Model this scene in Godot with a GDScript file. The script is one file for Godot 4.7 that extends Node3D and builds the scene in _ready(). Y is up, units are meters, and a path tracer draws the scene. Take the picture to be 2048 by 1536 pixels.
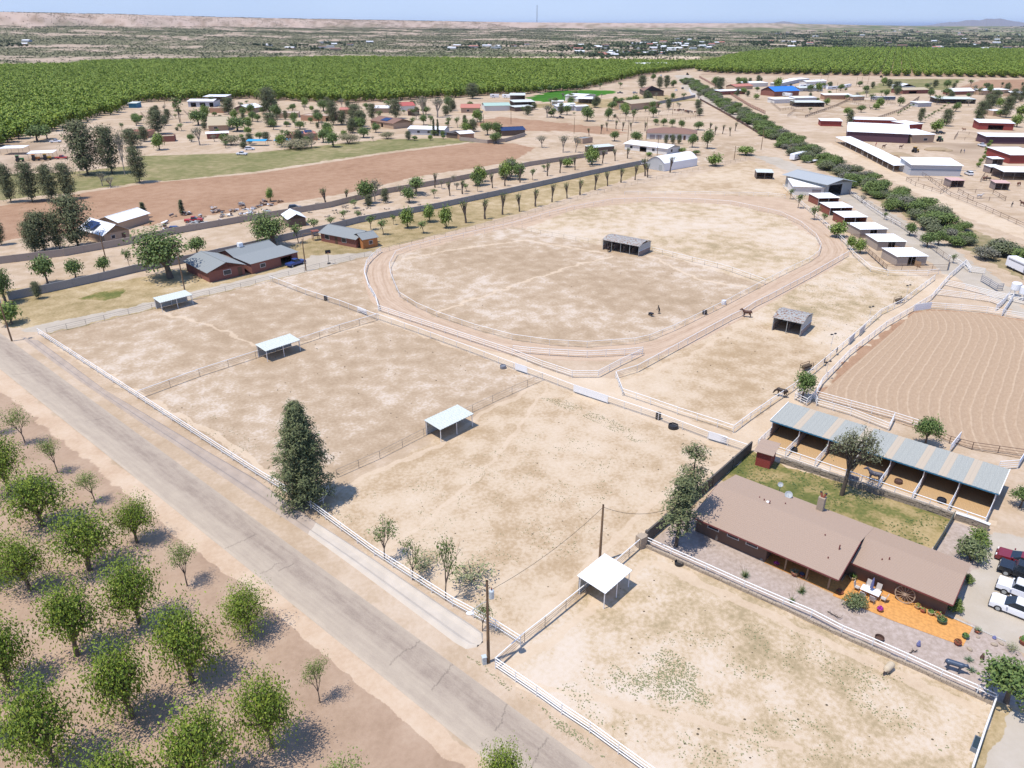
extends Node3D

var M := {}
var used := {}
var UB := BoxMesh.new()
var UC := CylinderMesh.new()
var U8 := CylinderMesh.new()
var US := SphereMesh.new()

func lin(c: Color) -> Color: return c.srgb_to_linear()

func numbered(n: String) -> String:
	var k: int = used.get(n, 0)
	used[n] = k + 1
	return n if k == 0 else "%s_%03d" % [n, k]

func put(o: Node3D, n: String, parent: Node = null) -> Node3D:
	if parent == null or parent == self:
		o.name = numbered(n); add_child(o)
	else:
		o.name = n; parent.add_child(o, true)
	return o

func tag(o: Node, label: String, cat: String, group := "") -> Node:
	o.set_meta("label", label); o.set_meta("category", cat)
	if group != "": o.set_meta("group", group)
	return o

func thing(n: String, label: String, cat: String, at := Vector3.ZERO, turn := 0.0, group := "") -> Node3D:
	var o := Node3D.new()
	put(o, n); o.position = at; o.rotation.y = turn
	return tag(o, label, cat, group)

func mesh(n: String, m: Mesh, mt: Material, parent: Node = null) -> MeshInstance3D:
	var o := MeshInstance3D.new()
	o.mesh = m; o.material_override = mt
	return put(o, n, parent)

func done(st: SurfaceTool, n: String, mt: Material, parent: Node = null) -> MeshInstance3D:
	return mesh(n, st.commit(), mt, parent)

func structure(o: Node) -> Node:
	o.set_meta("kind", "structure"); return o

func stuff(o: Node) -> Node:
	o.set_meta("kind", "stuff"); return o

func tool() -> SurfaceTool:
	var st := SurfaceTool.new(); st.begin(Mesh.PRIMITIVE_TRIANGLES); return st

# front faces run clockwise: a b c d seen clockwise from outside
func quad(st: SurfaceTool, a: Vector3, b: Vector3, c: Vector3, d: Vector3):
	var n := (c - a).cross(b - a).normalized()
	st.set_normal(n)
	for p in [a, b, c, a, c, d]:
		st.set_normal(n); st.add_vertex(p)

func tri(st: SurfaceTool, a: Vector3, b: Vector3, c: Vector3):
	var n := (c - a).cross(b - a).normalized()
	for p in [a, b, c]:
		st.set_normal(n); st.add_vertex(p)

# a solid from a bottom ring and a top ring (any planar polygons, same count, clockwise from above)
func prism(st: SurfaceTool, lo: Array, hi: Array):
	var n := lo.size()
	for i in n:
		var j := (i + 1) % n
		quad(st, lo[j], hi[j], hi[i], lo[i])
	for i in range(1, n - 1):
		tri(st, hi[0], hi[i], hi[i + 1])
		tri(st, lo[0], lo[i + 1], lo[i])

func slab(st: SurfaceTool, a: Vector3, b: Vector3, c: Vector3, d: Vector3, th: float):
	var n := Vector3(0, -th, 0)
	prism(st, [a + n, b + n, c + n, d + n], [a, b, c, d])

func box(parent: Node, n: String, mt: Material, c: Vector3, s: Vector3, rot := Vector3.ZERO) -> MeshInstance3D:
	var o := MeshInstance3D.new()
	o.mesh = UB; o.material_override = mt
	put(o, n, parent)
	o.position = c; o.rotation = rot; o.scale = s
	return o

func bar_xform(a: Vector3, b: Vector3, r: float, r2 := -1.0) -> Transform3D:
	var d := b - a
	var y := d.normalized()
	var x := y.cross(Vector3(0.31, 0.12, 0.94)).normalized()
	if absf(y.y) > 0.999: x = Vector3(1, 0, 0)
	var z := x.cross(y)
	if r2 < 0: r2 = r
	return Transform3D(Basis(x * r, d, z * r2), (a + b) / 2)

func bar(parent: Node, n: String, mt: Material, a: Vector3, b: Vector3, r: float, eight := false) -> MeshInstance3D:
	var o := MeshInstance3D.new()
	o.mesh = U8 if eight else UC
	o.material_override = mt
	put(o, n, parent)
	o.transform = bar_xform(a, b, r)
	return o

func ball(parent: Node, n: String, mt: Material, c: Vector3, s: Vector3) -> MeshInstance3D:
	var o := MeshInstance3D.new()
	o.mesh = US; o.material_override = mt
	put(o, n, parent)
	o.position = c; o.scale = s
	return o

func tube(st: SurfaceTool, a: Vector3, b: Vector3, ra: float, rb: float, sides := 6):
	var y := (b - a).normalized()
	var x := y.cross(Vector3(0.23, 0.31, 0.92)).normalized()
	var z := x.cross(y)
	for i in sides:
		var t0 := TAU * i / sides
		var t1 := TAU * (i + 1) / sides
		var d0 := x * cos(t0) + z * sin(t0)
		var d1 := x * cos(t1) + z * sin(t1)
		var pa := a + d0 * ra; var pb := a + d1 * ra; var pc := b + d1 * rb; var pd := b + d0 * rb
		for q in [[pa, d0], [pb, d1], [pc, d1], [pa, d0], [pc, d1], [pd, d0]]:
			st.set_normal(q[1]); st.add_vertex(q[0])

# profile of (radius, y) pairs turned about y
func lathe(prof: Array, sides := 14) -> ArrayMesh:
	var st := tool()
	for k in prof.size() - 1:
		var p: Vector2 = prof[k]; var q: Vector2 = prof[k + 1]
		var e := q - p
		for i in sides:
			var t0 := TAU * i / sides; var t1 := TAU * (i + 1) / sides
			var u0 := Vector3(cos(t0), 0, sin(t0)); var u1 := Vector3(cos(t1), 0, sin(t1))
			var n0 := (u0 * e.y - Vector3(0, e.x, 0)).normalized(); var n1 := (u1 * e.y - Vector3(0, e.x, 0)).normalized()
			var a := u0 * p.x + Vector3(0, p.y, 0); var b := u1 * p.x + Vector3(0, p.y, 0)
			var c := u1 * q.x + Vector3(0, q.y, 0); var d := u0 * q.x + Vector3(0, q.y, 0)
			for v in [[a, n0], [b, n1], [c, n1], [a, n0], [c, n1], [d, n0]]:
				st.set_normal(v[1]); st.add_vertex(v[0])
	return st.commit()

# flat list of x, z pairs in metres -> points
func P(f: Array) -> Array:
	var o := []
	for i in range(0, f.size(), 2): o.append(Vector2(f[i], f[i + 1]))
	return o

func yaw(a: Vector2, b: Vector2) -> float: return atan2(-(b.y - a.y), b.x - a.x)
func v3(p: Vector2, y := 0.0) -> Vector3: return Vector3(p.x, y, p.y)

func noise_tex(seed_: int, freq: float, c0: Color, c1: Color, size := 256, oct := 4) -> NoiseTexture2D:
	var n := FastNoiseLite.new(); n.seed = seed_; n.frequency = freq; n.fractal_octaves = oct
	var g := Gradient.new(); g.colors = PackedColorArray([c0, c1]); g.offsets = PackedFloat32Array([0.2, 0.8])
	var t := NoiseTexture2D.new(); t.width = size; t.height = size; t.seamless = true; t.noise = n; t.color_ramp = g
	return t

# c is a linear base colour; var_ how far the grain goes either way; tile metres per repeat
func mat(n: String, c: Color, rough := 0.8, metal := 0.0, var_ := 0.0, tile := 2.0, freq := 0.03) -> StandardMaterial3D:
	var m := StandardMaterial3D.new()
	m.albedo_color = c.linear_to_srgb(); m.roughness = rough; m.metallic = metal
	if var_ > 0:
		m.albedo_color = Color.WHITE
		m.albedo_texture = noise_tex(n.hash() % 9999, freq, (c * (1.0 - var_)).linear_to_srgb(), (c * (1.0 + var_)).clamp().linear_to_srgb())
		m.uv1_triplanar = true; m.uv1_world_triplanar = true; m.uv1_scale = Vector3.ONE / tile
	M[n] = m
	return m

func leaf_mat(n: String) -> StandardMaterial3D:
	var m := StandardMaterial3D.new()
	m.vertex_color_use_as_albedo = true; m.roughness = 0.75; m.cull_mode = BaseMaterial3D.CULL_DISABLED
	m.backlight_enabled = true; m.backlight = Color(0.34, 0.40, 0.10)
	M[n] = m
	return m

# ---------------------------------------------------------------- painted soil
# each class: stops of (position, colour) in sRGB base colour, then weights of coarse, middle and fine grain
var SOIL := [
	[[0.0, Color8(158, 136, 110)], [0.42, Color8(173, 152, 127)], [0.62, Color8(182, 162, 139)], [1.0, Color8(193, 176, 156)], 0.4, 0.4, 0.3],   # 0 bare pale dirt
	[[0.0, Color8(142, 119, 98)], [0.5, Color8(162, 138, 116)], [1.0, Color8(176, 154, 132)], 0.4, 0.4, 0.3],    # 1 orchard soil
	[[0.0, Color8(170, 143, 117)], [0.5, Color8(188, 165, 140)], [1.0, Color8(198, 179, 157)], 0.3, 0.4, 0.3],   # 2 sandy shoulder
	[[0.0, Color8(152, 131, 106)], [0.4, Color8(166, 145, 120)], [0.6, Color8(174, 154, 130)], [0.8, Color8(188, 171, 151)], [1.0, Color8(194, 180, 163)], 0.5, 0.58, 0.5],   # 3 dry paddock
	[[0.0, Color8(159, 136, 106)], [0.34, Color8(174, 152, 124)], [0.52, Color8(186, 166, 140)], [1.0, Color8(195, 177, 154)], 0.6, 0.52, 0.5],   # 4 pale paddock
	[[0.0, Color8(166, 142, 119)], [0.5, Color8(182, 159, 135)], [1.0, Color8(193, 172, 151)], 0.4, 0.4, 0.3],   # 5 track dirt
	[[0.0, Color8(88, 94, 52)], [0.4, Color8(108, 108, 62)], [0.6, Color8(136, 122, 80)], [1.0, Color8(166, 145, 106)], 0.9, 0.7, 0.5],   # 6 lawn
	[[0.0, Color8(128, 114, 78)], [0.5, Color8(158, 139, 104)], [0.8, Color8(174, 154, 120)], [1.0, Color8(184, 167, 140)], 0.55, 0.5, 0.5],   # 7 straw lawn
	[[0.0, Color8(136, 105, 82)], [0.5, Color8(156, 125, 100)], [1.0, Color8(170, 141, 116)], 0.35, 0.35, 0.45],   # 8 ploughed soil
	[[0.0, Color8(150, 135, 122)], [0.5, Color8(167, 151, 139)], [1.0, Color8(180, 166, 156)], 0.15, 0.25, 0.9],   # 9 pinkish gravel
	[[0.0, Color8(156, 145, 129)], [0.5, Color8(172, 161, 145)], [1.0, Color8(182, 172, 158)], 0.5, 0.4, 0.2],   # 10 concrete and caliche drive
	[[0.0, Color8(176, 154, 127)], [0.5, Color8(191, 171, 146)], [1.0, Color8(199, 182, 160)], 0.4, 0.4, 0.3],   # 11 sandy lane
	[[0.0, Color8(104, 106, 66)], [0.5, Color8(128, 122, 84)], [1.0, Color8(158, 142, 110)], 0.55, 0.5, 0.4],   # 12 olive grass
	[[0.0, Color8(52, 92, 30)], [0.5, Color8(64, 108, 36)], [1.0, Color8(86, 120, 50)], 0.5, 0.4, 0.3],   # 13 irrigated green
	[[0.0, Color8(152, 135, 105)], [0.26, Color8(172, 152, 122)], [0.46, Color8(187, 167, 141)], [0.65, Color8(193, 176, 154)], [1.0, Color8(198, 183, 165)], 0.6, 0.5, 0.5],   # 14 weedy white sand
	[[0.0, Color8(108, 106, 72)], [0.5, Color8(142, 128, 98)], [1.0, Color8(172, 152, 124)], 0.6, 0.5, 0.4],   # 15 scrub
]

func soil_noise(seed_: int, wave: float, at: Vector2, mpp: float, w: int, h: int, down: int, oct: int) -> PackedByteArray:
	var n := FastNoiseLite.new()
	n.seed = seed_; n.noise_type = FastNoiseLite.TYPE_SIMPLEX_SMOOTH; n.fractal_octaves = oct
	n.frequency = mpp * down / wave
	n.offset = Vector3(at.x / (mpp * down), at.y / (mpp * down), 0)
	var im := n.get_image(w / down, h / down, false, false, false)
	im.convert(Image.FORMAT_L8)
	if down > 1: im.resize(w, h, Image.INTERPOLATE_CUBIC)
	return im.get_data()

func fill_class(cl: PackedByteArray, w: int, h: int, at: Vector2, mpp: float, poly: PackedVector2Array, k: int) -> PackedByteArray:
	var y0 := h; var y1 := 0
	var n := poly.size()
	for p in poly:
		var fy := (p.y - at.y) / mpp
		y0 = mini(y0, floori(fy)); y1 = maxi(y1, ceili(fy))
	y0 = maxi(y0, 0); y1 = mini(y1, h)
	for y in range(y0, y1):
		var yy := at.y + (y + 0.5) * mpp
		var xs := []
		for i in n:
			var a := poly[i]; var b := poly[(i + 1) % n]
			if (a.y <= yy) != (b.y <= yy):
				xs.append((a.x + (yy - a.y) / (b.y - a.y) * (b.x - a.x) - at.x) / mpp)
		xs.sort()
		for i in range(0, xs.size() - 1, 2):
			var r := y * w
			for x in range(clampi(roundi(xs[i]), 0, w), clampi(roundi(xs[i + 1]), 0, w)):
				cl[r + x] = k
	return cl

func paint(at: Vector2, size: Vector2, w: int, h: int, polys: Array, base: int, jitter: int, seed_: int) -> ImageTexture:
	var mpp := size.x / w
	var cl := PackedByteArray(); cl.resize(w * h); cl.fill(base)
	for p in polys: cl = fill_class(cl, w, h, at, mpp, PackedVector2Array(p[1]), p[0])
	var na := soil_noise(11, maxf(34.0, mpp * 40), at, mpp, w, h, 4, 4)
	var nb := soil_noise(12, maxf(5.0, mpp * 9), at, mpp, w, h, 2, 5)
	var nd := soil_noise(14, maxf(5.0, mpp * 8), at, mpp, w, h, 4, 2)
	var tn := FastNoiseLite.new(); tn.seed = 15; tn.frequency = mpp / maxf(0.7, mpp * 2.5); tn.fractal_octaves = 3
	var ti := tn.get_seamless_image(512, 512); ti.convert(Image.FORMAT_L8)
	var tile := ti.get_data()
	var fw := 256
	var rng := RandomNumberGenerator.new(); rng.seed = seed_
	var fine := PackedByteArray(); fine.resize(fw * fw)
	for i in fw * fw: fine[i] = (rng.randi() % 128 + rng.randi() % 128)
	var ramp := PackedByteArray(); ramp.resize(SOIL.size() * 256 * 3)
	var wa := PackedFloat32Array(); var wb := PackedFloat32Array(); var wc := PackedFloat32Array()
	for k in SOIL.size():
		var s: Array = SOIL[k]
		var m := s.size()
		wa.append(s[m - 3]); wb.append(s[m - 2]); wc.append(s[m - 1])
		var g := Gradient.new()
		var offs := PackedFloat32Array(); var cols := PackedColorArray()
		for j in m - 3: offs.append(s[j][0]); cols.append(s[j][1])
		g.offsets = offs; g.colors = cols
		for i in 256:
			var c := g.sample(i / 255.0)
			var o := (k * 256 + i) * 3
			ramp[o] = c.r8; ramp[o + 1] = c.g8; ramp[o + 2] = c.b8
	var out := PackedByteArray(); out.resize(w * h * 3)
	var i := 0
	for y in h:
		var fy := (y * 97 + (y >> 8) * 131) % fw * fw
		for x in w:
			var xi := clampi(x + (nd[i] - 128) * jitter / 48, 0, w - 1)
			var yi := clampi(y + (nb[i] - 128) * jitter / 64, 0, h - 1)
			var k := cl[yi * w + xi]
			var f := fine[fy + ((x + (y >> 8) * 77) & 255)]
			var v := int(128 + (na[i] - 128) * wa[k] * 1.5 + (nb[i] - 128) * wb[k] * 1.7 + (f - 127) * wc[k] * 0.7 + (tile[((y & 511) << 9) + (x & 511)] - 128) * wc[k] * 1.0)
			var o := (k * 256 + clampi(v, 0, 255)) * 3
			var q := i * 3
			out[q] = ramp[o]; out[q + 1] = ramp[o + 1]; out[q + 2] = ramp[o + 2]
			i += 1
	return ImageTexture.create_from_image(Image.create_from_data(w, h, false, Image.FORMAT_RGB8, out))

func soil_mat(t: Texture2D) -> StandardMaterial3D:
	var m := StandardMaterial3D.new()
	m.albedo_texture = t; m.roughness = 1.0
	m.metallic_specular = 0.15
	return m

func sheet(n: String, poly: PackedVector2Array, y: float, mt: Material, at: Vector2, size: Vector2, parent: Node = null) -> MeshInstance3D:
	var st := tool()
	var idx := Geometry2D.triangulate_polygon(poly)
	st.set_normal(Vector3.UP)
	for t in range(0, idx.size(), 3):
		var a := poly[idx[t]]; var b := poly[idx[t + 1]]; var c := poly[idx[t + 2]]
		if (b - a).cross(c - a) < 0:
			var s := b; b = c; c = s
		for p in [a, b, c]:
			st.set_normal(Vector3.UP); st.set_uv((p - at) / size); st.add_vertex(v3(p, y))
	return done(st, n, mt, parent)

func rect_poly(at: Vector2, size: Vector2) -> PackedVector2Array:
	return PackedVector2Array([at, at + Vector2(size.x, 0), at + size, at + Vector2(0, size.y)])

# a strip between two edges; u runs across 0..1, v along in metres / vlen
func ribbon(n: String, l: Array, r: Array, y: float, mt: Material, vlen: float, crown := 0.0) -> MeshInstance3D:
	var st := tool()
	var d := 0.0
	for i in l.size() - 1:
		var a: Vector2 = l[i]; var b: Vector2 = l[i + 1]; var c: Vector2 = r[i + 1]; var e: Vector2 = r[i]
		var d2 := d + ((a + e) / 2).distance_to((b + c) / 2)
		for s in 6:
			var s0 := s / 6.0; var s1 := (s + 1) / 6.0
			var y0 := y + crown * 4 * s0 * (1 - s0); var y1 := y + crown * 4 * s1 * (1 - s1)
			var p := [[a.lerp(e, s0), Vector2(s0, d), y0], [b.lerp(c, s0), Vector2(s0, d2), y0], [b.lerp(c, s1), Vector2(s1, d2), y1], [a.lerp(e, s1), Vector2(s1, d), y1]]
			var order := [0, 1, 2, 0, 2, 3]
			if ((b - a).cross(e - a)) < 0: order = [0, 2, 1, 0, 3, 2]
			for k in order:
				st.set_normal(Vector3.UP); st.set_uv(Vector2(p[k][1].x, p[k][1].y / vlen)); st.add_vertex(v3(p[k][0], p[k][2]))
		d = d2
	return done(st, n, mt)

# streaky texture for lanes and roads: x across, y along
func streaks(w: int, h: int, seed_: int, stops: Array, ruts: Array, along: float, fine: float, cracks := 0, amp := 1.0, wander := 0.04) -> ImageTexture:
	var rng := RandomNumberGenerator.new(); rng.seed = seed_
	var n := FastNoiseLite.new(); n.seed = seed_; n.frequency = 1.0; n.fractal_octaves = 4
	var n2 := FastNoiseLite.new(); n2.seed = seed_ + 1; n2.frequency = 1.0; n2.fractal_octaves = 3
	var g := Gradient.new()
	var offs := PackedFloat32Array(); var cols := PackedColorArray()
	for s in stops: offs.append(s[0]); cols.append(s[1])
	g.offsets = offs; g.colors = cols
	var im := Image.create(w, h, false, Image.FORMAT_RGB8)
	for y in h:
		for x in w:
			var fx := float(x) / w; var fy := float(y) / h
			var v := 0.5 + (n.get_noise_2d(fx * 9, fy * along) * 0.55 + n2.get_noise_2d(fx * 3 + 40, fy * along * 4) * 0.3) * amp + rng.randf_range(-fine, fine)
			for r in ruts:
				var e: float = (fx + n2.get_noise_2d(fy * 30, 7.7) * wander - r[0]) / r[1]
				v += r[2] * exp(-e * e)
			im.set_pixel(x, y, g.sample(clampf(v, 0, 1)))
	for c in cracks:
		var y := rng.randi_range(0, h - 1); var x := rng.randf_range(0, w * 0.5); var x1 := minf(w, x + rng.randf_range(w * 0.25, w))
		var fy := float(y)
		while x < x1:
			fy += rng.randf_range(-0.35, 0.4)
			var yy := posmod(int(fy), h)
			im.set_pixel(int(x), yy, im.get_pixel(int(x), yy).darkened(0.16))
			x += 1
	return ImageTexture.create_from_image(im)

# ---------------------------------------------------------------- plants
func grow(rng: RandomNumberGenerator, st: SurfaceTool, tips: Array, p: Vector3, dir: Vector3, length: float, rad: float, lvl: int, q: Dictionary):
	var bend: Vector3 = Vector3(rng.randf_range(-1, 1), rng.randf_range(-0.2, 0.7), rng.randf_range(-1, 1)) * q.get("bend", 0.18)
	var m := p + dir * length * 0.55
	var d2 := (dir + bend).normalized()
	var e := m + d2 * length * 0.45
	var sides := 6 if lvl >= 2 else 4
	tube(st, p, m, rad, rad * 0.82, sides)
	tube(st, m, e, rad * 0.82, rad * 0.62, sides)
	if lvl == 0:
		tips.append(e); tips.append(m.lerp(e, 0.4)); return
	if lvl == 1: tips.append(m.lerp(e, 0.7))
	var n: int = q.fork[q.fork.size() - lvl]
	var az := rng.randf() * TAU
	var x := d2.cross(Vector3(0.3, 0.2, 0.93)).normalized(); var z := x.cross(d2)
	for i in n:
		var a := az + TAU * i / n + rng.randf_range(-0.4, 0.4)
		var open: float = q.open * rng.randf_range(0.6, 1.25)
		if i == n - 1 and q.get("lead", false): open *= 0.25
		var d: Vector3 = (d2 * cos(open) + (x * cos(a) + z * sin(a)) * sin(open) + Vector3(0, q.get("up", 0.12), 0)).normalized()
		grow(rng, st, tips, m.lerp(e, rng.randf_range(0.55, 1.0)), d, length * q.get("shrink", 0.72) * rng.randf_range(0.8, 1.15), rad * 0.58, lvl - 1, q)

func leaf(st: SurfaceTool, rng: RandomNumberGenerator, p: Vector3, size: float, slim: float, c: Color, out := Vector3.ZERO):
	var n := (Vector3(rng.randf_range(-1, 1), rng.randf_range(0.1, 1.7), rng.randf_range(-1, 1)) + out).normalized()
	var x := n.cross(Vector3(rng.randf_range(-1, 1), rng.randf_range(-1, 1), rng.randf_range(-1, 1))).normalized() * size
	var y := n.cross(x).normalized() * size * slim
	st.set_color(c); st.set_normal(n)
	var a := p - x; var b := p + y - n * size * 0.15; var d := p + x; var e := p - y - n * size * 0.15
	for v in [a, b, d, a, d, e]:
		st.set_color(c); st.set_normal(n); st.add_vertex(v)

func blend(rng: RandomNumberGenerator, cols: Array) -> Color:
	var c: Color = cols[rng.randi() % cols.size()]
	var d: Color = cols[rng.randi() % cols.size()]
	return c.lerp(d, rng.randf()) * rng.randf_range(0.82, 1.2)

# q: h, trunk, fork [..], open, length, rad, leaves per tip, clump radius, leaf size, slim, cols -> {wood, crown}
func tree_meshes(seed_: int, q: Dictionary) -> Dictionary:
	var rng := RandomNumberGenerator.new(); rng.seed = seed_
	var st := tool()
	var tips := []
	var rad: float = q.rad
	for s in q.get("stems", 1):
		var lean: float = q.get("lean", 0.08)
		var d := Vector3(rng.randf_range(-1, 1) * lean, 1, rng.randf_range(-1, 1) * lean).normalized()
		if q.get("stems", 1) > 1:
			var a: float = TAU * s / q.stems + rng.randf()
			d = Vector3(cos(a) * q.open * 0.6, 1, sin(a) * q.open * 0.6).normalized()
		grow(rng, st, tips, Vector3(0, -0.1, 0) + d * 0.02 * s, d, q.trunk, rad, q.fork.size(), q)
	var top := 0.0; var wide := 0.0
	for t in tips: top = maxf(top, t.y); wide = maxf(wide, Vector2(t.x, t.z).length())
	var wood := st.commit()
	var cr := tool()
	var cr_r: float = q.clump
	var total := 0
	for t in tips:
		var k: float = rng.randf_range(0.5, 1.4)
		if q.get("bare", 0.0) > rng.randf(): continue
		for i in int(q.leaves * k):
			var o := (Vector3(rng.randfn(), rng.randfn() * 0.75, rng.randfn()) * 0.55).limit_length(0.95) * cr_r * k
			leaf(cr, rng, t + o, q.leaf * rng.randf_range(0.7, 1.3), q.get("slim", 0.55), blend(rng, q.cols), o.normalized() * 0.5)
			total += 1
	if total == 0: leaf(cr, rng, tips[0], 0.03, 0.5, q.cols[0])
	return {"wood": wood, "crown": cr.commit(), "h": top + cr_r * 0.7, "w": (wide + cr_r * 0.8) * 2, "bark": q.get("bark", "bark"), "leafm": q.get("leafm", "leaf")}

# conifer: whorls of drooping boughs round a leader; shape(t) gives bough length over height
func pine_meshes(seed_: int, h: float, prof: Array, tufts: int, needles: int, nlen: float, cols: Array, start := 0.06, gappy := 0.0, tuft_r := 0.35) -> Dictionary:
	var rng := RandomNumberGenerator.new(); rng.seed = seed_
	var st := tool(); var cr := tool()
	var sway := Vector3(rng.randf_range(-1, 1), 0, rng.randf_range(-1, 1)) * h * 0.02
	tube(st, Vector3(0, -0.1, 0), sway + Vector3(0, h * 0.5, 0), h * 0.019, h * 0.012, 8)
	tube(st, sway + Vector3(0, h * 0.5, 0), Vector3(0, h * 0.97, 0), h * 0.012, 0.03, 6)
	var wide := 0.0
	for i in tufts:
		var t := start + (1 - start) * pow((i + rng.randf()) / tufts, 0.85)
		var fi := t * (prof.size() - 1); var k := mini(int(fi), prof.size() - 2)
		var r: float = lerpf(prof[k], prof[k + 1], fi - k)
		if gappy > 0 and sin(t * 31.0 + seed_) * 0.5 + 0.5 < gappy * rng.randf(): continue
		var a := rng.randf() * TAU
		r *= (0.75 + 0.25 * sin(a * 5 + t * 40)) * rng.randf_range(0.72, 1.06)
		var root := sway * (1 - absf(t - 0.5) * 2) + Vector3(0, t * h - r * 0.12, 0)
		var tip := root + Vector3(cos(a) * r, r * rng.randf_range(-0.05, 0.3), sin(a) * r)
		wide = maxf(wide, r)
		if i % 2 == 0: tube(st, root, root.lerp(tip, 0.95), 0.02 + r * 0.012, 0.012, 4)
		for s in 2:
			var c := root.lerp(tip, 1.0 - s * rng.randf_range(0.25, 0.6))
			for j in needles:
				var o := Vector3(rng.randfn(), rng.randfn() * 0.7 + 0.25, rng.randfn()) * tuft_r
				leaf(cr, rng, c + o, nlen * rng.randf_range(0.7, 1.25), 0.3, blend(rng, cols), o * 1.5 + Vector3(cos(a), 0.4, sin(a)) * 0.6)
	return {"wood": st.commit(), "crown": cr.commit(), "h": h, "w": wide * 2 + tuft_r * 2, "bark": "pine_bark", "leafm": "needle"}

# a dense shrub of leaves over a few stems
func shrub_meshes(seed_: int, w: float, h: float, n: int, size: float, slim: float, cols: Array, leafm := "leaf", lumps := 7) -> Dictionary:
	var rng := RandomNumberGenerator.new(); rng.seed = seed_
	var st := tool(); var cr := tool()
	for i in 6:
		var a := TAU * i / 6 + rng.randf()
		tube(st, Vector3(0, -0.05, 0), Vector3(cos(a) * w * 0.3, h * 0.7, sin(a) * w * 0.3), 0.03 + w * 0.006, 0.012, 4)
	var cs := []
	for i in lumps:
		var a := TAU * i / lumps + rng.randf(); var r := rng.randf_range(0.05, 0.3) * w
		cs.append([Vector3(cos(a) * r, h * rng.randf_range(0.35, 0.68), sin(a) * r), rng.randf_range(0.22, 0.36)])
	for i in n:
		var c: Array = cs[rng.randi() % cs.size()]
		var d := Vector3(rng.randfn(), rng.randfn(), rng.randfn()).normalized()
		var p: Vector3 = c[0] + d * Vector3(w * c[1], h * c[1] * 0.95, w * c[1]) * pow(rng.randf(), 0.4)
		if p.y < size * 0.5: p.y = size * rng.randf_range(0.5, 1.5)
		leaf(cr, rng, p, size * rng.randf_range(0.7, 1.3), slim, blend(rng, cols), d * 0.7)
	return {"wood": st.commit(), "crown": cr.commit(), "h": h, "w": w, "bark": "bark", "leafm": leafm}

func plant(n: String, kit: Dictionary, at: Vector2, w: float, h: float, label: String, cat: String, group: String, turn := 0.0) -> Node3D:
	var t := thing(n, label, cat, v3(at), turn, group)
	var s := Vector3(w / kit.w, h / kit.h, w / kit.w)
	var a := mesh("trunk" if cat == "tree" else "stem", kit.wood, M[kit.bark], t); a.scale = s
	var b := mesh("crown" if cat == "tree" else "foliage", kit.crown, M[kit.leafm], t); b.scale = s
	return t

func scatter(n: String, m: Mesh, mt: Material, xs: Array, label: String, cat: String) -> MultiMeshInstance3D:
	var mm := MultiMesh.new()
	mm.transform_format = MultiMesh.TRANSFORM_3D; mm.mesh = m; mm.instance_count = xs.size()
	for i in xs.size(): mm.set_instance_transform(i, xs[i])
	var o := MultiMeshInstance3D.new(); o.multimesh = mm; o.material_override = mt
	put(o, n); tag(o, label, cat); stuff(o)
	return o

func joined(kit: Dictionary) -> ArrayMesh:
	# crown and trunk as one mesh of two surfaces, for trees too far off to show parts
	var m := ArrayMesh.new()
	m.add_surface_from_arrays(Mesh.PRIMITIVE_TRIANGLES, kit.crown.surface_get_arrays(0)); m.surface_set_material(0, M[kit.leafm])
	m.add_surface_from_arrays(Mesh.PRIMITIVE_TRIANGLES, kit.wood.surface_get_arrays(0)); m.surface_set_material(1, M[kit.bark])
	return m

func inside(p: Vector2, poly: Array) -> bool: return Geometry2D.is_point_in_polygon(p, PackedVector2Array(poly))

var cam: Camera3D
var env: Environment

func _ready():
	cam = Camera3D.new(); cam.name = "camera"
	cam.position = Vector3(0, 55, 0); cam.rotation_degrees = Vector3(-25.97, 0, 0)
	cam.fov = 55.16; cam.near = 0.5; cam.far = 90000; cam.current = true
	add_child(cam)
	env = Environment.new()
	env.background_mode = Environment.BG_SKY
	var sky := Sky.new()
	var sm := ProceduralSkyMaterial.new()
	sm.sky_top_color = Color(0.40, 0.58, 0.87); sm.sky_horizon_color = Color(0.76, 0.84, 0.95); sm.sky_curve = 0.12
	sm.ground_bottom_color = Color(0.55, 0.48, 0.40); sm.ground_horizon_color = Color(0.70, 0.72, 0.75)
	sm.sun_angle_max = 1.0
	var cover := noise_tex(77, 0.012, Color(1, 1, 1, 0.0), Color(1, 1, 1, 0.28), 512, 5)
	sm.sky_cover = cover; sm.sky_cover_modulate = Color(1, 1, 1, 0.5)
	sky.sky_material = sm
	env.sky = sky
	env.tonemap_mode = Environment.TONE_MAPPER_LINEAR
	env.tonemap_exposure = 1.08
	env.fog_enabled = true; env.fog_density = 0.00002; env.fog_light_color = Color(0.74, 0.82, 0.95)
	env.sdfgi_enabled = true; env.ssao_enabled = true; env.ssil_enabled = true
	var we := WorldEnvironment.new(); we.name = "world_environment"; we.environment = env
	add_child(we)
	var sun := DirectionalLight3D.new(); sun.name = "sun"
	sun.light_energy = 1.5; sun.light_angular_distance = 0.5; sun.light_color = Color(1.0, 0.975, 0.94); sun.shadow_enabled = true
	add_child(sun)
	sun.look_at_from_position(Vector3.ZERO, Vector3(0.34, -1.0, -0.17), Vector3(0, 0, 1))
	UB.size = Vector3.ONE
	for c in [UC, U8]:
		c.top_radius = 1.0; c.bottom_radius = 1.0; c.height = 1.0; c.rings = 0
	UC.radial_segments = 6; U8.radial_segments = 12
	US.radius = 0.5; US.height = 1.0; US.radial_segments = 14; US.rings = 8
	materials()
	ground()
	far_land()
	orchards()
	build_rest()

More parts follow.
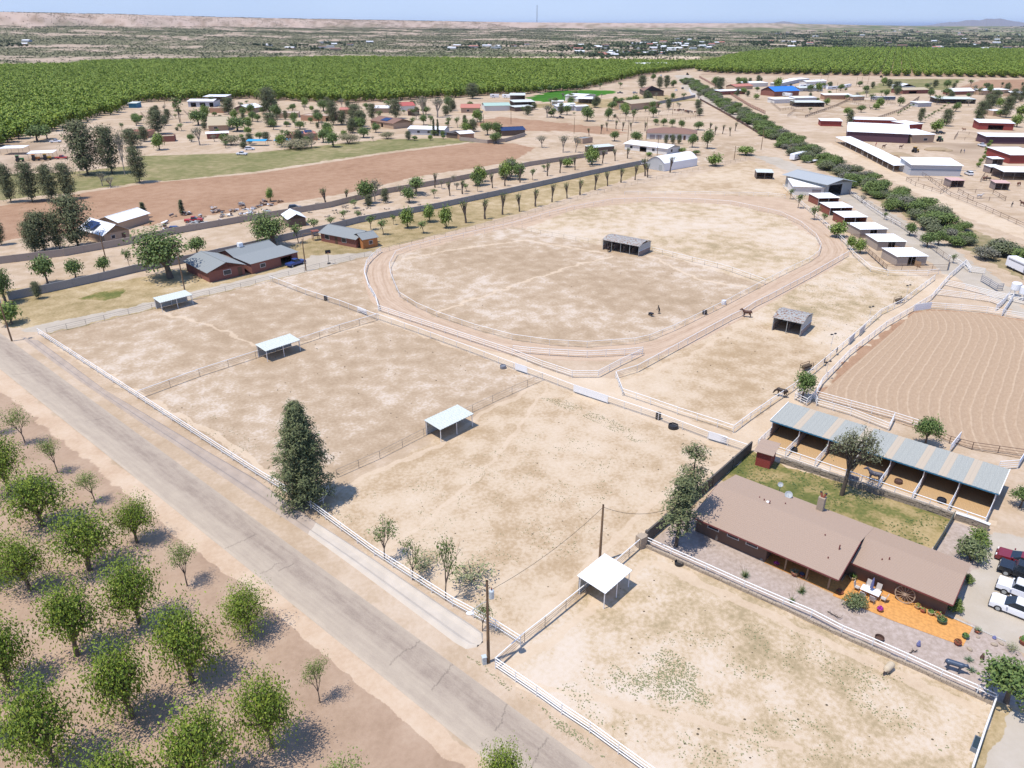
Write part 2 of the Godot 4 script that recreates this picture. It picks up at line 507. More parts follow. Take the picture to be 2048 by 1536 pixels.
func materials():
	for n in ["leaf", "needle"]: leaf_mat(n)
	M["needle"].backlight = Color(0.1, 0.13, 0.04); M["needle"].roughness = 0.85
	mat("bark", Color(0.14, 0.11, 0.085), 0.95, 0, 0.35, 0.7)
	mat("pine_bark", Color(0.10, 0.075, 0.055), 0.95, 0, 0.4, 0.6)
	mat("pale_bark", Color(0.30, 0.26, 0.22), 0.95, 0, 0.3, 0.7)
	mat("white_pipe", Color(0.78, 0.77, 0.75), 0.45, 0, 0.05, 1.0)
	mat("rust_pipe", Color(0.13, 0.075, 0.055), 0.75, 0.2, 0.3, 0.8)
	mat("wire", Color(0.30, 0.27, 0.24), 0.6, 0.3)
	mat("galv", Color(0.36, 0.38, 0.38), 0.65, 0.1, 0.14, 1.6)
	mat("white_metal", Color(0.80, 0.81, 0.82), 0.45, 0, 0.04, 2.0)
	mat("concrete", Color(0.42, 0.38, 0.33), 0.9, 0, 0.18, 1.7)
	mat("block", Color(0.37, 0.31, 0.255), 0.95, 0, 0.16, 1.2)
	mat("grey_block", Color(0.28, 0.275, 0.27), 0.95, 0, 0.14, 1.2)
	mat("pole_wood", Color(0.20, 0.125, 0.07), 0.9, 0, 0.25, 0.5)
	mat("cable", Color(0.035, 0.033, 0.032), 0.7)
	mat("black", Color(0.02, 0.02, 0.022), 0.6)

# map rectangles: corner, size
const NEAR_AT := Vector2(-52, -108)
const NEAR_SIZE := Vector2(112, 84)
const CORE_AT := Vector2(-210, -402)
const CORE_SIZE := Vector2(420, 378)
const MID_AT := Vector2(-900, -1900)
const MID_SIZE := Vector2(2000, 1500)

# worn path: a narrow band along a line
func strip(pts: Array, w: float) -> Array:
	var a := []; var b := []
	for i in pts.size():
		var d: Vector2 = (pts[mini(i + 1, pts.size() - 1)] - pts[maxi(i - 1, 0)]).normalized()
		a.append(pts[i] + Vector2(-d.y, d.x) * w / 2); b.append(pts[i] - Vector2(-d.y, d.x) * w / 2)
	b.reverse()
	return a + b

func plots() -> Array:
	return fields() + [
		[11, strip(P([-89.44,-131.5,-61.84,-109.12,-45.45,-96.25,-31.26,-83.38]), 1.0)], [11, strip(P([-73.71,-146.9,-61.79,-140.5,-45.55,-127.1,-36.9,-134.6,-28.78,-141.9]), 0.8)], [11, strip(P([-23.54,-80.43,-18.19,-85.86,-10.51,-92.58,-5.03,-101.79,4.33,-112.14]), 1.0)],
		[11, strip(P([1.82,-55.88,6.93,-63.09,10.91,-69.12,17.63,-77.63,25.62,-84.6,32.44,-89.53]), 1.1)], [11, strip(P([-15.34,-68.21,-9.1,-76.55,-1.72,-90.48,6.01,-111.57]), 0.7)], [11, strip(P([-0.67,-51.18,4.3,-55,9.03,-59.59,15.81,-66.87]), 1.0)],
		[11, strip(P([0.74,-49.11,7.99,-47.42,16.57,-45.28,24.34,-42.29]), 0.8)], [11, strip(P([16.31,-66.44,25.15,-59.59,33.01,-53.04,41.86,-46.33]), 1.2)], [11, strip(P([19.82,-113.51,35.5,-127.6,49.52,-143.3,52.24,-135.6]), 0.9)], [11, strip(P([19.43,-107.84,29.38,-100.96,33.22,-97.78,45.88,-110.62]), 0.9)],
		[11, strip(P([-29.28,-187,-16.93,-196.5,3.72,-206.9,24.44,-194]), 1.0)], [11, strip(P([-16.44,-147.8,-2.78,-162.7,16.13,-182.5,27.4,-190.7]), 0.9)], [11, strip(P([36.71,-190.7,45.28,-170.1,55.68,-164.5]), 0.9)],
	]

func fields() -> Array:
	return [
		# soil left of the road
		[1, [Vector2(-110, -140), Vector2(-105.6,-132.5),Vector2(-84.33,-112.92),Vector2(-28.84,-65.32),Vector2(-0.98,-40.21),Vector2(2.93,-36.2),Vector2(-39.45,-36.2),Vector2(-79.32,-40.62)]],
		# beside the road
		[2, P([-103.94,-130,-91.05,-118.6,-84.33,-112.92,-28.84,-65.32,-3.16,-42.2,1.03,-38.25,-0.95,-38.25,-6.08,-42.29,-30.45,-63.09,-83.89,-108.75,-97.1,-119.67])],
		[0, P([-99.01,-137.7,-75.53,-112.92,-31.93,-75.18,-19.58,-64.15,-2.88,-49.16,9.05,-38.68,11.6,-39.54,-1.57,-51.06,-2.93,-54.34,-33.04,-78.73,-72.8,-112.92,-93.42,-132.5])],
		# paddocks
		[3, P([-93.8,-135.3,-60.59,-166.7,-35.9,-193.1,-29.99,-170.1,-27.83,-143.6,-61.51,-107.48])],
		[3, P([-61.51,-107.48,-27.83,-143.6,5.27,-114.5,-25.73,-82.77,-34.84,-84.48])],
		[4, P([-25.46,-76.76,5.27,-114.5,33.78,-90.48,15.5,-69.58,0.84,-53.82,-15.87,-67.58])],
		[14, P([-1.57,-51.06,15.5,-69.58,28.53,-59.44,43.68,-47.14,37.49,-39.99,11.27,-39.99])],
		[4, P([18.04,-115.71,48.6,-146,84.93,-152.2,56.21,-121,47.23,-110.62,33.26,-96.25,18.24,-108.75])],
		[14, P([48.6,-146,89.57,-191.1,101.84,-170.5,85.04,-152.2,64.84,-131,59.64,-130])],
		[3, P([-30.92,-191.1,0,-222.7,21.43,-203.7,37.9,-194.5,59.76,-166.7,26.75,-132.2,14.27,-128.8,0,-132.2,-15.77,-145.1,-25.51,-157.8,-30.97,-179.9])],
		[14, P([0,-222.7,20.84,-245.8,48.07,-259,74.89,-253.4,86.68,-237.1,87.58,-209.1,85.01,-198.5,76.99,-185.1,59.76,-166.7,37.9,-194.5])],
		# race track
		[5, P([-35.46,-194.5,-37.04,-182,-36.31,-174.5,-33.51,-164.1,-30.31,-155.4,-28.65,-149.3,0,-126.2,6.98,-125.5,24.41,-126.2,49.11,-147.8,91.43,-194,97.76,-224.5,98.43,-252.6,95.6,-264.8,65.94,-272.7,41.15,-270.9,0,-230.4])],
		[3, P([-30.92,-191.1,0,-222.7,21.43,-203.7,37.9,-194.5,59.76,-166.7,26.75,-132.2,14.27,-128.8,0,-132.2,-15.77,-145.1,-25.51,-157.8,-30.97,-179.9])],
		[14, P([3.01,-219,20.84,-245.8,48.07,-259,74.89,-253.4,86.68,-237.1,87.58,-209.1,85.01,-198.5,76.99,-185.1,59.76,-166.7,37.9,-194.5,21.43,-203.7])],
		[4, P([45.06,-272.7,75.14,-308.9,108.66,-346.5,113.86,-320.5,107.43,-278.2,95.6,-264.8,65.94,-272.7])],
		# lanes
		[11, P([-28.66,-148.7,0,-124.8,10.43,-115.3,15.29,-115.3,18.04,-115.71,18.24,-108.75,33.14,-95.8,34.54,-91.87,33.42,-90.48,28.91,-92.58,15.5,-105.88,5.27,-114.5,-27.78,-143.3])],
		[11, P([33.14,-95.8,47.1,-110.24,55.96,-120.3,64.64,-130.5,77.74,-145.7,101.44,-169.7,108.7,-176.1,109.11,-170.1,105.25,-170.1,92.93,-154.8,85.63,-147.8,75.41,-138.3,62.29,-124.3,52.6,-112.14,48.75,-106.94,39.94,-98.56,34.34,-91.17])],
		[11, P([24.34,-125.7,48.52,-145.7,90.23,-191.1,91.29,-194,48.43,-146.9])],
		[11, P([34.14,-90.48,39.94,-98.56,36.94,-92.58,43.17,-87.79,59.82,-74.46,58.91,-73.44,48.26,-80.43,37.14,-86.5])],
		# arena
		[8, P([85.63,-147.8,90.47,-149.9,101.14,-147.5,106.54,-143.3,110.28,-137.7,76.37,-87.14,72.84,-89.53,66.53,-91.59,61.79,-97.63,49.67,-107.66,62.29,-124.3,75.41,-138.3])],
		# yard of the brown house
		[6, P([34.48,-91.17,37.35,-87.14,48.26,-80.43,54.66,-74.66,48.34,-67.76,41.03,-72.45,28.03,-83.38])],
		[9, P([15.5,-69.58,24.26,-78.73,25.76,-74.46,33.41,-61.89,47.29,-56.71,50.2,-53.36,46.33,-46.33,43.68,-47.14,28.53,-59.44])],
		[9, P([48.34,-67.76,54.28,-73.95,57.87,-71.67,51.04,-64.31])],
		[10, P([51.04,-64.31,58.21,-72.25,64.03,-70.52,52.47,-51.48,47.4,-56.02,45.75,-58.13])],
		[7, P([43.68,-47.14,44.54,-46.33,38.43,-39.99,37.49,-39.99])],
		[10, P([44.54,-46.33,45.99,-45.8,42.03,-39.54,37.97,-39.54])],
		# drive and gardens of the brick houses
		[7, P([-100.85,-139.1,-106.54,-143.3,-118.65,-162.7,-93.21,-170.1,-63.36,-196.5,-56.2,-212.5,-36.05,-196.5,-35.9,-193.1,-60.59,-166.7,-92.26,-135.6])],
		[6, P([-97.37,-156.4,-95.73,-160.9,-89.78,-164.1,-88.58,-159.1,-90.54,-155.1])],
		[10, P([-99.01,-137.7,-97.09,-140.5,-80.09,-154.1,-62.65,-173.3,-54.27,-182.5,-53.96,-191.6,-48.62,-191.6,-37.93,-195.5,-35.9,-193.1,-60.82,-167.4,-92.56,-136.1])],
		[0, P([-120.9,-166.3,-98.04,-180.3,-72.04,-206.9,-60.55,-231,-22.44,-269.2,33.72,-326.7,65.45,-360.9,53.18,-357.9,-23.86,-287.8,-62.98,-241.4,-128.4,-178.2])],
		[7, P([-56.2,-212.5,-51.09,-231,-21.8,-260.7,32.57,-314.6,68.57,-339.6,44.89,-298,0,-237.8,-31.29,-201.6,-38.78,-196.5])],
		[8, P([-177.8,-246.5,-160,-269.2,-141.1,-291.8,-106.18,-312.3,-62.37,-362.4,-21.96,-400.7,1.56,-398.9,11.53,-383.2,0,-341,-37.52,-306.6,-59.52,-273.6,-79.74,-254.2,-111.29,-224.5,-150,-203.7])],
		[12, P([-175.1,-357.9,-123.8,-368.6,-71.15,-413.9,-25.79,-421.8,-22.15,-404.4,-63.35,-368.6,-107.64,-317,-137,-295.9,-147.8,-298])],
		[12, P([-222.5,-308.9,-186.7,-314.6,-163.7,-333,-145.4,-292.8,-162.4,-273.6,-184.4,-256.6])],
		[8, P([-27.78,-483.6,-8.11,-525.9,64.15,-458.8,60.62,-432.1,27.97,-449.5,-6.99,-449.5])],
		[3, P([-6.99,-449.5,60.62,-432.1,140.9,-478.4,127.5,-393.5,82.74,-333,69.85,-346.5,19.54,-393.5])],
		# gravel road by the stalls, drain bank beyond it
		[10, P([112.87,-360.9,124.7,-353.6,126.1,-278.2,122.4,-212.5,116.44,-159.1,106.54,-143.3,107.84,-155.7,107.31,-178.2,113.13,-224.5,118.51,-287.8])],
		[15, P([222.2,-994,184.4,-698.1,150.4,-432.1,141.6,-287.8,138.1,-231,139.8,-196.5,123.3,-170.1,125.3,-212.5,130,-287.8,137.8,-393.5,149.8,-535.2,196,-899.4])],
		[11, P([188.9,-698.1,156.1,-449.5,151.1,-308.9,145.6,-245,146.4,-206.9,155.4,-221.4,156.2,-264.8,162,-333,174.4,-505.3])],
		[7, P([83.63,-606.3,160.9,-672.7,140.9,-478.4,85.28,-478.4])],
	]

func mid_plots() -> Array:
	return [
		[13, P([11.05,-667.9,46.61,-767.1,99.3,-742.7,94.05,-719.7,43.23,-640.1,22.54,-631.3])],
		[12, P([304.1,-698.1,436.3,-917,522.9,-917,413.9,-754.7,365.2,-742.7])],
		[8, P([412.2,-742.7,530.2,-899.4,615.2,-917,501.7,-742.7])],
		[8, P([-27.78,-483.6,-8.11,-525.9,64.15,-458.8,60.62,-432.1,27.97,-449.5,-6.99,-449.5])],
		[12, P([52.83,-1110,353.2,-1861,1034,-2474,694.8,-1759,498.2,-1759,315.1,-1343])],
		[13, P([226.7,-1613,442.4,-1897,536.5,-1897,337,-1613])],
		[7, P([502.1,-1698,581.2,-2057,1088,-2606,1489,-2752,1031,-1897])],
		[1, P([-711.9,-1110,-648.8,-1208,294.6,-1289,269.8,-1178,65,-754.7,11.96,-725.3,-127.1,-614.4,-227.9,-658.4,-315.8,-649.1,-361.5,-627,-252.6,-376.6,-313.4,-333,-990,-1110])],
		[1, P([234.7,-994,608.2,-944,799.1,-858.4,1672,-1826,1228,-1935,498.2,-1759])],
		[12, P([-175.1,-357.9,-123.8,-368.6,-71.15,-413.9,-25.79,-421.8,-22.15,-404.4,-63.35,-368.6,-107.64,-317,-137,-295.9,-147.8,-298])],
		[8, P([-191.9,-221.4,-160,-269.2,-141.1,-291.8,-106.18,-312.3,-62.37,-362.4,-21.96,-400.7,1.56,-398.9,11.53,-383.2,0,-341,-37.52,-306.6,-59.52,-273.6,-79.74,-254.2,-111.29,-224.5,-150,-203.7,-172.6,-196.5])],
		[10, P([203.5,-994,222.2,-994,194.9,-820.9,150.4,-432.1,141.6,-421.8,165.4,-754.7])],
		[3, P([221.6,-649.1,317.4,-698.1,276.2,-586.9,205.9,-519.8,179.2,-519.8])],
		[7, P([-9.01,-586.9,92.41,-672.7,135.7,-698.1,155.4,-649.1,81.07,-586.9])],
		[11, P([-639.2,-994,-824.3,-1289,-734.1,-1363,-300.3,-1489,396.6,-1698,328.6,-1402,-275.3,-1363,-648.8,-1208])],
	]

func ground():
	var t0 := Time.get_ticks_msec()
	var g := soil_mat(noise_tex(5, 0.01, Color8(150, 130, 108), Color8(186, 166, 144), 512, 5))
	g.uv1_triplanar = true; g.uv1_world_triplanar = true; g.uv1_scale = Vector3.ONE / 260.0
	structure(sheet("ground", rect_poly(Vector2(-60000, -60000), Vector2(120000, 62000)), -0.12, g, Vector2.ZERO, Vector2.ONE))
	var mid := soil_mat(paint(MID_AT, MID_SIZE, 1600, 1200, mid_plots(), 0, 3, 3))
	structure(sheet("valley_ground", rect_poly(MID_AT, MID_SIZE), -0.08, mid, MID_AT, MID_SIZE))
	var core := soil_mat(paint(CORE_AT, CORE_SIZE, 2000, 1800, plots(), 0, 3, 1))
	structure(sheet("ranch_ground", rect_poly(CORE_AT, CORE_SIZE), -0.04, core, CORE_AT, CORE_SIZE))
	var near := soil_mat(paint(NEAR_AT, NEAR_SIZE, 2000, 1500, plots(), 0, 6, 2))
	structure(sheet("paddock_ground", rect_poly(NEAR_AT, NEAR_SIZE), 0.0, near, NEAR_AT, NEAR_SIZE))
	M["near_soil"] = near; M["core_soil"] = core
	print("paint ms ", Time.get_ticks_msec() - t0)
	# asphalt road
	var rd := soil_mat(streaks(160, 1600, 31, [[0, Color8(140, 126, 113)], [0.35, Color8(162, 148, 132)], [0.7, Color8(173, 159, 141)], [1, Color8(184, 169, 149)]], [[0.62, 0.2, -0.3], [0.85, 0.08, -0.12], [0.3, 0.2, 0.1], [0.02, 0.06, 0.3]], 30.0, 0.12, 14, 0.4))
	rd.roughness = 0.9
	var l0 := Vector2(-84.33,-112.92); var l1 := Vector2(-3.16,-42.2); var r0 := Vector2(-75.53,-112.92); var r1 := Vector2(-2.88,-49.16)
	var dl := (l1 - l0).normalized(); var dr := (r1 - r0).normalized()
	var ll := []; var rr := []
	for i in 21:
		ll.append((l0 - dl * 60).lerp(l1 + dl * 50, i / 20.0)); rr.append((r0 - dr * 60).lerp(r1 + dr * 50, i / 20.0))
	structure(ribbon("road", ll, rr, 0.01, rd, 200.0, 0.05))
	# race track: a band outside the inner rail
	var inner := P([-30.92,-191.1,-30.97,-179.9,-29.37,-171.7,-25.51,-157.8,-20.72,-150.6,-15.77,-145.1,-7.45,-137.7,0,-132.5,7.18,-129.8,14.27,-128.8,23.57,-130.5,26.75,-132.2,32.65,-137.5,45.72,-151.2,59.76,-166.7,67.99,-175.7,76.99,-185.1,81.57,-191.1,85.01,-198.5,87.58,-209.1,88.47,-223.9,86.68,-237.1,83.98,-241.4,74.89,-253.4,62.57,-257.4,48.07,-259,34.66,-256.6,20.84,-245.8,12.11,-237.1,0,-222.7,-10.83,-212.5,-20.35,-204.2,-27.86,-196.5,-30.92,-191.1])
	var cen := Vector2.ZERO
	for p in inner: cen += p / inner.size()
	var ia := []; var oa := []
	var cv := Curve2D.new()
	for p in inner: cv.add_point(p)
	var n := 110
	for i in n + 1:
		var o := fposmod(float(i) / n, 1.0) * cv.get_baked_length()
		var p := cv.sample_baked(o); var q := (cv.sample_baked(fposmod(o + 9.0, cv.get_baked_length())) - cv.sample_baked(fposmod(o - 9.0, cv.get_baked_length()))).normalized()
		var m := Vector2(-q.y, q.x)
		if m.dot(p - cen) < 0: m = -m
		ia.append(p + m * 0.7); oa.append(p + m * 6.6)
	var tm := soil_mat(streaks(96, 1200, 41, [[0, Color8(162, 137, 114)], [0.5, Color8(180, 157, 134)], [1, Color8(194, 173, 152)]], [[0.15, 0.05, 0.2], [0.4, 0.04, -0.22], [0.6, 0.05, 0.16], [0.78, 0.04, -0.2]], 30.0, 0.16, 0, 0.6))
	structure(ribbon("dirt_track", oa, ia, -0.034, tm, 330.0))
	arena()

func arena():
	# harrowed riding arena: ridged soil between the lane rail and the frame's right side
	var bl := P([49.76,-107.48,55.15,-102.78,61.63,-97.32,66.38,-91.31,73.02,-88.45,80.12,-84.6]); var tl := P([85.44,-147.2,89.99,-149,95.83,-148.1,100.62,-146.6,106.88,-141.9,116.04,-134.6])
	var cb := Curve2D.new(); var ct := Curve2D.new()
	for p in bl: cb.add_point(p)
	for p in tl: ct.add_point(p)
	var ns := 420; var nt := 56
	var fn := FastNoiseLite.new(); fn.seed = 6; fn.frequency = 0.12; fn.fractal_octaves = 3
	var vs := PackedVector3Array(); var uv := PackedVector2Array(); var ix := PackedInt32Array()
	var wid := cb.get_baked_length()
	for j in nt + 1:
		var t := float(j) / nt
		for i in ns + 1:
			var s := float(i) / ns
			var p := cb.sample_baked(s * wid).lerp(ct.sample_baked(s * ct.get_baked_length()), t)
			var bend := 5.0 * pow(maxf(0, t - 0.72) / 0.28, 2.0) - 3.5 * pow(maxf(0, 0.25 - t) / 0.25, 2.0)
			var a := s * wid + bend + fn.get_noise_2d(p.x, p.y) * 0.22
			var ridge := pow(0.5 + 0.5 * sin(a * TAU / 1.6), 3.0) * (0.75 + fn.get_noise_2d(p.y * 2, p.x * 2) * 0.5)
			vs.append(v3(p, 0.02 + ridge * 0.09)); uv.append(Vector2(a / 4.8, t))
	for j in nt:
		for i in ns:
			var k := j * (ns + 1) + i
			ix.append_array([k, k + ns + 1, k + ns + 2, k, k + ns + 2, k + 1])
	var arr := []; arr.resize(Mesh.ARRAY_MAX); arr[Mesh.ARRAY_VERTEX] = vs; arr[Mesh.ARRAY_TEX_UV] = uv; arr[Mesh.ARRAY_INDEX] = ix
	var am := ArrayMesh.new(); am.add_surface_from_arrays(Mesh.PRIMITIVE_TRIANGLES, arr)
	var sg := SurfaceTool.new(); sg.create_from(am, 0); sg.generate_normals()
	var am_mat := soil_mat(streaks(192, 1024, 51, [[0, Color8(150, 126, 103)], [0.5, Color8(166, 142, 117)], [1, Color8(190, 168, 142)]], [[0.083, 0.028, 0.24], [0.417, 0.03, 0.3], [0.75, 0.028, 0.2]], 40.0, 0.14, 0, 0.35, 0.0))
	structure(mesh("riding_arena", sg.commit(), am_mat))


# ---------------------------------------------------------------- far land
# skyline of the mesa: azimuth right of the view, distance, height
const MESA := [[-0.712, 3600, 102.5], [-0.556, 3700, 103.0], [-0.440, 3900, 99.4], [-0.302, 4300, 91.0], [-0.155, 4800, 84.9], [0.000, 5600, 78.0], [0.161, 6800, 76.0], [0.303, 8500, 79.5], [0.387, 9500, 67.1], [0.468, 11000, 53.9], [0.560, 12000, 49.4], [0.734, 12000, 50.1]]
var hn := FastNoiseLite.new()

func mesa_at(a: float) -> Vector2:
	for i in MESA.size() - 1:
		if a <= MESA[i + 1][0]:
			var t := clampf(inverse_lerp(MESA[i][0], MESA[i + 1][0], a), 0, 1)
			return Vector2(lerpf(MESA[i][1], MESA[i + 1][1], t), lerpf(MESA[i][2], MESA[i + 1][2], t))
	return Vector2(12000, 50)

func hill(a: float, r: float) -> float:
	var m := mesa_at(a)
	var s := (r - 1500.0) / (m.x - 1500.0)
	if s <= 0: return -0.3
	var p := Vector2(sin(a), -cos(a)) * r
	var n := hn.get_noise_2d(p.x, p.y)
	var slope := 0.52 * pow(clampf(s / 0.82, 0, 1), 1.5)
	var bluff := 0.48 * smoothstep(0.84 + n * 0.1, 0.97 + n * 0.05, s)
	var h := (slope + bluff) * m.y
	h += n * 6.0 * smoothstep(0.05, 0.4, s) * (1.0 - smoothstep(0.9, 1.0, s)) + n * 1.2 * smoothstep(0.9, 1.0, s)
	return h - 0.3

func far_land():
	hn.seed = 9; hn.frequency = 1.0 / 420.0; hn.fractal_octaves = 5
	var cn := FastNoiseLite.new(); cn.seed = 21; cn.frequency = 1.0 / 300.0; cn.fractal_octaves = 5
	var cf := FastNoiseLite.new(); cf.seed = 22; cf.frequency = 1.0 / 40.0; cf.fractal_octaves = 3
	var na := 340; var nr := 150
	var vs := PackedVector3Array(); var cs := PackedColorArray(); var ns := PackedVector3Array(); var ix := PackedInt32Array()
	for j in nr + 1:
		var r := 1480.0 * pow(14500.0 / 1480.0, float(j) / nr)
		for i in na + 1:
			var a := lerpf(-0.72, 0.72, float(i) / na)
			var x := sin(a) * r; var z := -cos(a) * r
			var h := hill(a, r)
			vs.append(Vector3(x, h, z))
			var e := 12.0
			ns.append(Vector3(hill(a - e / r, r) - hill(a + e / r, r), 2 * e, 0).rotated(Vector3.UP, -a).normalized())
			var m := mesa_at(a); var s := (r - 1500.0) / (m.x - 1500.0)
			var v := cn.get_noise_2d(x * 0.7, z) + cf.get_noise_2d(x, z * 0.6) * 0.5
			var sand := Color(0.40, 0.31, 0.235); var scrub := Color(0.16, 0.15, 0.09); var green := Color(0.12, 0.15, 0.055); var clay := Color(0.47, 0.36, 0.29)
			var c := scrub.lerp(sand, smoothstep(0.05, 0.42, v))
			if a > 0.05 or s < 0.12:
				c = c.lerp(green, smoothstep(0.0, 0.35, -v + 0.1) * clampf(0.55 + (a - 0.1), 0, 0.9))
			var bl := smoothstep(0.78, 0.9, s + v * 0.06) * (1.0 - smoothstep(0.2, 0.45, a))
			c = c.lerp(clay.lerp(Color(0.30, 0.22, 0.16), smoothstep(0.0, 0.4, cf.get_noise_2d(z, x * 0.5))), bl * 0.9)
			cs.append(c)
	for j in nr:
		for i in na:
			var k := j * (na + 1) + i
			ix.append_array([k, k + na + 1, k + na + 2, k, k + na + 2, k + 1])
	var arr := []; arr.resize(Mesh.ARRAY_MAX)
	arr[Mesh.ARRAY_VERTEX] = vs; arr[Mesh.ARRAY_COLOR] = cs; arr[Mesh.ARRAY_INDEX] = ix
	arr[Mesh.ARRAY_NORMAL] = ns
	var am := ArrayMesh.new(); am.add_surface_from_arrays(Mesh.PRIMITIVE_TRIANGLES, arr)
	var sg := SurfaceTool.new(); sg.create_from(am, 0); sg.generate_normals()
	var dm := StandardMaterial3D.new(); dm.vertex_color_use_as_albedo = true; dm.roughness = 1.0; dm.metallic_specular = 0.1
	structure(mesh("desert_hills", sg.commit(), dm))
	# desert scrub
	var rng := RandomNumberGenerator.new(); rng.seed = 5
	var bush := shrub_meshes(3, 2.6, 1.7, 34, 0.42, 0.7, [Color(0.07, 0.075, 0.035), Color(0.10, 0.095, 0.045), Color(0.06, 0.08, 0.03)])
	var xs := []
	for i in 160000:
		var a := rng.randf_range(-0.66, 0.66); var r := sqrt(rng.randf_range(1480.0 * 1480.0, 5200.0 * 5200.0))
		var x := sin(a) * r; var z := -cos(a) * r
		var m := mesa_at(a)
		if r > m.x: continue
		if cn.get_noise_2d(x * 0.7, z) + cf.get_noise_2d(x, z * 0.6) * 0.5 > rng.randf_range(0.0, 0.4): continue
		var s := rng.randf_range(0.7, 1.7)
		xs.append(Transform3D(Basis(Vector3.UP, rng.randf() * TAU).scaled(Vector3(s, s, s)), Vector3(x, hill(a, r), z)))
		if xs.size() > 90000: break
	scatter("desert_scrub", bush.crown, M["leaf"], xs, "dark scrub bushes dotting the sandy desert slope below the mesa", "scrub")
	# mountains beyond the valley
	for mt in [["mountain_range", [[0.455, 40], [0.4724, 78], [0.482, 120], [0.491, 148], [0.497, 140], [0.505, 185], [0.5116, 192], [0.518, 180], [0.525, 226], [0.531, 214], [0.5365, 221], [0.545, 180], [0.5588, 130], [0.57, 150], [0.6, 120], [0.66, 60]]], ["distant_peak", [[0.296, 60], [0.308, 130], [0.314, 150], [0.3188, 174], [0.325, 160], [0.3327, 130], [0.35, 60]]]]:
		var st := tool()
		var prof: Array = mt[1]
		var mn := FastNoiseLite.new(); mn.seed = 4; mn.frequency = 6.0; mn.fractal_octaves = 4
		var prev := []
		for i in 121:
			var a := lerpf(prof[0][0], prof[-1][0], i / 120.0)
			var k := 0
			while k < prof.size() - 2 and a > prof[k + 1][0]: k += 1
			var h := lerpf(prof[k][1], prof[k + 1][1], inverse_lerp(prof[k][0], prof[k + 1][0], a)) + mn.get_noise_1d(a * 60) * 9
			var row := []
			for q in [[21500, -30.0], [22600, h * 0.45 + mn.get_noise_2d(a * 80, 3) * 25], [24000, h], [26500, -30.0]]:
				row.append(Vector3(sin(a) * q[0], q[1], -cos(a) * q[0]))
			if i > 0:
				for j in 3: quad(st, prev[j], prev[j + 1], row[j + 1], row[j])
			prev = row
		mat("mountain_rock", Color(0.20, 0.18, 0.17), 1.0)
		structure(done(st, mt[0], M["mountain_rock"]))

var ORCHARD_L := P([-313.4,-333,-261,-390,-266.6,-445.1,-277.4,-548.1,-299.5,-622.8,-227.9,-658.4,-127.9,-618.6,11.7,-708.7,64.5,-748.6,166.1,-994,267,-1150,294.9,-1256,4.96,-1325,-287.3,-1423,-665.2,-1239,-625.6,-1164,-711.9,-1110,-888.9,-994])
var ORCHARD_R := P([249.4,-1072,267.9,-1026,602.4,-935,799.1,-858.4,1672,-1826,1205,-1897,969,-2015,694.2,-2015,464.9,-1640,273.5,-1178])

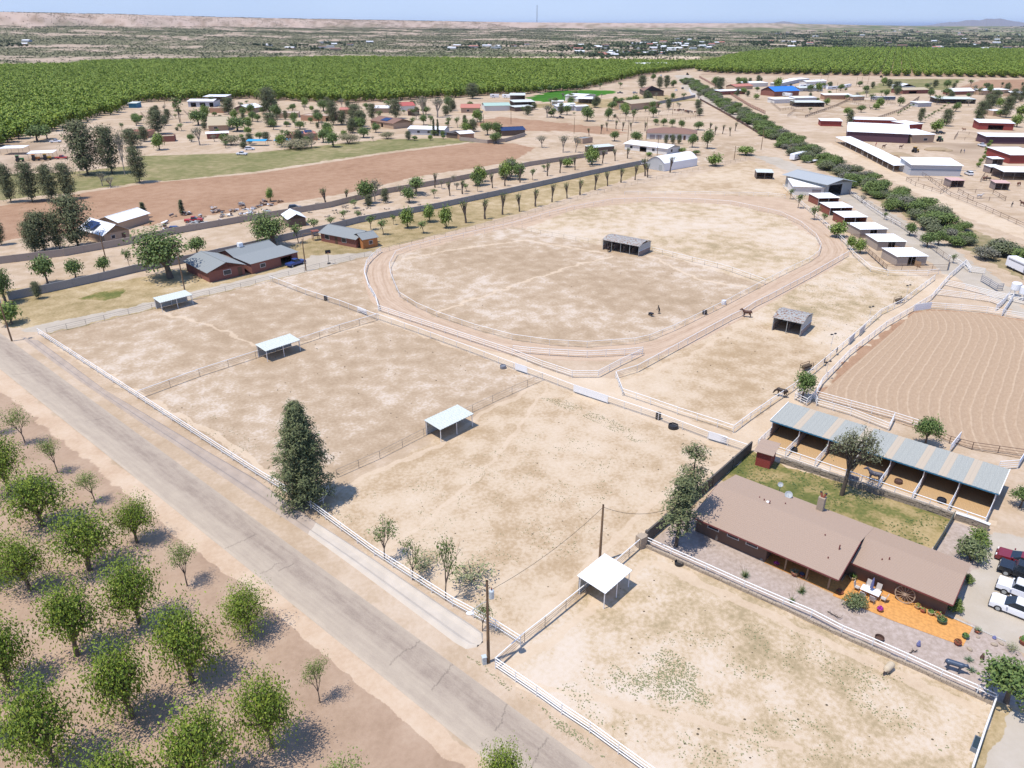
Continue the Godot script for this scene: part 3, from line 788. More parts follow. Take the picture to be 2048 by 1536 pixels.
func orchards():
	var rng := RandomNumberGenerator.new(); rng.seed = 17
	var cols := [Color(0.155, 0.225, 0.02), Color(0.20, 0.265, 0.026), Color(0.11, 0.175, 0.016), Color(0.24, 0.285, 0.03)]
	var kits := []
	for i in 4:
		kits.append(tree_meshes(200 + i, {"trunk": 1.8, "rad": 0.2, "fork": [5, 3], "open": 0.7, "shrink": 0.8, "leaves": 20, "clump": 2.0, "leaf": 0.5, "slim": 0.7, "cols": cols, "up": 0.2}))
	for w in [[ORCHARD_L, (Vector2(0,-223.3) - Vector2(-92.41,-135.9)).normalized(), "pecan_grove", "far_orchard", "dense bright green pecan orchard beyond the scattered houses", "leafy pecan tree along the edge of the orchard behind the houses", "pecan trees at the near edge of the orchard behind the houses"], [ORCHARD_R, (Vector2(913,-1897) - Vector2(484.4,-994)).normalized(), "pecan_grove", "far_orchard", "row-planted green orchard beyond the horse farm and fields", "leafy pecan tree in the front rows of the orchard beyond the horse farm", "pecan trees in the front rows of the orchard beyond the horse farm"]]:
		var poly: Array = w[0]
		var d: Vector2 = w[1]; var n := Vector2(-d.y, d.x)
		var lo := Vector2(1e9, 1e9); var hi := -lo
		for p in poly:
			var q := Vector2(p.dot(d), p.dot(n)); lo = lo.min(q); hi = hi.max(q)
		var spots := []
		var y := lo.y
		while y < hi.y:
			var x := lo.x
			while x < hi.x:
				var p := d * (x + rng.randf_range(-0.8, 0.8)) + n * (y + rng.randf_range(-0.6, 0.6))
				if absf(p.x) < -p.y * 0.75 + 40 and inside(p, poly) and rng.randf() > 0.02: spots.append(p)
				x += 7.6
			y += 11.6
		spots.sort_custom(func(p, q): return p.length_squared() < q.length_squared())
		var bins := [[], [], [], []]
		for i in spots.size():
			var s := rng.randf_range(9.6, 11.8); var h := rng.randf_range(7.6, 9.2)
			var k := rng.randi() % 4
			if i < 140:
				var t := plant("pecan_tree", kits[k], spots[i], s, h, w[5], "tree", w[6], rng.randf() * TAU)
			else:
				bins[k].append(Transform3D(Basis(Vector3.UP, rng.randf() * TAU).scaled_local(Vector3(s / kits[k].w, h / kits[k].h, s / kits[k].w)), v3(spots[i])))
		print("orchard ", spots.size())
		for k in 4:
			var mm := MultiMesh.new()
			mm.transform_format = MultiMesh.TRANSFORM_3D; mm.mesh = joined(kits[k]); mm.instance_count = bins[k].size()
			for i in bins[k].size(): mm.set_instance_transform(i, bins[k][i])
			var o := MultiMeshInstance3D.new(); o.multimesh = mm
			put(o, w[3]); tag(o, w[4], "orchard", w[4]); stuff(o)
	# orchard in front, beside the road
	var near := []
	for i in 5:
		near.append(tree_meshes(300 + i, {"trunk": 0.8, "rad": 0.2, "fork": [6, 3, 3], "open": 0.8, "shrink": 0.95, "leaves": 44, "clump": 1.15, "leaf": 0.08, "slim": 0.5, "cols": cols, "up": 0.15, "bend": 0.25}))
	var young := []
	for i in 3:
		young.append(tree_meshes(340 + i, {"trunk": 1.5, "rad": 0.1, "fork": [4, 3, 2], "open": 0.5, "shrink": 0.85, "leaves": 26, "clump": 0.85, "leaf": 0.09, "slim": 0.5, "cols": [Color(0.15, 0.20, 0.045), Color(0.20, 0.245, 0.055)], "up": 0.2, "bend": 0.25}))
	var spots := [[-71.53,-93.3,5.51,6.21,1],[-62.2,-85.23,4.8,5.92,1],[-53.65,-78.4,4.18,4.56,1],[-44.36,-70.05,5.63,6.75,0],[-35.45,-62.52,4.92,6.1,1],[-26.43,-55.68,5.8,6.46,0],[-17.36,-47.14,3.39,5.53,1],[-78.08,-95.5,5.24,6.7,1],[-65.83,-80.43,7.54,9.04,0],[-57.45,-73.24,8.26,8.64,0],[-47.46,-65.15,8.15,8.84,0],[-38.15,-57.06,7.44,8.99,0],[-29.77,-49.4,7.69,9.7,0],[-20.31,-42.53,6.36,9.29,0],[-57.37,-63.49,6.07,8.1,0],[-52.28,-61.89,6.51,7.69,0],[-42.26,-52.73,7.29,9.33,0],[-33.57,-45.54,7.52,9.74,0],[-24.42,-38.25,7.56,10.12,0],[-46.6,-49.11,6.5,9.11,0],[-37.83,-40.89,7.45,10.27,0],[-44.73,-43.26,4.71,7.67,0],[-0.95,-37.83,4.74,6.36,0],[-89.17,-101.79,7.08,7.8,0],[-29.45,-35.42,6.85,9.46,0],[-12.87,-36.2,5.78,7.12,1],[-70.4,-76.55,7.58,8.82,0]]
	for i in spots.size():
		var s: Array = spots[i]
		if s[4] == 1:
			plant("young_pecan_tree", young[i % 3], Vector2(s[0], s[1]), s[2], s[3], "small thin pecan sapling at the outer edge of the roadside orchard", "tree", "young trees in the roadside orchard", i * 1.7)
		else:
			plant("pecan_tree", near[i % 5], Vector2(s[0], s[1]), s[2] * 1.1, s[3] * 1.03, "full leafy pecan tree standing in bare brown soil across the road", "tree", "grown trees in the roadside orchard", i * 1.7)

# ---------------------------------------------------------------- fences
# rails: list of [height, radius]; posts every `gap` metres along each leg
func fence(n: String, label: String, pts: Array, h: float, rails: Array, gap: float, mt: String, pr := 0.05, group := "", cat := "fence", rail_mt := "") -> Node3D:
	var o: Vector2 = pts[0]
	var t := thing(n, label, cat, v3(o), 0.0, group)
	var rm: Material = M[rail_mt if rail_mt != "" else mt]
	var closed: bool = pts[0].distance_to(pts[-1]) < 0.5
	for i in pts.size() - 1:
		var a: Vector2 = pts[i] - o; var b: Vector2 = pts[i + 1] - o
		var l := a.distance_to(b)
		var k := maxi(1, roundi(l / gap))
		for j in k + (1 if i == pts.size() - 2 and not closed else 0):
			var p := a.lerp(b, float(j) / k)
			bar(t, "post", M[mt], v3(p, -0.1), v3(p, h), pr)
		for r in rails:
			bar(t, "rail", rm if r[1] > 0.02 else M["wire"], v3(a, r[0]), v3(b, r[0]), r[1])
	return t

const R3 := [[1.32, 0.055], [0.9, 0.04], [0.5, 0.04]]
const R4 := [[1.38, 0.055], [1.02, 0.045], [0.68, 0.045], [0.34, 0.045]]
const R2 := [[1.3, 0.06], [0.75, 0.035]]
const RTOP := [[1.35, 0.06], [1.0, 0.02], [0.7, 0.02], [0.4, 0.02]]

func panel(fn: Node3D, n: String, mt: String, a: Vector2, b: Vector2, y0: float, y1: float):
	var o := Vector2(fn.position.x, fn.position.z)
	var st := tool()
	var d := (b - a).normalized(); var w := Vector2(-d.y, d.x) * 0.03
	var lo := [v3(a - w - o, y0), v3(b - w - o, y0), v3(b + w - o, y0), v3(a + w - o, y0)]
	var hi := []
	for p in lo: hi.append(p + Vector3(0, y1 - y0, 0))
	prism(st, lo, hi)
	done(st, n, M[mt], fn)

func fences():
	fence("pipe_fence", "long white rail fence between the concrete ditch and the paddocks", P([-93.8,-135.3,-61.51,-107.48,-34.84,-84.48,-25.46,-76.76,-15.87,-67.58,-6.27,-59.37,-1.67,-56.02,0.84,-53.88]), 1.32, R3, 3.0, "white_pipe")
	fence("pipe_fence", "white four-rail pipe fence along the road at the weedy paddock", P([-1.57,-51.06,2.24,-47.81,4.4,-45.86,6.71,-43.95,8.91,-41.91,11.59,-39.46]), 1.38, R4, 3.0, "white_pipe", 0.06)
	fence("pipe_fence", "white rail fence from the roadside corner past the white shelter to the stone pillar", P([-1.57,-51.06,1.24,-54.34,3.36,-56.5,7.92,-61.34,11.59,-65.24,15.29,-69.39]), 1.38, RTOP, 3.4, "wire", 0.035, "", "fence", "white_pipe")
	var t := fence("pipe_fence", "white rail fence on a low stone kerb beside the gravel yard", P([15.65,-69.77,18.3,-67.58,21.7,-64.9,25.16,-62.05,28.53,-59.44,30.85,-57.7,33.1,-55.47,35.42,-53.75,37.8,-51.85,40.13,-49.86,42.46,-48.03,43.56,-47.09]), 1.1, [[1.1, 0.06], [0.72, 0.05]], 30.0, "white_pipe", 0.055)
	fence("pipe_fence", "low white single-rail fence beside the trough and the concrete drive", P([43.56,-47.09,40.6,-43.75,37.28,-39.9]), 1.1, [[1.1, 0.085], [0.5, 0.04]], 4.0, "white_pipe", 0.06)
	fence("wire_fence", "wire fence with thin posts running behind the shelter beside the tall pine", P([-23.71,-83.99,-18.67,-88.85,-13.13,-95.2,-6.26,-102.78,0,-109.31,5.27,-114.5]), 1.25, [[1.25, 0.025], [0.8, 0.015], [0.4, 0.015]], 4.5, "wire", 0.035)
	fence("pipe_fence", "short white gate section under the tall pine", P([-25.46,-76.76,-24.18,-78.07,-23.92,-80.08]), 1.35, R3, 2.0, "white_pipe")
	fence("pipe_fence", "white rail fence between the two dry paddocks", P([-61.26,-107.48,-54.54,-116.11,-47.17,-123.9,-40.85,-130,-34.5,-137.2,-27.83,-143.6]), 1.25, RTOP, 4.5, "wire", 0.035, "", "fence", "white_pipe")
	fence("wire_fence", "grey mesh fence along the drive of the brick houses", P([-92.26,-135.6,-84.55,-143,-77.71,-149.9,-68.68,-159.1,-60.59,-166.7,-48.54,-179.9,-35.9,-193.1,-30.93,-199,-16.47,-213.7,0,-230.4,12.74,-247.3,28.07,-267.4,54.47,-295.9,109.48,-349.3]), 1.2, [[1.2, 0.03], [0.8, 0.018], [0.4, 0.018]], 4.2, "wire", 0.035)
	fence("pipe_fence", "white fence from the drive down to the corner of the race track", P([-57.83,-169,-46.85,-159.1,-37.58,-151.8,-28.2,-143.3]), 1.3, RTOP, 3.6, "white_pipe", 0.04)
	t = fence("pipe_fence", "white lane fence with sign boards along the top of the paddocks", P([-27.78,-143.3,-18.57,-135.6,-7.86,-126.2,0.27,-118.82,5.27,-114.5,10.28,-109.87,15.48,-105.7,22.64,-99.99,28.92,-94.17,33.74,-90.34]), 1.35, RTOP, 3.6, "white_pipe", 0.045)
	panel(t, "sign_board", "white_metal", Vector2(0.53,-118.39), Vector2(2.63,-116.73), 0.3, 1.5)
	panel(t, "sign_board", "white_metal", Vector2(10.27,-109.68), Vector2(15.46,-105.53), 0.25, 1.5)
	panel(t, "gate_panel", "white_metal", Vector2(28.96,-94.02), Vector2(31.21,-92.44), 0.3, 1.5)
	panel(t, "sign_board", "white_metal", Vector2(-32.94,-148.1), Vector2(-30.75,-146), 0.3, 1.3)
	fence("pipe_fence", "white rail fence between the sandy lane and the race track", P([-28.66,-148.7,-13.35,-136.1,0,-125,5.37,-119.67,10.44,-115.5,14.97,-115.5,19.55,-120.5,24.27,-125.2]), 1.3, R3, 3.4, "white_pipe")
	fence("pipe_fence", "curved white rail fence round the outside of the race track bend", P([0.19,-126.6,3.36,-125.7,6.96,-125,13.84,-124.1,20.89,-125,24.38,-125.9]), 1.35, R3, 3.2, "white_pipe")
	fence("pipe_fence", "white fence following the straight of the race track", P([17.96,-115.1,22.1,-117.76,31.39,-127.8,45.39,-143,48.6,-146,52.8,-151.2,57.05,-155.4,72.34,-171.7,89.37,-190.7]), 1.3, RTOP, 3.6, "white_pipe", 0.045)
	fence("pipe_fence", "white rail fence bending round the foot of the horse paddock", P([17.96,-115.1,18.21,-108.57,22.28,-105.18,25.98,-101.95,31.24,-97.78,33.22,-96.1,36.95,-100.15,41.54,-104.83,47.16,-110.43]), 1.3, R2, 3.4, "white_pipe")
	t = fence("pipe_fence", "white fence with round emblems and grey sign boards beside the arena lane", P([47.16,-110.43,56.12,-120.7,64.74,-130.7,78.01,-146.3,85.04,-152.2,101.64,-170.1]), 1.3, R2, 3.4, "white_pipe")
	panel(t, "sign_board", "board_grey", Vector2(64.53,-130), Vector2(66.54,-132.5), 0.2, 1.5)
	panel(t, "sign_board", "board_grey", Vector2(68.27,-134.3), Vector2(70.6,-137.2), 0.2, 1.5)
	fence("pipe_fence", "white rail fence along the lane side of the ploughed arena", P([49.67,-107.66,52.82,-112.72,62.47,-124.8,75.79,-139.1,86.08,-148.7,93.44,-155.7,105.88,-171.3,108.13,-173.7]), 1.35, R3, 3.4, "white_pipe")
	fence("pipe_fence", "white rail fence along the foot of the ploughed arena", P([49.67,-107.66,54.13,-104.14,59.16,-100.15,61.79,-97.63]), 1.35, R3, 3.4, "white_pipe")
	fence("pipe_fence", "dark brown pipe fence along the foot of the ploughed arena", P([61.63,-97.32,64.03,-93.01,66.38,-91.31,72.67,-89.26,76.8,-87.79]), 1.2, [[1.2, 0.04], [0.8, 0.03], [0.4, 0.03]], 4.0, "rust_pipe")
	t = fence("pipe_fence", "white rail fence with a blank board at the head of the arena", P([86.08,-148.7,90.63,-150.3,96.34,-149,101.14,-147.5,106.72,-143.6,110.73,-139.9]), 1.35, R3, 3.4, "white_pipe")
	panel(t, "sign_board", "white_metal", Vector2(86.03,-148.4), Vector2(90.36,-149.9), 0.1, 1.6)
	fence("pipe_fence", "oval white rail fence round the inside of the race track", P([-30.92,-191.1,-30.97,-179.9,-29.37,-171.7,-25.51,-157.8,-20.72,-150.6,-15.77,-145.1,-7.45,-137.7,0,-132.5,7.18,-129.8,14.27,-128.8,23.57,-130.5,26.75,-132.2,32.65,-137.5,45.72,-151.2,59.76,-166.7,67.99,-175.7,76.99,-185.1,81.57,-191.1,85.01,-198.5,87.58,-209.1,88.47,-223.9,86.68,-237.1,83.98,-241.4,74.89,-253.4,62.57,-257.4,48.07,-259,34.66,-256.6,20.84,-245.8,12.11,-237.1,0,-222.7,-10.83,-212.5,-20.35,-204.2,-27.86,-196.5,-30.92,-191.1]), 1.25, [[1.25, 0.05], [0.7, 0.02]], 4.2, "white_pipe", 0.04)
	fence("pipe_fence", "white rail fence round the outside of the far left race track bend", P([-35.46,-194.5,-36.63,-187.9,-37.04,-182,-36.31,-174.5,-33.51,-164.1,-30.31,-155.4,-28.55,-148.7]), 1.35, R3, 3.2, "white_pipe")
	fence("wire_fence", "thin post fence across the oval left of the rusty open barn", P([3.01,-219,8.36,-213.1,21.43,-203.7,25.14,-201.6]), 1.2, [[1.2, 0.025], [0.6, 0.015]], 4.5, "wire", 0.035)
	fence("pipe_fence", "rusty and white fence across the oval right of the rusty open barn", P([37.9,-194.5,42.51,-189.7,46.66,-185.1,51.82,-179.9,54.6,-176.1,57.55,-170.9,59.76,-166.7]), 1.25, R2, 4.2, "wire", 0.035, "", "fence", "white_pipe")
	fence("pipe_fence", "white rail fence over the far end of the race track", P([40.72,-269.2,55.39,-269.2,71.46,-268.3,91.86,-266.6,96.82,-263.2]), 1.3, R2, 5.0, "white_pipe")
	fence("pipe_fence", "white fence between the track and the row of stalls", P([102.47,-282.9,99.5,-260.7,97.27,-237.8,94.9,-217.2,93.02,-201.6,90.57,-190.7,89.21,-176.9,92.07,-173.7,101.88,-173.7,105.09,-174.9]), 1.3, R2, 4.0, "white_pipe")
	fence("pipe_fence", "white gate rails where the arena lane meets the gravel road", P([108.13,-173.7,115.96,-182.5,113.67,-176.1,116.43,-174.9]), 1.4, R4, 3.0, "white_pipe")
	fence("pipe_fence", "white rail fence from the lane gate up to the gravel road", P([113.86,-187,114.18,-182,113.3,-176.1]), 1.2, R2, 3.0, "white_pipe")
	fence("pipe_fence", "white chute rails crossing the small pens above the arena", P([101.84,-165.9,104.97,-162.7,107.74,-158.5,110.59,-154.8,113.18,-151.8]), 1.5, R4, 3.4, "white_pipe")
	fence("pipe_fence", "white chute rails behind the blank board of the arena", P([96.2,-159.1,100.76,-157.1,105.73,-154.4,106.62,-151.8]), 1.5, R4, 3.4, "white_pipe")
	fence("pipe_fence", "white roping chute gates at the arena corner", P([103.68,-148.7,106.84,-151.8,110.93,-156.4,111.64,-155.7,105.06,-147.8,103.26,-145.7]), 1.7, R4, 1.6, "white_pipe", 0.07)
	fence("pipe_fence", "grey panel fence in front of the white water tanks", P([112.18,-169,112.02,-165.2,111.74,-161.9,113.33,-162.3]), 1.7, [[1.7, 0.05], [1.35, 0.09], [0.95, 0.09], [0.55, 0.09], [0.2, 0.05]], 2.6, "galv_dark", 0.05)
	# brown pipe pens of the stalls
	fence("pipe_pen", "brown pipe pen round the closed stalls beside the gravel road", P([93.58,-177.8,108.84,-177.8,113.04,-184.7,114.93,-198,117.8,-221.4,120.7,-248.8,122.4,-273.6]), 1.5, [[1.5, 0.04], [1.1, 0.03], [0.7, 0.03], [0.35, 0.03]], 4.0, "rust_pipe", 0.045)
	fence("pipe_pen", "brown pipe rail dividing the pens in front of the nearest stall", P([95.77,-195,93.58,-177.8]), 1.5, R4, 3.0, "rust_pipe")
	fence("pipe_pen", "brown pipe rail dividing the pens of the middle stalls", P([97.08,-208,102.54,-208]), 1.5, R4, 3.0, "rust_pipe")
	fence("rail_fence", "white board fence along the planted verge by the gravel road", P([122.4,-269.2,119.03,-245,117.62,-231,117.8,-221.4]), 1.2, R2, 4.0, "white_pipe")
	# neighbours
	fence("pipe_fence", "rusty pipe corral fence along the drain beside the horse farm", P([170.8,-333,166.8,-303.3,157.6,-267.4,157.3,-245,155.1,-220.8]), 1.5, R2, 5.0, "rust_pipe")
	fence("pipe_fence", "rusty pipe corral fence in front of the tan barn", P([65.41,-505.3,87.49,-511,109.1,-528.9,126.9,-548.1]), 1.5, R2, 6.0, "rust_pipe", 0.06)
	fence("board_fence", "long dark board fence between the corral and the young orchard", P([240.4,-511,279.3,-561.6,345.8,-667.9]), 1.6, [[1.4, 0.1], [1.0, 0.1], [0.5, 0.1]], 6.0, "rust_pipe", 0.1)
	fence("board_fence", "dark board fence of the square corral with the hay heap", P([195.9,-519.8,246.2,-594.5,308.5,-698.1]), 1.6, [[1.4, 0.1], [1.0, 0.1], [0.5, 0.1]], 6.0, "rust_pipe", 0.1)
	fence("board_fence", "red brown sheet fence beside the far end of the drain", P([222.1,-944,207.9,-820.9,196.8,-719.7,179.8,-590.7,175.9,-541.6]), 2.0, [[1.9, 0.12], [1.4, 0.12], [0.9, 0.12], [0.4, 0.12]], 6.0, "rust_red", 0.1)
	for c in [["round pen of brown rails on the bare lot by the machine shed", P([-257.9,-541.6,-251,-548.1,-238.5,-535.2,-234.7,-516.9,-244,-516.9,-257.9,-541.6])], ["square brown rail pen in front of the machine shed", P([-242.2,-548.1,-233.3,-554.8,-219.6,-528.9,-227,-519.8,-242.2,-548.1])], ["brown pipe corral before the white workshop", P([155.5,-295.9,165,-295.9,168.4,-285.8,155.9,-270.9,154.1,-285.8,155.5,-295.9])], ["brown pipe corral before the pink roofed shelters", P([163.7,-273.6,175,-270.9,172.3,-259,161,-259,163.7,-273.6])], ["brown pipe corral along the red ended stable", P([252.4,-436.3,260.3,-427.9,246.3,-408.1,238.2,-413.9,252.4,-436.3])], ["brown pipe corral behind the small white shelters", P([192.5,-306.6,199.4,-306.6,189.8,-291.8,183.5,-293.8,192.5,-306.6])], ["dark board corral beside the blue roofed barn", P([206.3,-627,229.3,-635.7,224.8,-598.4,192.9,-561.6,206.3,-627])], ["dark board corral before the livestock shelter", P([203.7,-561.6,225.3,-561.6,197.6,-522.8,186.2,-525.9,203.7,-561.6])], ["brown pipe corral in front of the far farm house", P([270.3,-627,298.2,-635.7,296.6,-606.3,266.6,-590.7,270.3,-627])], ["brown pipe pen below the tan barn", P([70.01,-528.9,93.52,-548.1,120.9,-561.6,125,-516.9,93.83,-491.5,68.11,-488.8,70.01,-528.9])]]:
		fence("stock_pen", c[0], c[1], 1.6, R2, 5.0, "rust_pipe", 0.07)
	# walls
	wall("block_wall", "long tan block wall behind the brick houses and the bare trees", P([-133.6,-182.5,-118.9,-190.7,-108.11,-201.6,-99.12,-213.7,-84.68,-227.7,-74.7,-236.5,-61.35,-248.8,-47.93,-270,-24.24,-292.8,7.87,-330.5,45.64,-364]), 1.9, 0.2, "block")
	wall("block_wall", "long grey block wall beside the brick houses and the tree row", P([-112.08,-155.7,-106.63,-160.9,-98.84,-169.4,-93.57,-176.1,-81.57,-187,-73.96,-195.5,-56.88,-215.4,-47.32,-227.7,-25.74,-246.5,0,-273.6,32.03,-308.9,58.96,-335.6]), 1.9, 0.2, "grey_block")
	wall("block_wall", "dark stone block wall running from the stone pillar to the red shed", P([15.87,-70.05,18.72,-73.24,26.6,-81.94,34.29,-90.76]), 1.7, 0.2, "dark_block")
	wall("stone_wall", "rough brown stone wall between the lawn and the stable lane", P([37.56,-87.79,41.97,-84.6,45.05,-82.18,48,-79.85,51.36,-77.41,54.66,-74.66]), 0.9, 0.45, "stone", true)
	wall("stone_wall", "white capped stone wall beyond the round shrub", P([54.85,-74.66,56.46,-73.44,57.66,-72.25]), 0.9, 0.4, "stone", true, "white_pipe")
	wall("stone_kerb", "low tan stone kerb under the white yard fence", P([15.57,-69.3,21.6,-64.48,28.41,-59.07,32.97,-55.14,37.65,-51.54,42.3,-47.75,43.32,-46.93]), 0.4, 0.3, "tan_stone", true)
	wall("stone_pillar", "square stone pillar where the white fences meet the block wall", P([15.1,-69.3,15.77,-69.77]), 1.5, 0.55, "tan_stone")
	wall("metal_fence", "dark slatted metal fence at the end of the lawn", P([54.55,-74.46,51.06,-70.52,48.36,-67.58]), 1.3, 0.05, "green_metal")
	wall("adobe_wall", "tan wall in front of the solar roofed house", P([-27.78,-410,-12.76,-398.9,-3.69,-404.4,7.23,-427.9]), 1.8, 0.25, "block")
	wall("grey_fence", "grey panel fence beside the villa with many cars", P([115.3,-614.4,132.1,-635.7,156.6,-672.7]), 2.2, 0.15, "grey_block")
	wall("white_fence", "white panel fence at the bend of the far dirt road", P([166.6,-742.7,158.7,-698.1,158.1,-677.7]), 2.2, 0.15, "white_metal")
	wall("dark_wall", "dark low wall along the dirt road past the cattle pens", P([155.4,-649.1,149.7,-561.6,144.5,-491.5,138.8,-421.8]), 1.2, 0.2, "rust_pipe")

# a wall of straight panels between piers, each panel a part; rough walls get lumpy courses
func wall(n: String, label: String, pts: Array, h: float, th: float, mt: String, rough := false, cap := ""):
	var o: Vector2 = pts[0]
	var t := thing(n, label, "wall" if n.find("fence") < 0 and n.find("pillar") < 0 else ("fence" if n.find("fence") >= 0 else "pillar"), v3(o))
	var rng := RandomNumberGenerator.new(); rng.seed = label.hash()
	for i in pts.size() - 1:
		var a: Vector2 = pts[i] - o; var b: Vector2 = pts[i + 1] - o
		var l := a.distance_to(b); var d := (b - a) / l; var w := Vector2(-d.y, d.x) * th / 2
		if rough:
			# courses of separate stones
			var y := 0.0
			while y < h - 0.05:
				var ch := minf(rng.randf_range(0.2, 0.32), h - y)
				var x := 0.0
				var st := tool()
				while x < l:
					var sl := minf(rng.randf_range(0.3, 0.7), l - x)
					var g := rng.randf_range(-0.05, 0.05); var e := rng.randf_range(0.8, 1.15)
					var p := a + d * (x + 0.012); var q := a + d * (x + sl - 0.012)
					var u := w * e
					var lo := [v3(p + u, y), v3(q + u, y), v3(q - u, y), v3(p - u, y)]
					var up := ch + (g if y + ch >= h else -0.02)
					var hi := [v3(p + u * 0.9, y + up), v3(q + u * 0.9, y + up), v3(q - u * 0.9, y + up), v3(p - u * 0.9, y + up)]
					if Vector3(hi[1] - hi[0]).cross(hi[3] - hi[0]).y > 0: lo.reverse(); hi.reverse()
					prism(st, lo, hi)
					x += sl
				done(st, "stone_course", M[mt], t)
				y += ch
		else:
			var k := maxi(1, roundi(l / 6.0))
			for j in k:
				var p := a.lerp(b, float(j) / k); var q := a.lerp(b, float(j + 1) / k)
				var mid := (p + q) / 2
				box(t, "wall_panel", M[mt], v3(mid, h / 2), Vector3(p.distance_to(q) - 0.02, h, th), Vector3(0, yaw(p, q), 0))
				box(t, "pier", M[mt], v3(p, h / 2 + 0.03), Vector3(th * 1.7, h + 0.06, th * 1.7), Vector3(0, yaw(p, q), 0))
		if cap != "":
			box(t, "coping", M[cap], v3((a + b) / 2, h + 0.06), Vector3(l, 0.1, th * 1.1), Vector3(0, yaw(a, b), 0))

# ---------------------------------------------------------------- sheds and barns
# corrugated sheet over the quad a b c d (clockwise from above), ribs along a-d
func ribs(st: SurfaceTool, a: Vector3, b: Vector3, c: Vector3, d: Vector3, n: int, dep: float):
	for i in n:
		var q := []
		for f in [0.0, 0.35, 0.5, 0.85, 1.0]:
			var t: float = (i + f) / n
			var up := dep if f == 0.5 or f == 0.85 else 0.0
			q.append([a.lerp(b, t) + Vector3(0, up, 0), d.lerp(c, t) + Vector3(0, up, 0)])
		for k in 4: quad(st, q[k][0], q[k + 1][0], q[k + 1][1], q[k][1])

# the sheet with an underside, as one roof part
func roof_sheet(parent: Node, n: String, mt: Material, a: Vector3, b: Vector3, c: Vector3, d: Vector3, ribs_n: int, dep := 0.03) -> MeshInstance3D:
	var st := tool()
	var up := Vector3(0, 0.05, 0)
	slab(st, a, b, c, d, 0.05)
	if ribs_n > 0: ribs(st, a + up * 0.1, b + up * 0.1, c + up * 0.1, d + up * 0.1, ribs_n, dep)
	# shingle courses step down the slope
	if ribs_n < 0: ribs(st, d + up * 0.1, a + up * 0.1, b + up * 0.1, c + up * 0.1, -ribs_n, 0.035)
	return done(st, n, mt, parent)

# lean-to on posts: A-B is the open front seen from the camera, D metres deep behind it
func shelter(label: String, A: Vector2, B: Vector2, D: float, hf: float, hb: float, roof: String, wall_m: String, post: String, bays: int, group := "", sides := 3, over := 0.15, n := "loafing_shed") -> Node3D:
	var L := A.distance_to(B)
	var t := thing(n, label, "shed", v3(A), yaw(A, B), group)
	roof_sheet(t, "roof", M[roof], Vector3(-over, hb, -D - over), Vector3(L + over, hb, -D - over), Vector3(L + over, hf, over), Vector3(-over, hf, over), int(L / 0.45))
	for i in bays + 1:
		var x := L * i / bays
		bar(t, "post", M[post], Vector3(clampf(x, 0.06, L - 0.06), -0.1, -0.06), Vector3(clampf(x, 0.06, L - 0.06), hf - 0.06, -0.06), 0.06)
		bar(t, "post", M[post], Vector3(clampf(x, 0.06, L - 0.06), -0.1, -D + 0.12), Vector3(clampf(x, 0.06, L - 0.06), hb - 0.06, -D + 0.12), 0.06)
	bar(t, "beam", M[post], Vector3(0, hf - 0.08, -0.06), Vector3(L, hf - 0.08, -0.06), 0.05)
	if sides & 1: box(t, "back_wall", M[wall_m], Vector3(L / 2, (hb - 0.1) / 2, -D), Vector3(L, hb - 0.12, 0.04))
	if sides & 2: box(t, "side_wall", M[wall_m], Vector3(0, (hf - 0.1) / 2, -D / 2), Vector3(0.04, hf - 0.12, D - 0.1))
	if sides & 4: box(t, "side_wall", M[wall_m], Vector3(L, (hf - 0.1) / 2, -D / 2), Vector3(0.04, hf - 0.12, D - 0.1))
	return t

# opening on a wall: face "f" front (x from A), "r" right end, "l" left end (x from the front corner backwards)
func opening(t: Node3D, o: Array, L: float, D: float):
	# [kind, face, x, y, w, h]
	var c := Vector3(o[2], o[3] + o[5] / 2, 0.0); var r := 0.0
	if o[1] == "r": c = Vector3(L, c.y, -o[2]); r = PI / 2
	if o[1] == "l": c = Vector3(0, c.y, -o[2]); r = -PI / 2
	var out := Vector3(0, 0, 1).rotated(Vector3.UP, r)
	var kind: String = o[0]
	if kind == "window":
		var f := box(t, "window", M["frame_white"], c + out * 0.02, Vector3(o[4] + 0.14, o[5] + 0.14, 0.06), Vector3(0, r, 0))
		var g := box(t, "pane", M["glass_dark"], c + out * 0.045, Vector3(o[4], o[5], 0.04), Vector3(0, r, 0))
		t.remove_child(g); f.add_child(g, true)
		g.transform = f.transform.affine_inverse() * g.transform
	elif kind == "door": box(t, "door", M["door_brown"], c + out * 0.02, Vector3(o[4], o[5], 0.06), Vector3(0, r, 0))
	elif kind == "garage": box(t, "garage_door", M["garage_door"], c + out * 0.02, Vector3(o[4], o[5], 0.06), Vector3(0, r, 0))

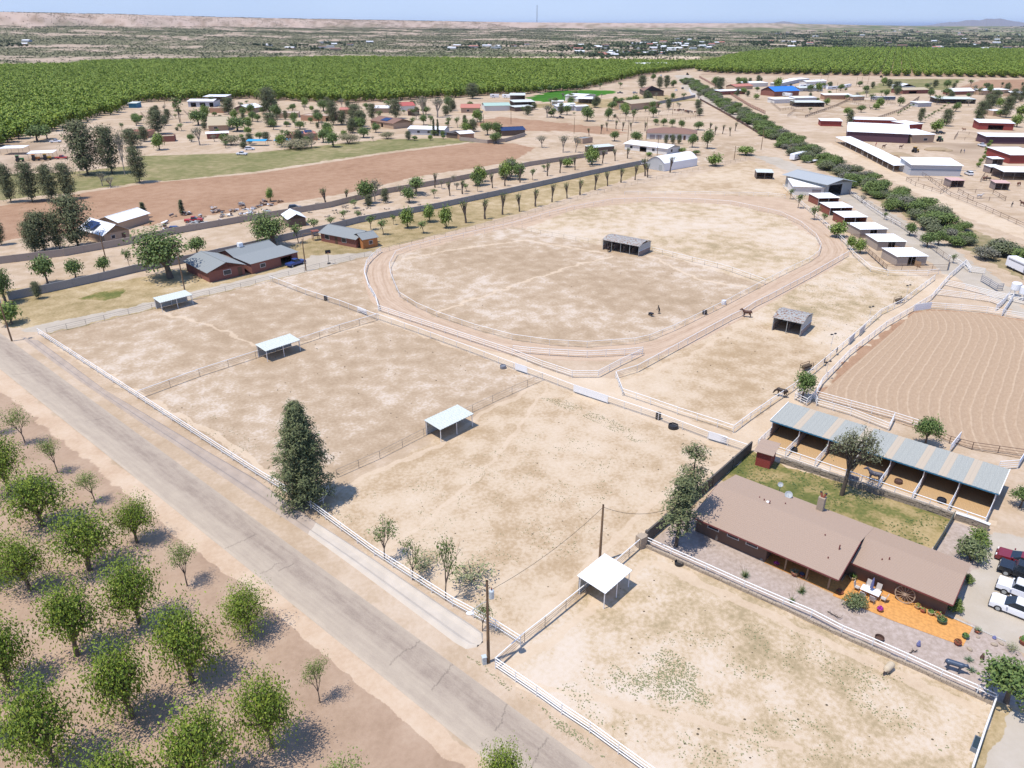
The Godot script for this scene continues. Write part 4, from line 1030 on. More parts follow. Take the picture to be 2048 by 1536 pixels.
# four thin walls with real openings in the front one
func hollow(t: Node3D, L: float, D: float, hf: float, hb: float, m: Material, holes: Array):
	holes.sort_custom(func(p, q): return p[2] < q[2])
	var st := tool(); var x := 0.0
	var wallp := func(a, b, y0, ya, yb, th):
		var d: Vector3 = (b - a).normalized(); var w: Vector3 = Vector3(-d.z, 0, d.x) * th / 2
		var up0 := Vector3(0, y0, 0); var ua := Vector3(0, ya, 0); var ub := Vector3(0, yb, 0)
		prism(st, [a + w + up0, a - w + up0, b - w + up0, b + w + up0], [a + w + ua, a - w + ua, b - w + ub, b + w + ub])
	for o in holes:
		var x0 := clampf(o[2] - o[4] / 2, 0.15, L - 0.6); var x1 := clampf(o[2] + o[4] / 2, 0.5, L - 0.15)
		if x0 > x: wallp.call(Vector3(x, 0, -0.1), Vector3(x0, 0, -0.1), -0.1, hf, hf, 0.2)
		wallp.call(Vector3(x0, 0, -0.1), Vector3(x1, 0, -0.1), minf(o[3] + o[5], hf - 0.1), hf, hf, 0.2)
		x = x1
	if x < L: wallp.call(Vector3(x, 0, -0.1), Vector3(L, 0, -0.1), -0.1, hf, hf, 0.2)
	wallp.call(Vector3(L, 0, -D + 0.1), Vector3(0, 0, -D + 0.1), -0.1, hb, hb, 0.2)
	wallp.call(Vector3(0.1, 0, -D), Vector3(0.1, 0, -0.2), -0.1, hb, hf, 0.19)
	wallp.call(Vector3(L - 0.1, 0, -0.2), Vector3(L - 0.1, 0, -D), -0.1, hf, hb, 0.19)
	done(st, "wall", m, t)

# pitched building; A-B is the camera-side wall at its foot. ridge "x" runs along A-B, "z" runs back, "m" one slope, "f" flat with parapet
func house(n: String, label: String, A: Vector2, B: Vector2, D: float, hw: float, hr: float, ridge: String, wm: String, rm: String, ops: Array = [], over := 0.4, cat := "house", rib := 0, group := "") -> Node3D:
	var L := A.distance_to(B)
	var t := thing(n, label, cat, v3(A), yaw(A, B), group)
	if rib == 0 and rm in ["grey_roof", "tile_roof", "brown_roof"]: rib = -int((D if ridge != "z" else L) / 2 / 0.4)
	var holes := []
	for o in ops:
		if o[0] == "open" and o[1] == "f": holes.append(o)
	if holes.size() > 0:
		hollow(t, L, D, hw, hw + (hr if ridge == "m" else 0.0), M[wm], holes)
	var st := tool()
	var b := [Vector3(0, -0.1, 0), Vector3(0, -0.1, -D), Vector3(L, -0.1, -D), Vector3(L, -0.1, 0)]
	if ridge == "x":
		if holes.is_empty(): prism(st, b, [Vector3(0, hw, 0), Vector3(0, hw, -D), Vector3(L, hw, -D), Vector3(L, hw, 0)])
		for x in [0.0, L]:
			tri(st, Vector3(x, hw, 0), Vector3(x, hw + hr, -D / 2), Vector3(x, hw, -D)); tri(st, Vector3(x, hw, 0), Vector3(x, hw, -D), Vector3(x, hw + hr, -D / 2))
		done(st, "wall", M[wm], t)
		var k := over * hr / (D / 2)
		var e := 0.12
		roof_sheet(t, "roof", M[rm], Vector3(-over, hw + hr + e, -D / 2), Vector3(L + over, hw + hr + e, -D / 2), Vector3(L + over, hw - k + e, over), Vector3(-over, hw - k + e, over), rib)
		roof_sheet(t, "roof", M[rm], Vector3(-over, hw - k + e, -D - over), Vector3(L + over, hw - k + e, -D - over), Vector3(L + over, hw + hr + e, -D / 2), Vector3(-over, hw + hr + e, -D / 2), rib)
		box(t, "ridge_cap", M[rm], Vector3(L / 2, hw + hr + e + 0.02, -D / 2), Vector3(L + over * 2, 0.07, 0.3))
	elif ridge == "z":
		if holes.is_empty(): prism(st, b, [Vector3(0, hw, 0), Vector3(0, hw, -D), Vector3(L, hw, -D), Vector3(L, hw, 0)])
		for z in [0.0, -D]:
			tri(st, Vector3(0, hw, z), Vector3(L / 2, hw + hr, z), Vector3(L, hw, z)); tri(st, Vector3(0, hw, z), Vector3(L, hw, z), Vector3(L / 2, hw + hr, z))
		done(st, "wall", M[wm], t)
		var k := over * hr / (L / 2)
		var e := 0.12
		roof_sheet(t, "roof", M[rm], Vector3(-over, hw - k + e, over), Vector3(-over, hw - k + e, -D - over), Vector3(L / 2, hw + hr + e, -D - over), Vector3(L / 2, hw + hr + e, over), rib)
		roof_sheet(t, "roof", M[rm], Vector3(L / 2, hw + hr + e, over), Vector3(L / 2, hw + hr + e, -D - over), Vector3(L + over, hw - k + e, -D - over), Vector3(L + over, hw - k + e, over), rib)
		box(t, "ridge_cap", M[rm], Vector3(L / 2, hw + hr + e + 0.02, -D / 2), Vector3(0.3, 0.07, D + over * 2))
	elif ridge == "h":
		# hipped
		prism(st, b, [Vector3(0, hw, 0), Vector3(0, hw, -D), Vector3(L, hw, -D), Vector3(L, hw, 0)])
		done(st, "wall", M[wm], t)
		var q := tool(); var y := hw + 0.03
		var a0 := Vector3(-over, y, over); var a1 := Vector3(-over, y, -D - over); var a2 := Vector3(L + over, y, -D - over); var a3 := Vector3(L + over, y, over)
		var in_ := minf(D, L) / 2
		var r0 := Vector3(in_, y + hr, -D / 2); var r1 := Vector3(L - in_, y + hr, -D / 2)
		quad(q, a0, r0, r1, a3); quad(q, a2, r1, r0, a1); tri(q, a1, r0, a0); tri(q, a3, r1, a2)
		quad(q, a0, a3, a2, a1)
		done(q, "roof", M[rm], t)
	else:
		var hb := hw + (hr if ridge == "m" else 0.0)
		if holes.is_empty():
			prism(st, b, [Vector3(0, hw, 0), Vector3(0, hb, -D), Vector3(L, hb, -D), Vector3(L, hw, 0)])
			done(st, "wall", M[wm], t)
		if ridge == "m":
			roof_sheet(t, "roof", M[rm], Vector3(-over, hb + 0.08, -D - over), Vector3(L + over, hb + 0.08, -D - over), Vector3(L + over, hw + 0.08, over), Vector3(-over, hw + 0.08, over), rib)
		else:
			box(t, "roof", M[rm], Vector3(L / 2, hw + 0.02, -D / 2), Vector3(L - 0.5, 0.06, D - 0.5))
			for q in [[Vector3(L / 2, hw + 0.15, -0.12), Vector3(L, 0.3, 0.25)], [Vector3(L / 2, hw + 0.15, -D + 0.12), Vector3(L, 0.3, 0.25)], [Vector3(0.12, hw + 0.15, -D / 2), Vector3(0.25, 0.3, D - 0.5)], [Vector3(L - 0.12, hw + 0.15, -D / 2), Vector3(0.25, 0.3, D - 0.5)]]:
				box(t, "parapet", M[wm], q[0], q[1])
	for o in ops: opening(t, o, L, D)
	return t

func materials_two():
	mat("board_grey", Color(0.45, 0.45, 0.46), 0.6)
	mat("galv_dark", Color(0.24, 0.25, 0.28), 0.55, 0.2, 0.1, 1.0)
	mat("rust_red", Color(0.22, 0.07, 0.045), 0.85, 0, 0.2, 1.5)
	mat("dark_block", Color(0.115, 0.10, 0.085), 0.95, 0, 0.25, 0.8)
	mat("stone", Color(0.26, 0.215, 0.165), 0.95, 0, 0.35, 0.5)
	mat("tan_stone", Color(0.36, 0.29, 0.215), 0.95, 0, 0.25, 0.6)
	mat("green_metal", Color(0.10, 0.12, 0.10), 0.6)
	mat("frame_white", Color(0.72, 0.71, 0.68), 0.6)
	mat("glass_dark", Color(0.03, 0.035, 0.045), 0.08)
	mat("door_brown", Color(0.10, 0.055, 0.035), 0.6)
	mat("garage_door", Color(0.30, 0.27, 0.27), 0.6, 0, 0.08, 1.0)
	mat("galv_roof", Color(0.52, 0.55, 0.51), 0.85, 0, 0.14, 2.5); mat("stable_roof", Color(0.33, 0.335, 0.30), 0.9, 0, 0.14, 1.6)
	mat("white_roof", Color(0.80, 0.80, 0.79), 0.5, 0, 0.04, 3.0)
	mat("grey_roof", Color(0.24, 0.255, 0.25), 0.95, 0, 0.16, 1.2, 0.06)
	mat("brown_roof", Color(0.36, 0.265, 0.2), 0.95, 0, 0.3, 0.9, 0.12)
	mat("tile_roof", Color(0.22, 0.125, 0.09), 0.9, 0, 0.2, 1.2)
	mat("red_roof", Color(0.40, 0.09, 0.07), 0.7, 0, 0.1, 2.0)
	mat("coral_roof", Color(0.45, 0.17, 0.12), 0.7, 0, 0.1, 2.0)
	mat("blue_roof", Color(0.03, 0.18, 0.55), 0.5, 0, 0.08, 2.0)
	mat("tan_roof", Color(0.44, 0.36, 0.24), 0.8, 0, 0.1, 2.0)
	mat("green_roof", Color(0.35, 0.48, 0.40), 0.6, 0, 0.1, 2.0)
	mat("dark_roof", Color(0.10, 0.09, 0.085), 0.9, 0, 0.15, 2.0)
	mat("solar", Color(0.018, 0.03, 0.09), 0.15, 0.2)
	mat("brick", Color(0.235, 0.095, 0.07), 0.9, 0, 0.22, 0.5, 0.12)
	mat("brown_brick", Color(0.155, 0.095, 0.065), 0.9, 0, 0.2, 0.5, 0.12)
	mat("orange_wall", Color(0.42, 0.17, 0.055), 0.85, 0, 0.08, 1.5)
	mat("stucco_white", Color(0.68, 0.66, 0.62), 0.9, 0, 0.05, 2.0)
	mat("stucco_tan", Color(0.45, 0.32, 0.22), 0.9, 0, 0.08, 2.0)
	mat("adobe", Color(0.42, 0.24, 0.15), 0.9, 0, 0.1, 2.0)
	mat("grey_wall", Color(0.44, 0.45, 0.47), 0.8, 0, 0.06, 2.0)
	mat("brown_wall", Color(0.14, 0.10, 0.075), 0.85, 0, 0.15, 1.2)
	mat("barn_red", Color(0.26, 0.045, 0.035), 0.75, 0, 0.16, 0.9)
	mat("purple_wood", Color(0.10, 0.05, 0.065), 0.85, 0, 0.2, 1.0)
	mat("fascia_red", Color(0.17, 0.045, 0.04), 0.6)
	mat("stable_panel", Color(0.36, 0.30, 0.25), 0.8, 0, 0.15, 0.9)
	mat("orange_sand", Color(0.42, 0.27, 0.13), 1.0, 0, 0.15, 1.5)
	mat("patio", Color(0.56, 0.27, 0.075), 0.75, 0, 0.14, 2.6, 0.02)
	mat("cream", Color(0.46, 0.38, 0.28), 0.6, 0, 0.06, 1.0)
	mat("weathered", Color(0.26, 0.21, 0.19), 0.9, 0, 0.35, 0.7)
	mat("blue_trim", Color(0.03, 0.16, 0.27), 0.6)
	mat("timber", Color(0.30, 0.19, 0.11), 0.85, 0, 0.2, 0.7)
	var rr := mat("rusty_roof", Color(0.5, 0.5, 0.5), 0.7, 0.1, 0.2, 5.0, 0.03)
	var nt: NoiseTexture2D = rr.albedo_texture
	var g := Gradient.new()
	g.offsets = PackedFloat32Array([0.3, 0.52, 0.6, 0.75]); g.colors = PackedColorArray([Color8(150, 152, 150), Color8(172, 172, 166), Color8(138, 112, 92), Color8(112, 72, 52)])
	nt.color_ramp = g

func sheds():
	materials_two()
	var grp := "grey metal loafing sheds in the paddocks"
	shelter("grey metal loafing shed on white posts beside the drive fence", Vector2(-74.65,-147.9), Vector2(-69.96,-152.9), 3.2, 2.2, 2.5, "galv_roof", "galv", "white_pipe", 2, grp, 1)
	shelter("grey metal loafing shed on white posts at the fence between the two dry paddocks", Vector2(-44.49,-122.1), Vector2(-39.75,-127.2), 3.3, 2.2, 2.5, "galv_roof", "galv", "white_pipe", 2, grp, 1)
	shelter("grey metal loafing shed on white posts at the wire fence behind the tall pine", Vector2(-10.43,-93.35), Vector2(-5.98,-98.11), 3.3, 2.2, 2.5, "galv_roof", "galv", "white_pipe", 2, grp, 1)
	shelter("bright white roofed loafing shed at the fence of the weedy paddock", Vector2(9.63,-58.97), Vector2(12.76,-62.39), 3.4, 2.3, 2.55, "white_roof", "galv", "white_pipe", 2, "", 1)
	# two barns with rust-streaked curved roofs
	rust_barn("long open barn with a rust streaked roof in the middle of the race track", Vector2(24.77,-197), Vector2(33.57,-190.2), 6.4, 2.9, 4)
	rust_barn("two-bay open barn with a rust streaked roof in the horse paddock", Vector2(52.22,-137.7), Vector2(56.74,-134.3), 6.6, 2.9, 2)
	# row of stalls
	var fr := P([97.76,-181.6,105.5,-182,99.33,-196,106.82,-196,100.13,-209.1,108.04,-209.7,101.5,-223.9,108.67,-224.5,102.34,-237.1,109.73,-237.8,104.12,-251.8,111.42,-252.6])
	var words := ["nearest the arena lane", "second from the arena lane", "third from the arena lane", "first of the three open ones", "middle one of the three open ones", "next to the big grey barn"]
	for i in 6:
		var A: Vector2 = fr[i * 2]; var B: Vector2 = fr[i * 2 + 1]
		if i < 3:
			var L := A.distance_to(B)
			var t := shelter("closed horse stall with white roof and grey panels, " + words[i], A, B, 7.5, 2.5, 2.6, "white_roof", "stable_panel", "wire", 2, "horse stalls beside the gravel road", 7, 0.3, "horse_stall")
			for x in [0.19, 0.81]: box(t, "front_panel", M["stable_panel"], Vector3(L * x, 1.15, 0), Vector3(L * 0.37, 2.2, 0.06))
			box(t, "stall_door", M["timber"], Vector3(L * 0.66, 0.75, 0.9), Vector3(0.07, 1.4, 1.7), Vector3(0, 0.4, 0))
		else:
			shelter("open fronted horse stall with a pale roof, " + words[i], A, B, 7.0, 2.5, 2.7, "white_roof", "rust_red", "white_pipe", 2, "horse stalls beside the gravel road", 7, 0.3, "horse_stall")
	# barn group behind the stalls
	var b := house("hay_barn", "big grey open barn behind the stalls beside the gravel road", Vector2(112.31,-266.6), Vector2(123.5,-271.8), 20, 4.4, 1.2, "z", "galv", "galv", [["open", "f", 4.4, 0.0, 6.4, 3.8]], 1.2, "barn", 30)
	house("white_shed", "white roofed building against the big grey barn", Vector2(101.54,-269.2), Vector2(111.92,-267.4), 12, 3.0, 0.6, "m", "stucco_white", "white_roof", [["garage", "f", 8, 0, 3, 2.2]], 0.4, "shed", 20)
	shelter("small dark loafing shed at the far tip of the paddocks", Vector2(97.56,-300.1), Vector2(103.82,-299), 6, 2.6, 2.9, "galv_roof", "brown_wall", "wire", 2, "", 7)
	stable()
	# red garden shed
	var s := house("garden_shed", "small red wooden shed with a brown overhanging roof at the lawn corner", Vector2(33.83,-87.14), Vector2(35.47,-86.05), 2.7, 2.3, 0.35, "m", "barn_red", "brown_roof", [], 0.35, "shed")

func rust_barn(label: String, A: Vector2, B: Vector2, D: float, h: float, bays: int):
	var L := A.distance_to(B)
	var t := thing("open_barn", label, "barn", v3(A), yaw(A, B))
	var prof := [[0.25, h - 0.15], [-D * 0.25, h + 0.45], [-D * 0.5, h + 0.65], [-D * 0.78, h + 0.42], [-D - 0.2, h - 0.2]]
	for i in 4:
		roof_sheet(t, "roof", M["rusty_roof"], Vector3(-0.2, prof[i + 1][1], prof[i + 1][0]), Vector3(L + 0.2, prof[i + 1][1], prof[i + 1][0]), Vector3(L + 0.2, prof[i][1], prof[i][0]), Vector3(-0.2, prof[i][1], prof[i][0]), int(L / 0.5))
	for i in bays + 1:
		var x := clampf(L * i / bays, 0.08, L - 0.08)
		bar(t, "post", M["galv"], Vector3(x, -0.1, 0), Vector3(x, h - 0.1, 0), 0.07)
		if i > 0 and i < bays: box(t, "stall_divider", M["weathered"], Vector3(x, 0.7, -D * 0.6), Vector3(0.06, 1.4, D * 0.7))
	box(t, "back_wall", M["weathered"], Vector3(L / 2, h * 0.45, -D + 0.05), Vector3(L, h * 0.9, 0.05))
	for x in [0.0, L]:
		box(t, "end_sheet", M["galv"], Vector3(x, h * 0.75, -D / 2), Vector3(0.05, h * 0.55, D - 0.1))
		for k in 5: box(t, "end_board", M["weathered"], Vector3(x, 0.65, -D * (0.1 + 0.2 * k)), Vector3(0.07, 1.3, D * 0.185))
		bar(t, "rail", M["white_pipe"], Vector3(x + 0.06, h * 0.47, 0), Vector3(x + 0.06, h * 0.47, -D), 0.06)

func stable():
	# long shade row of seven bays; front is its camera side
	var A := Vector2(38.46,-95.24); var B := Vector2(60.54,-76.48)
	var L := A.distance_to(B); var D := 6.3
	var t := thing("horse_stable", "long stable with a grey roof striped by tan skylights above open horse pens", "stable", v3(A), yaw(A, B))
	var hf := 2.7; var hb := 3.0
	var n := 7
	# roof sheets with skylight strips between them
	var sky := [0.125, 0.27, 0.41, 0.555, 0.69, 0.785, 0.885]
	var x0 := -0.2
	for k in sky.size() + 1:
		var x1: float = L * sky[k] - 0.5 if k < sky.size() else L + 0.2
		roof_sheet(t, "roof_sheet", M["stable_roof"], Vector3(x0, hb, -D - 0.2), Vector3(x1, hb, -D - 0.2), Vector3(x1, hf, 0.3), Vector3(x0, hf, 0.3), int((x1 - x0) / 0.6))
		if k < sky.size():
			roof_sheet(t, "skylight", M["cream"], Vector3(x1, hb, -D - 0.2), Vector3(x1 + 1.0, hb, -D - 0.2), Vector3(x1 + 1.0, hf, 0.3), Vector3(x1, hf, 0.3), 2)
			x0 = x1 + 1.0
	box(t, "fascia", M["blue_trim"], Vector3(L / 2, hf - 0.1, 0.31), Vector3(L + 0.4, 0.16, 0.03))
	for x in [-0.23, L + 0.23]:
		var e := box(t, "gable_trim", M["white_pipe"], Vector3(x, (hf + hb) / 2, -D / 2 + 0.05), Vector3(0.1, 0.22, D + 0.5), Vector3(atan2(hb - hf, D), 0, 0))
	box(t, "back_wall", M["brown_brick"], Vector3(L / 2, 1.35, -D), Vector3(L, 2.7, 0.12))
	box(t, "bedding", M["orange_sand"], Vector3(L / 2, 0.015, -1.2), Vector3(L - 0.2, 0.03, D + 2.0))
	for i in n + 1:
		var x := L * i / n
		x = clampf(x, 0.08, L - 0.08)
		bar(t, "post", M["white_pipe"], Vector3(x, -0.1, 0), Vector3(x, hf - 0.05, 0), 0.07)
		box(t, "divider", M["weathered"], Vector3(x, 0.75, -D / 2 + 0.5), Vector3(0.12, 1.5, D - 0.6))
		if i == n or i == 0:
			box(t, "end_wall", M["weathered"], Vector3(x, 1.3, -D / 2), Vector3(0.1, 2.6, D))
		# rails running out from the post to the lane fence
		for h in [0.5, 0.85, 1.2, 1.5]:
			bar(t, "pen_rail", M["white_pipe"], Vector3(x, h, 0), Vector3(x, h, 4.6), 0.04)
		bar(t, "pen_post", M["white_pipe"], Vector3(x, -0.1, 4.6), Vector3(x, 1.55, 4.6), 0.06)
		bar(t, "pen_post", M["white_pipe"], Vector3(x, -0.1, 2.3), Vector3(x, 1.5, 2.3), 0.04)
		if i < n:
			var xm := L * (i + 0.5) / n
			bar(t, "pen_post", M["white_pipe"], Vector3(xm, -0.1, 4.6), Vector3(xm, 1.35, 4.6), 0.05)
			for h in [[1.35, 0.06], [1.0, 0.025], [0.65, 0.025], [0.3, 0.04]]:
				bar(t, "front_rail", M["white_pipe"], Vector3(x, h[0], 4.6), Vector3(L * (i + 1) / n, h[0], 4.6), h[1])
			if i == 0 or i == 3: box(t, "gate_panel", M["galv_dark"], Vector3(L * (i + 0.22) / n, 0.5, 4.62), Vector3(1.7, 0.85, 0.04))

# ---------------------------------------------------------------- ranch house and yard
func main_house():
	var A := Vector2(22.37, -70.93); var B := Vector2(34.42, -60.61)
	var yw := yaw(A, B)
	var t := thing("ranch_house", "long brown brick ranch house with a stepped tan shingle roof and porch", "house", v3(A), yw)
	var hw := 2.5; var hr := 3.75
	# walls
	box(t, "wall", M["brown_brick"], Vector3(3.4, 1.2, -6.2), Vector3(8.8, 2.6, 10.6))
	box(t, "wall", M["brown_brick"], Vector3(11.6, 1.2, -7.4), Vector3(7.7, 2.6, 8.2))
	box(t, "wall", M["brown_brick"], Vector3(20.4, 1.15, -8.25), Vector3(10.1, 2.5, 7.1))
	# roof: four slopes as slabs
	var rm: Material = M["brown_roof"]
	roof_sheet(t, "roof", rm, Vector3(-1.3, hr, -6.3), Vector3(15.86, hr, -6.3), Vector3(15.86, hw, 0), Vector3(-1.3, hw, 0), -22)
	roof_sheet(t, "roof", rm, Vector3(-1.3, hw, -11.9), Vector3(15.86, hw, -11.9), Vector3(15.86, hr, -6.3), Vector3(-1.3, hr, -6.3), -22)
	roof_sheet(t, "roof", rm, Vector3(15.863, 3.3, -8.2), Vector3(25.9, 3.3, -8.2), Vector3(25.9, 2.3, -4.0), Vector3(15.863, 2.3, -4.0), -22)
	roof_sheet(t, "roof", rm, Vector3(15.863, 2.42, -12.1), Vector3(25.9, 2.42, -12.1), Vector3(25.9, 3.3, -8.2), Vector3(15.863, 3.3, -8.2), -22)
	# gable ends
	var st := tool()
	for g in [[-0.98, -0.9, -11.5, -6.3, hr - 0.08, 2.4], [25.42, -4.7, -11.8, -8.2, 3.2, 2.3], [15.5, -0.9, -11.5, -6.3, hr - 0.1, 2.4]]:
		var a := Vector3(g[0], g[5], g[1]); var b := Vector3(g[0], g[4], g[3]); var c := Vector3(g[0], g[5], g[2])
		tri(st, a, b, c); tri(st, a, c, b)
	done(st, "gable", M["brown_brick"], t)
	# fascia boards
	for f in [[Vector3(7.28, hw - 0.1, 0.02), Vector3(17.1, 0.17, 0.05)], [Vector3(20.9, 2.2, -3.98), Vector3(10.0, 0.17, 0.05)]]:
		box(t, "fascia", M["fascia_red"], f[0], f[1])
	for f in [[Vector3(15.88, hw - 0.08, 0), Vector3(15.88, hr - 0.06, -6.3)], [Vector3(-1.32, hw - 0.08, 0), Vector3(-1.32, hr - 0.06, -6.3)], [Vector3(25.92, 2.22, -4.0), Vector3(25.92, 3.24, -8.2)]]:
		bar(t, "rake_board", M["fascia_red"], f[0], f[1], 0.06)
	# porch posts and floor
	for x in [10.06, 12.46, 14.85]: box(t, "porch_post", M["timber"], Vector3(x, 1.2, -0.95), Vector3(0.16, 2.45, 0.16))
	box(t, "porch_floor", M["patio"], Vector3(11.7, 0.04, -2.0), Vector3(7.8, 0.08, 2.6))
	# windows and door
	for x in [1.2, 3.7, 6.0]: opening(t, ["window", "f", x, 1.35, 1.3, 0.5], 0, 0)
	for w in t.get_children():
		if w.name.begins_with("window"): w.position.z -= 0.9
	for w in [[9.2, 1.0, 1.5, 1.1], [13.3, 1.0, 1.6, 1.1]]:
		var f := box(t, "window", M["frame_white"], Vector3(w[0], w[1] + w[3] / 2, -3.28), Vector3(w[2] + 0.14, w[3] + 0.14, 0.06))
		var g := box(f, "pane", M["glass_dark"], Vector3(0, 0, 0.6), Vector3(0.9, 0.9, 0.5))
	box(t, "door", M["door_brown"], Vector3(11.2, 1.05, -3.28), Vector3(1.0, 2.1, 0.06))
	# chimney with clay pots, vents and pipes
	var c := box(t, "chimney", M["tan_stone"], Vector3(9.9, 3.3, -10.9), Vector3(0.75, 2.6, 0.75))
	for k in 2:
		var p := bar(t, "chimney_pot", M["pot_clay"], Vector3(9.8 + k * 0.2, 4.6, -10.9), Vector3(9.65 + k * 0.55, 5.15, -10.9), 0.14, true)
		ball(t, "chimney_cowl", M["black"], Vector3(9.62 + k * 0.6, 5.2, -10.9), Vector3(0.3, 0.16, 0.3))
	for v in [[3.7, 3.3, -7.5, 0.35], [4.4, 3.5, -7.2, 0.3], [5.2, 3.6, -6.9, 0.45], [6.5, 3.2, -8.6, 0.25], [12.4, 3.4, -5.2, 0.3], [14.4, 3.2, -4.0, 0.75], [13.9, 2.9, -2.2, 0.25], [19.0, 2.9, -6.4, 0.3], [18.4, 2.75, -6.0, 0.2]]:
		bar(t, "vent_pipe", M["fascia_red"], Vector3(v[0], v[1] - 0.3, v[2]), Vector3(v[0], v[1] + v[3], v[2]), 0.07)
	ball(t, "roof_vent", M["white_metal"], Vector3(4.9, 3.65, -7.1), Vector3(0.4, 0.2, 0.4))
	# satellite dishes
	for d in [[4.0, -13.6, 0.35], [5.9, -11.3, 0.48]]:
		var q := thing("satellite_dish", "grey white satellite dish on a mast " + ("in the lawn behind the brown roof" if d[0] < 5 else "at the back eave of the brown roof"), "dish", v3(A) + Vector3(d[0], 0, d[1]).rotated(Vector3.UP, yw), yw, "satellite dishes")
		var hgt := 2.4 if d[0] < 5 else 2.9
		bar(q, "mast", M["galv"], Vector3(0, -0.1, 0), Vector3(0, hgt, 0), 0.035)
		var m := mesh("dish", lathe([Vector2(0.001, 0), Vector2(d[2] * 0.6, 0.05), Vector2(d[2], 0.16), Vector2(d[2] * 0.97, 0.18), Vector2(d[2] * 0.5, 0.06), Vector2(0.001, 0.03)]), M["galv"], q)
		m.position = Vector3(0, hgt, 0.05); m.rotation = Vector3(0.7, 0.3, 0)
		bar(q, "feed_arm", M["galv"], Vector3(0, hgt, 0.1), Vector3(0.1, hgt + 0.3, 0.45), 0.02)
	# patio
	var px := func(x, z): return A + Vector2(x * 0.7595 + z * 0.6505, x * 0.6505 - z * 0.7595)
	structure(sheet("patio", PackedVector2Array([px.call(15.6, 0.3), px.call(15.6, 4.65), px.call(25.6, 4.9), px.call(28.06, 4.86), px.call(27.9, 1.4), px.call(21.5, 0.55)]), 0.03, M["patio"], Vector2.ZERO, Vector2.ONE))
	structure(sheet("garden_edging", PackedVector2Array([px.call(25.7, 4.95), px.call(25.75, 5.2), px.call(31.0, 5.0), px.call(31.0, 4.75)]), 0.05, M["concrete"], Vector2.ZERO, Vector2.ONE))
	yard(A, yw)

func at_yard(A: Vector2, yw: float, x: float, z: float) -> Vector3:
	return v3(A) + Vector3(x, 0, -z).rotated(Vector3.UP, yw)

func pot(label: String, p: Vector3, r: float, h: float, mt: String, fl: Array, size := 0.1, spiky := false):
	var t := thing("plant_pot", label, "plant pot", p)
	mesh("pot", lathe([Vector2(r * 0.6, 0), Vector2(r * 0.95, h * 0.8), Vector2(r * 1.08, h * 0.82), Vector2(r * 1.08, h), Vector2(r * 0.9, h), Vector2(r * 0.85, h * 0.85), Vector2(0.001, h * 0.85)], 12), M[mt], t)
	var st := tool(); var rng := RandomNumberGenerator.new(); rng.seed = label.hash()
	for i in 70:
		var d := Vector3(rng.randfn(), absf(rng.randfn()), rng.randfn()).normalized()
		if spiky:
			var a := Vector3(0, h * 0.8, 0); var b := a + d * r * 1.7; var w := d.cross(Vector3.UP).normalized() * 0.05
			var c := blend(rng, fl)
			for v in [a - w, b, a + w]: st.set_color(c); st.set_normal(Vector3.UP); st.add_vertex(v)
		else: leaf(st, rng, Vector3(0, h, 0) + d * Vector3(r, r * 0.9, r) * rng.randf_range(0.5, 1.0), size, 0.7, blend(rng, fl), d)
	done(st, "foliage", M["leaf"], t)

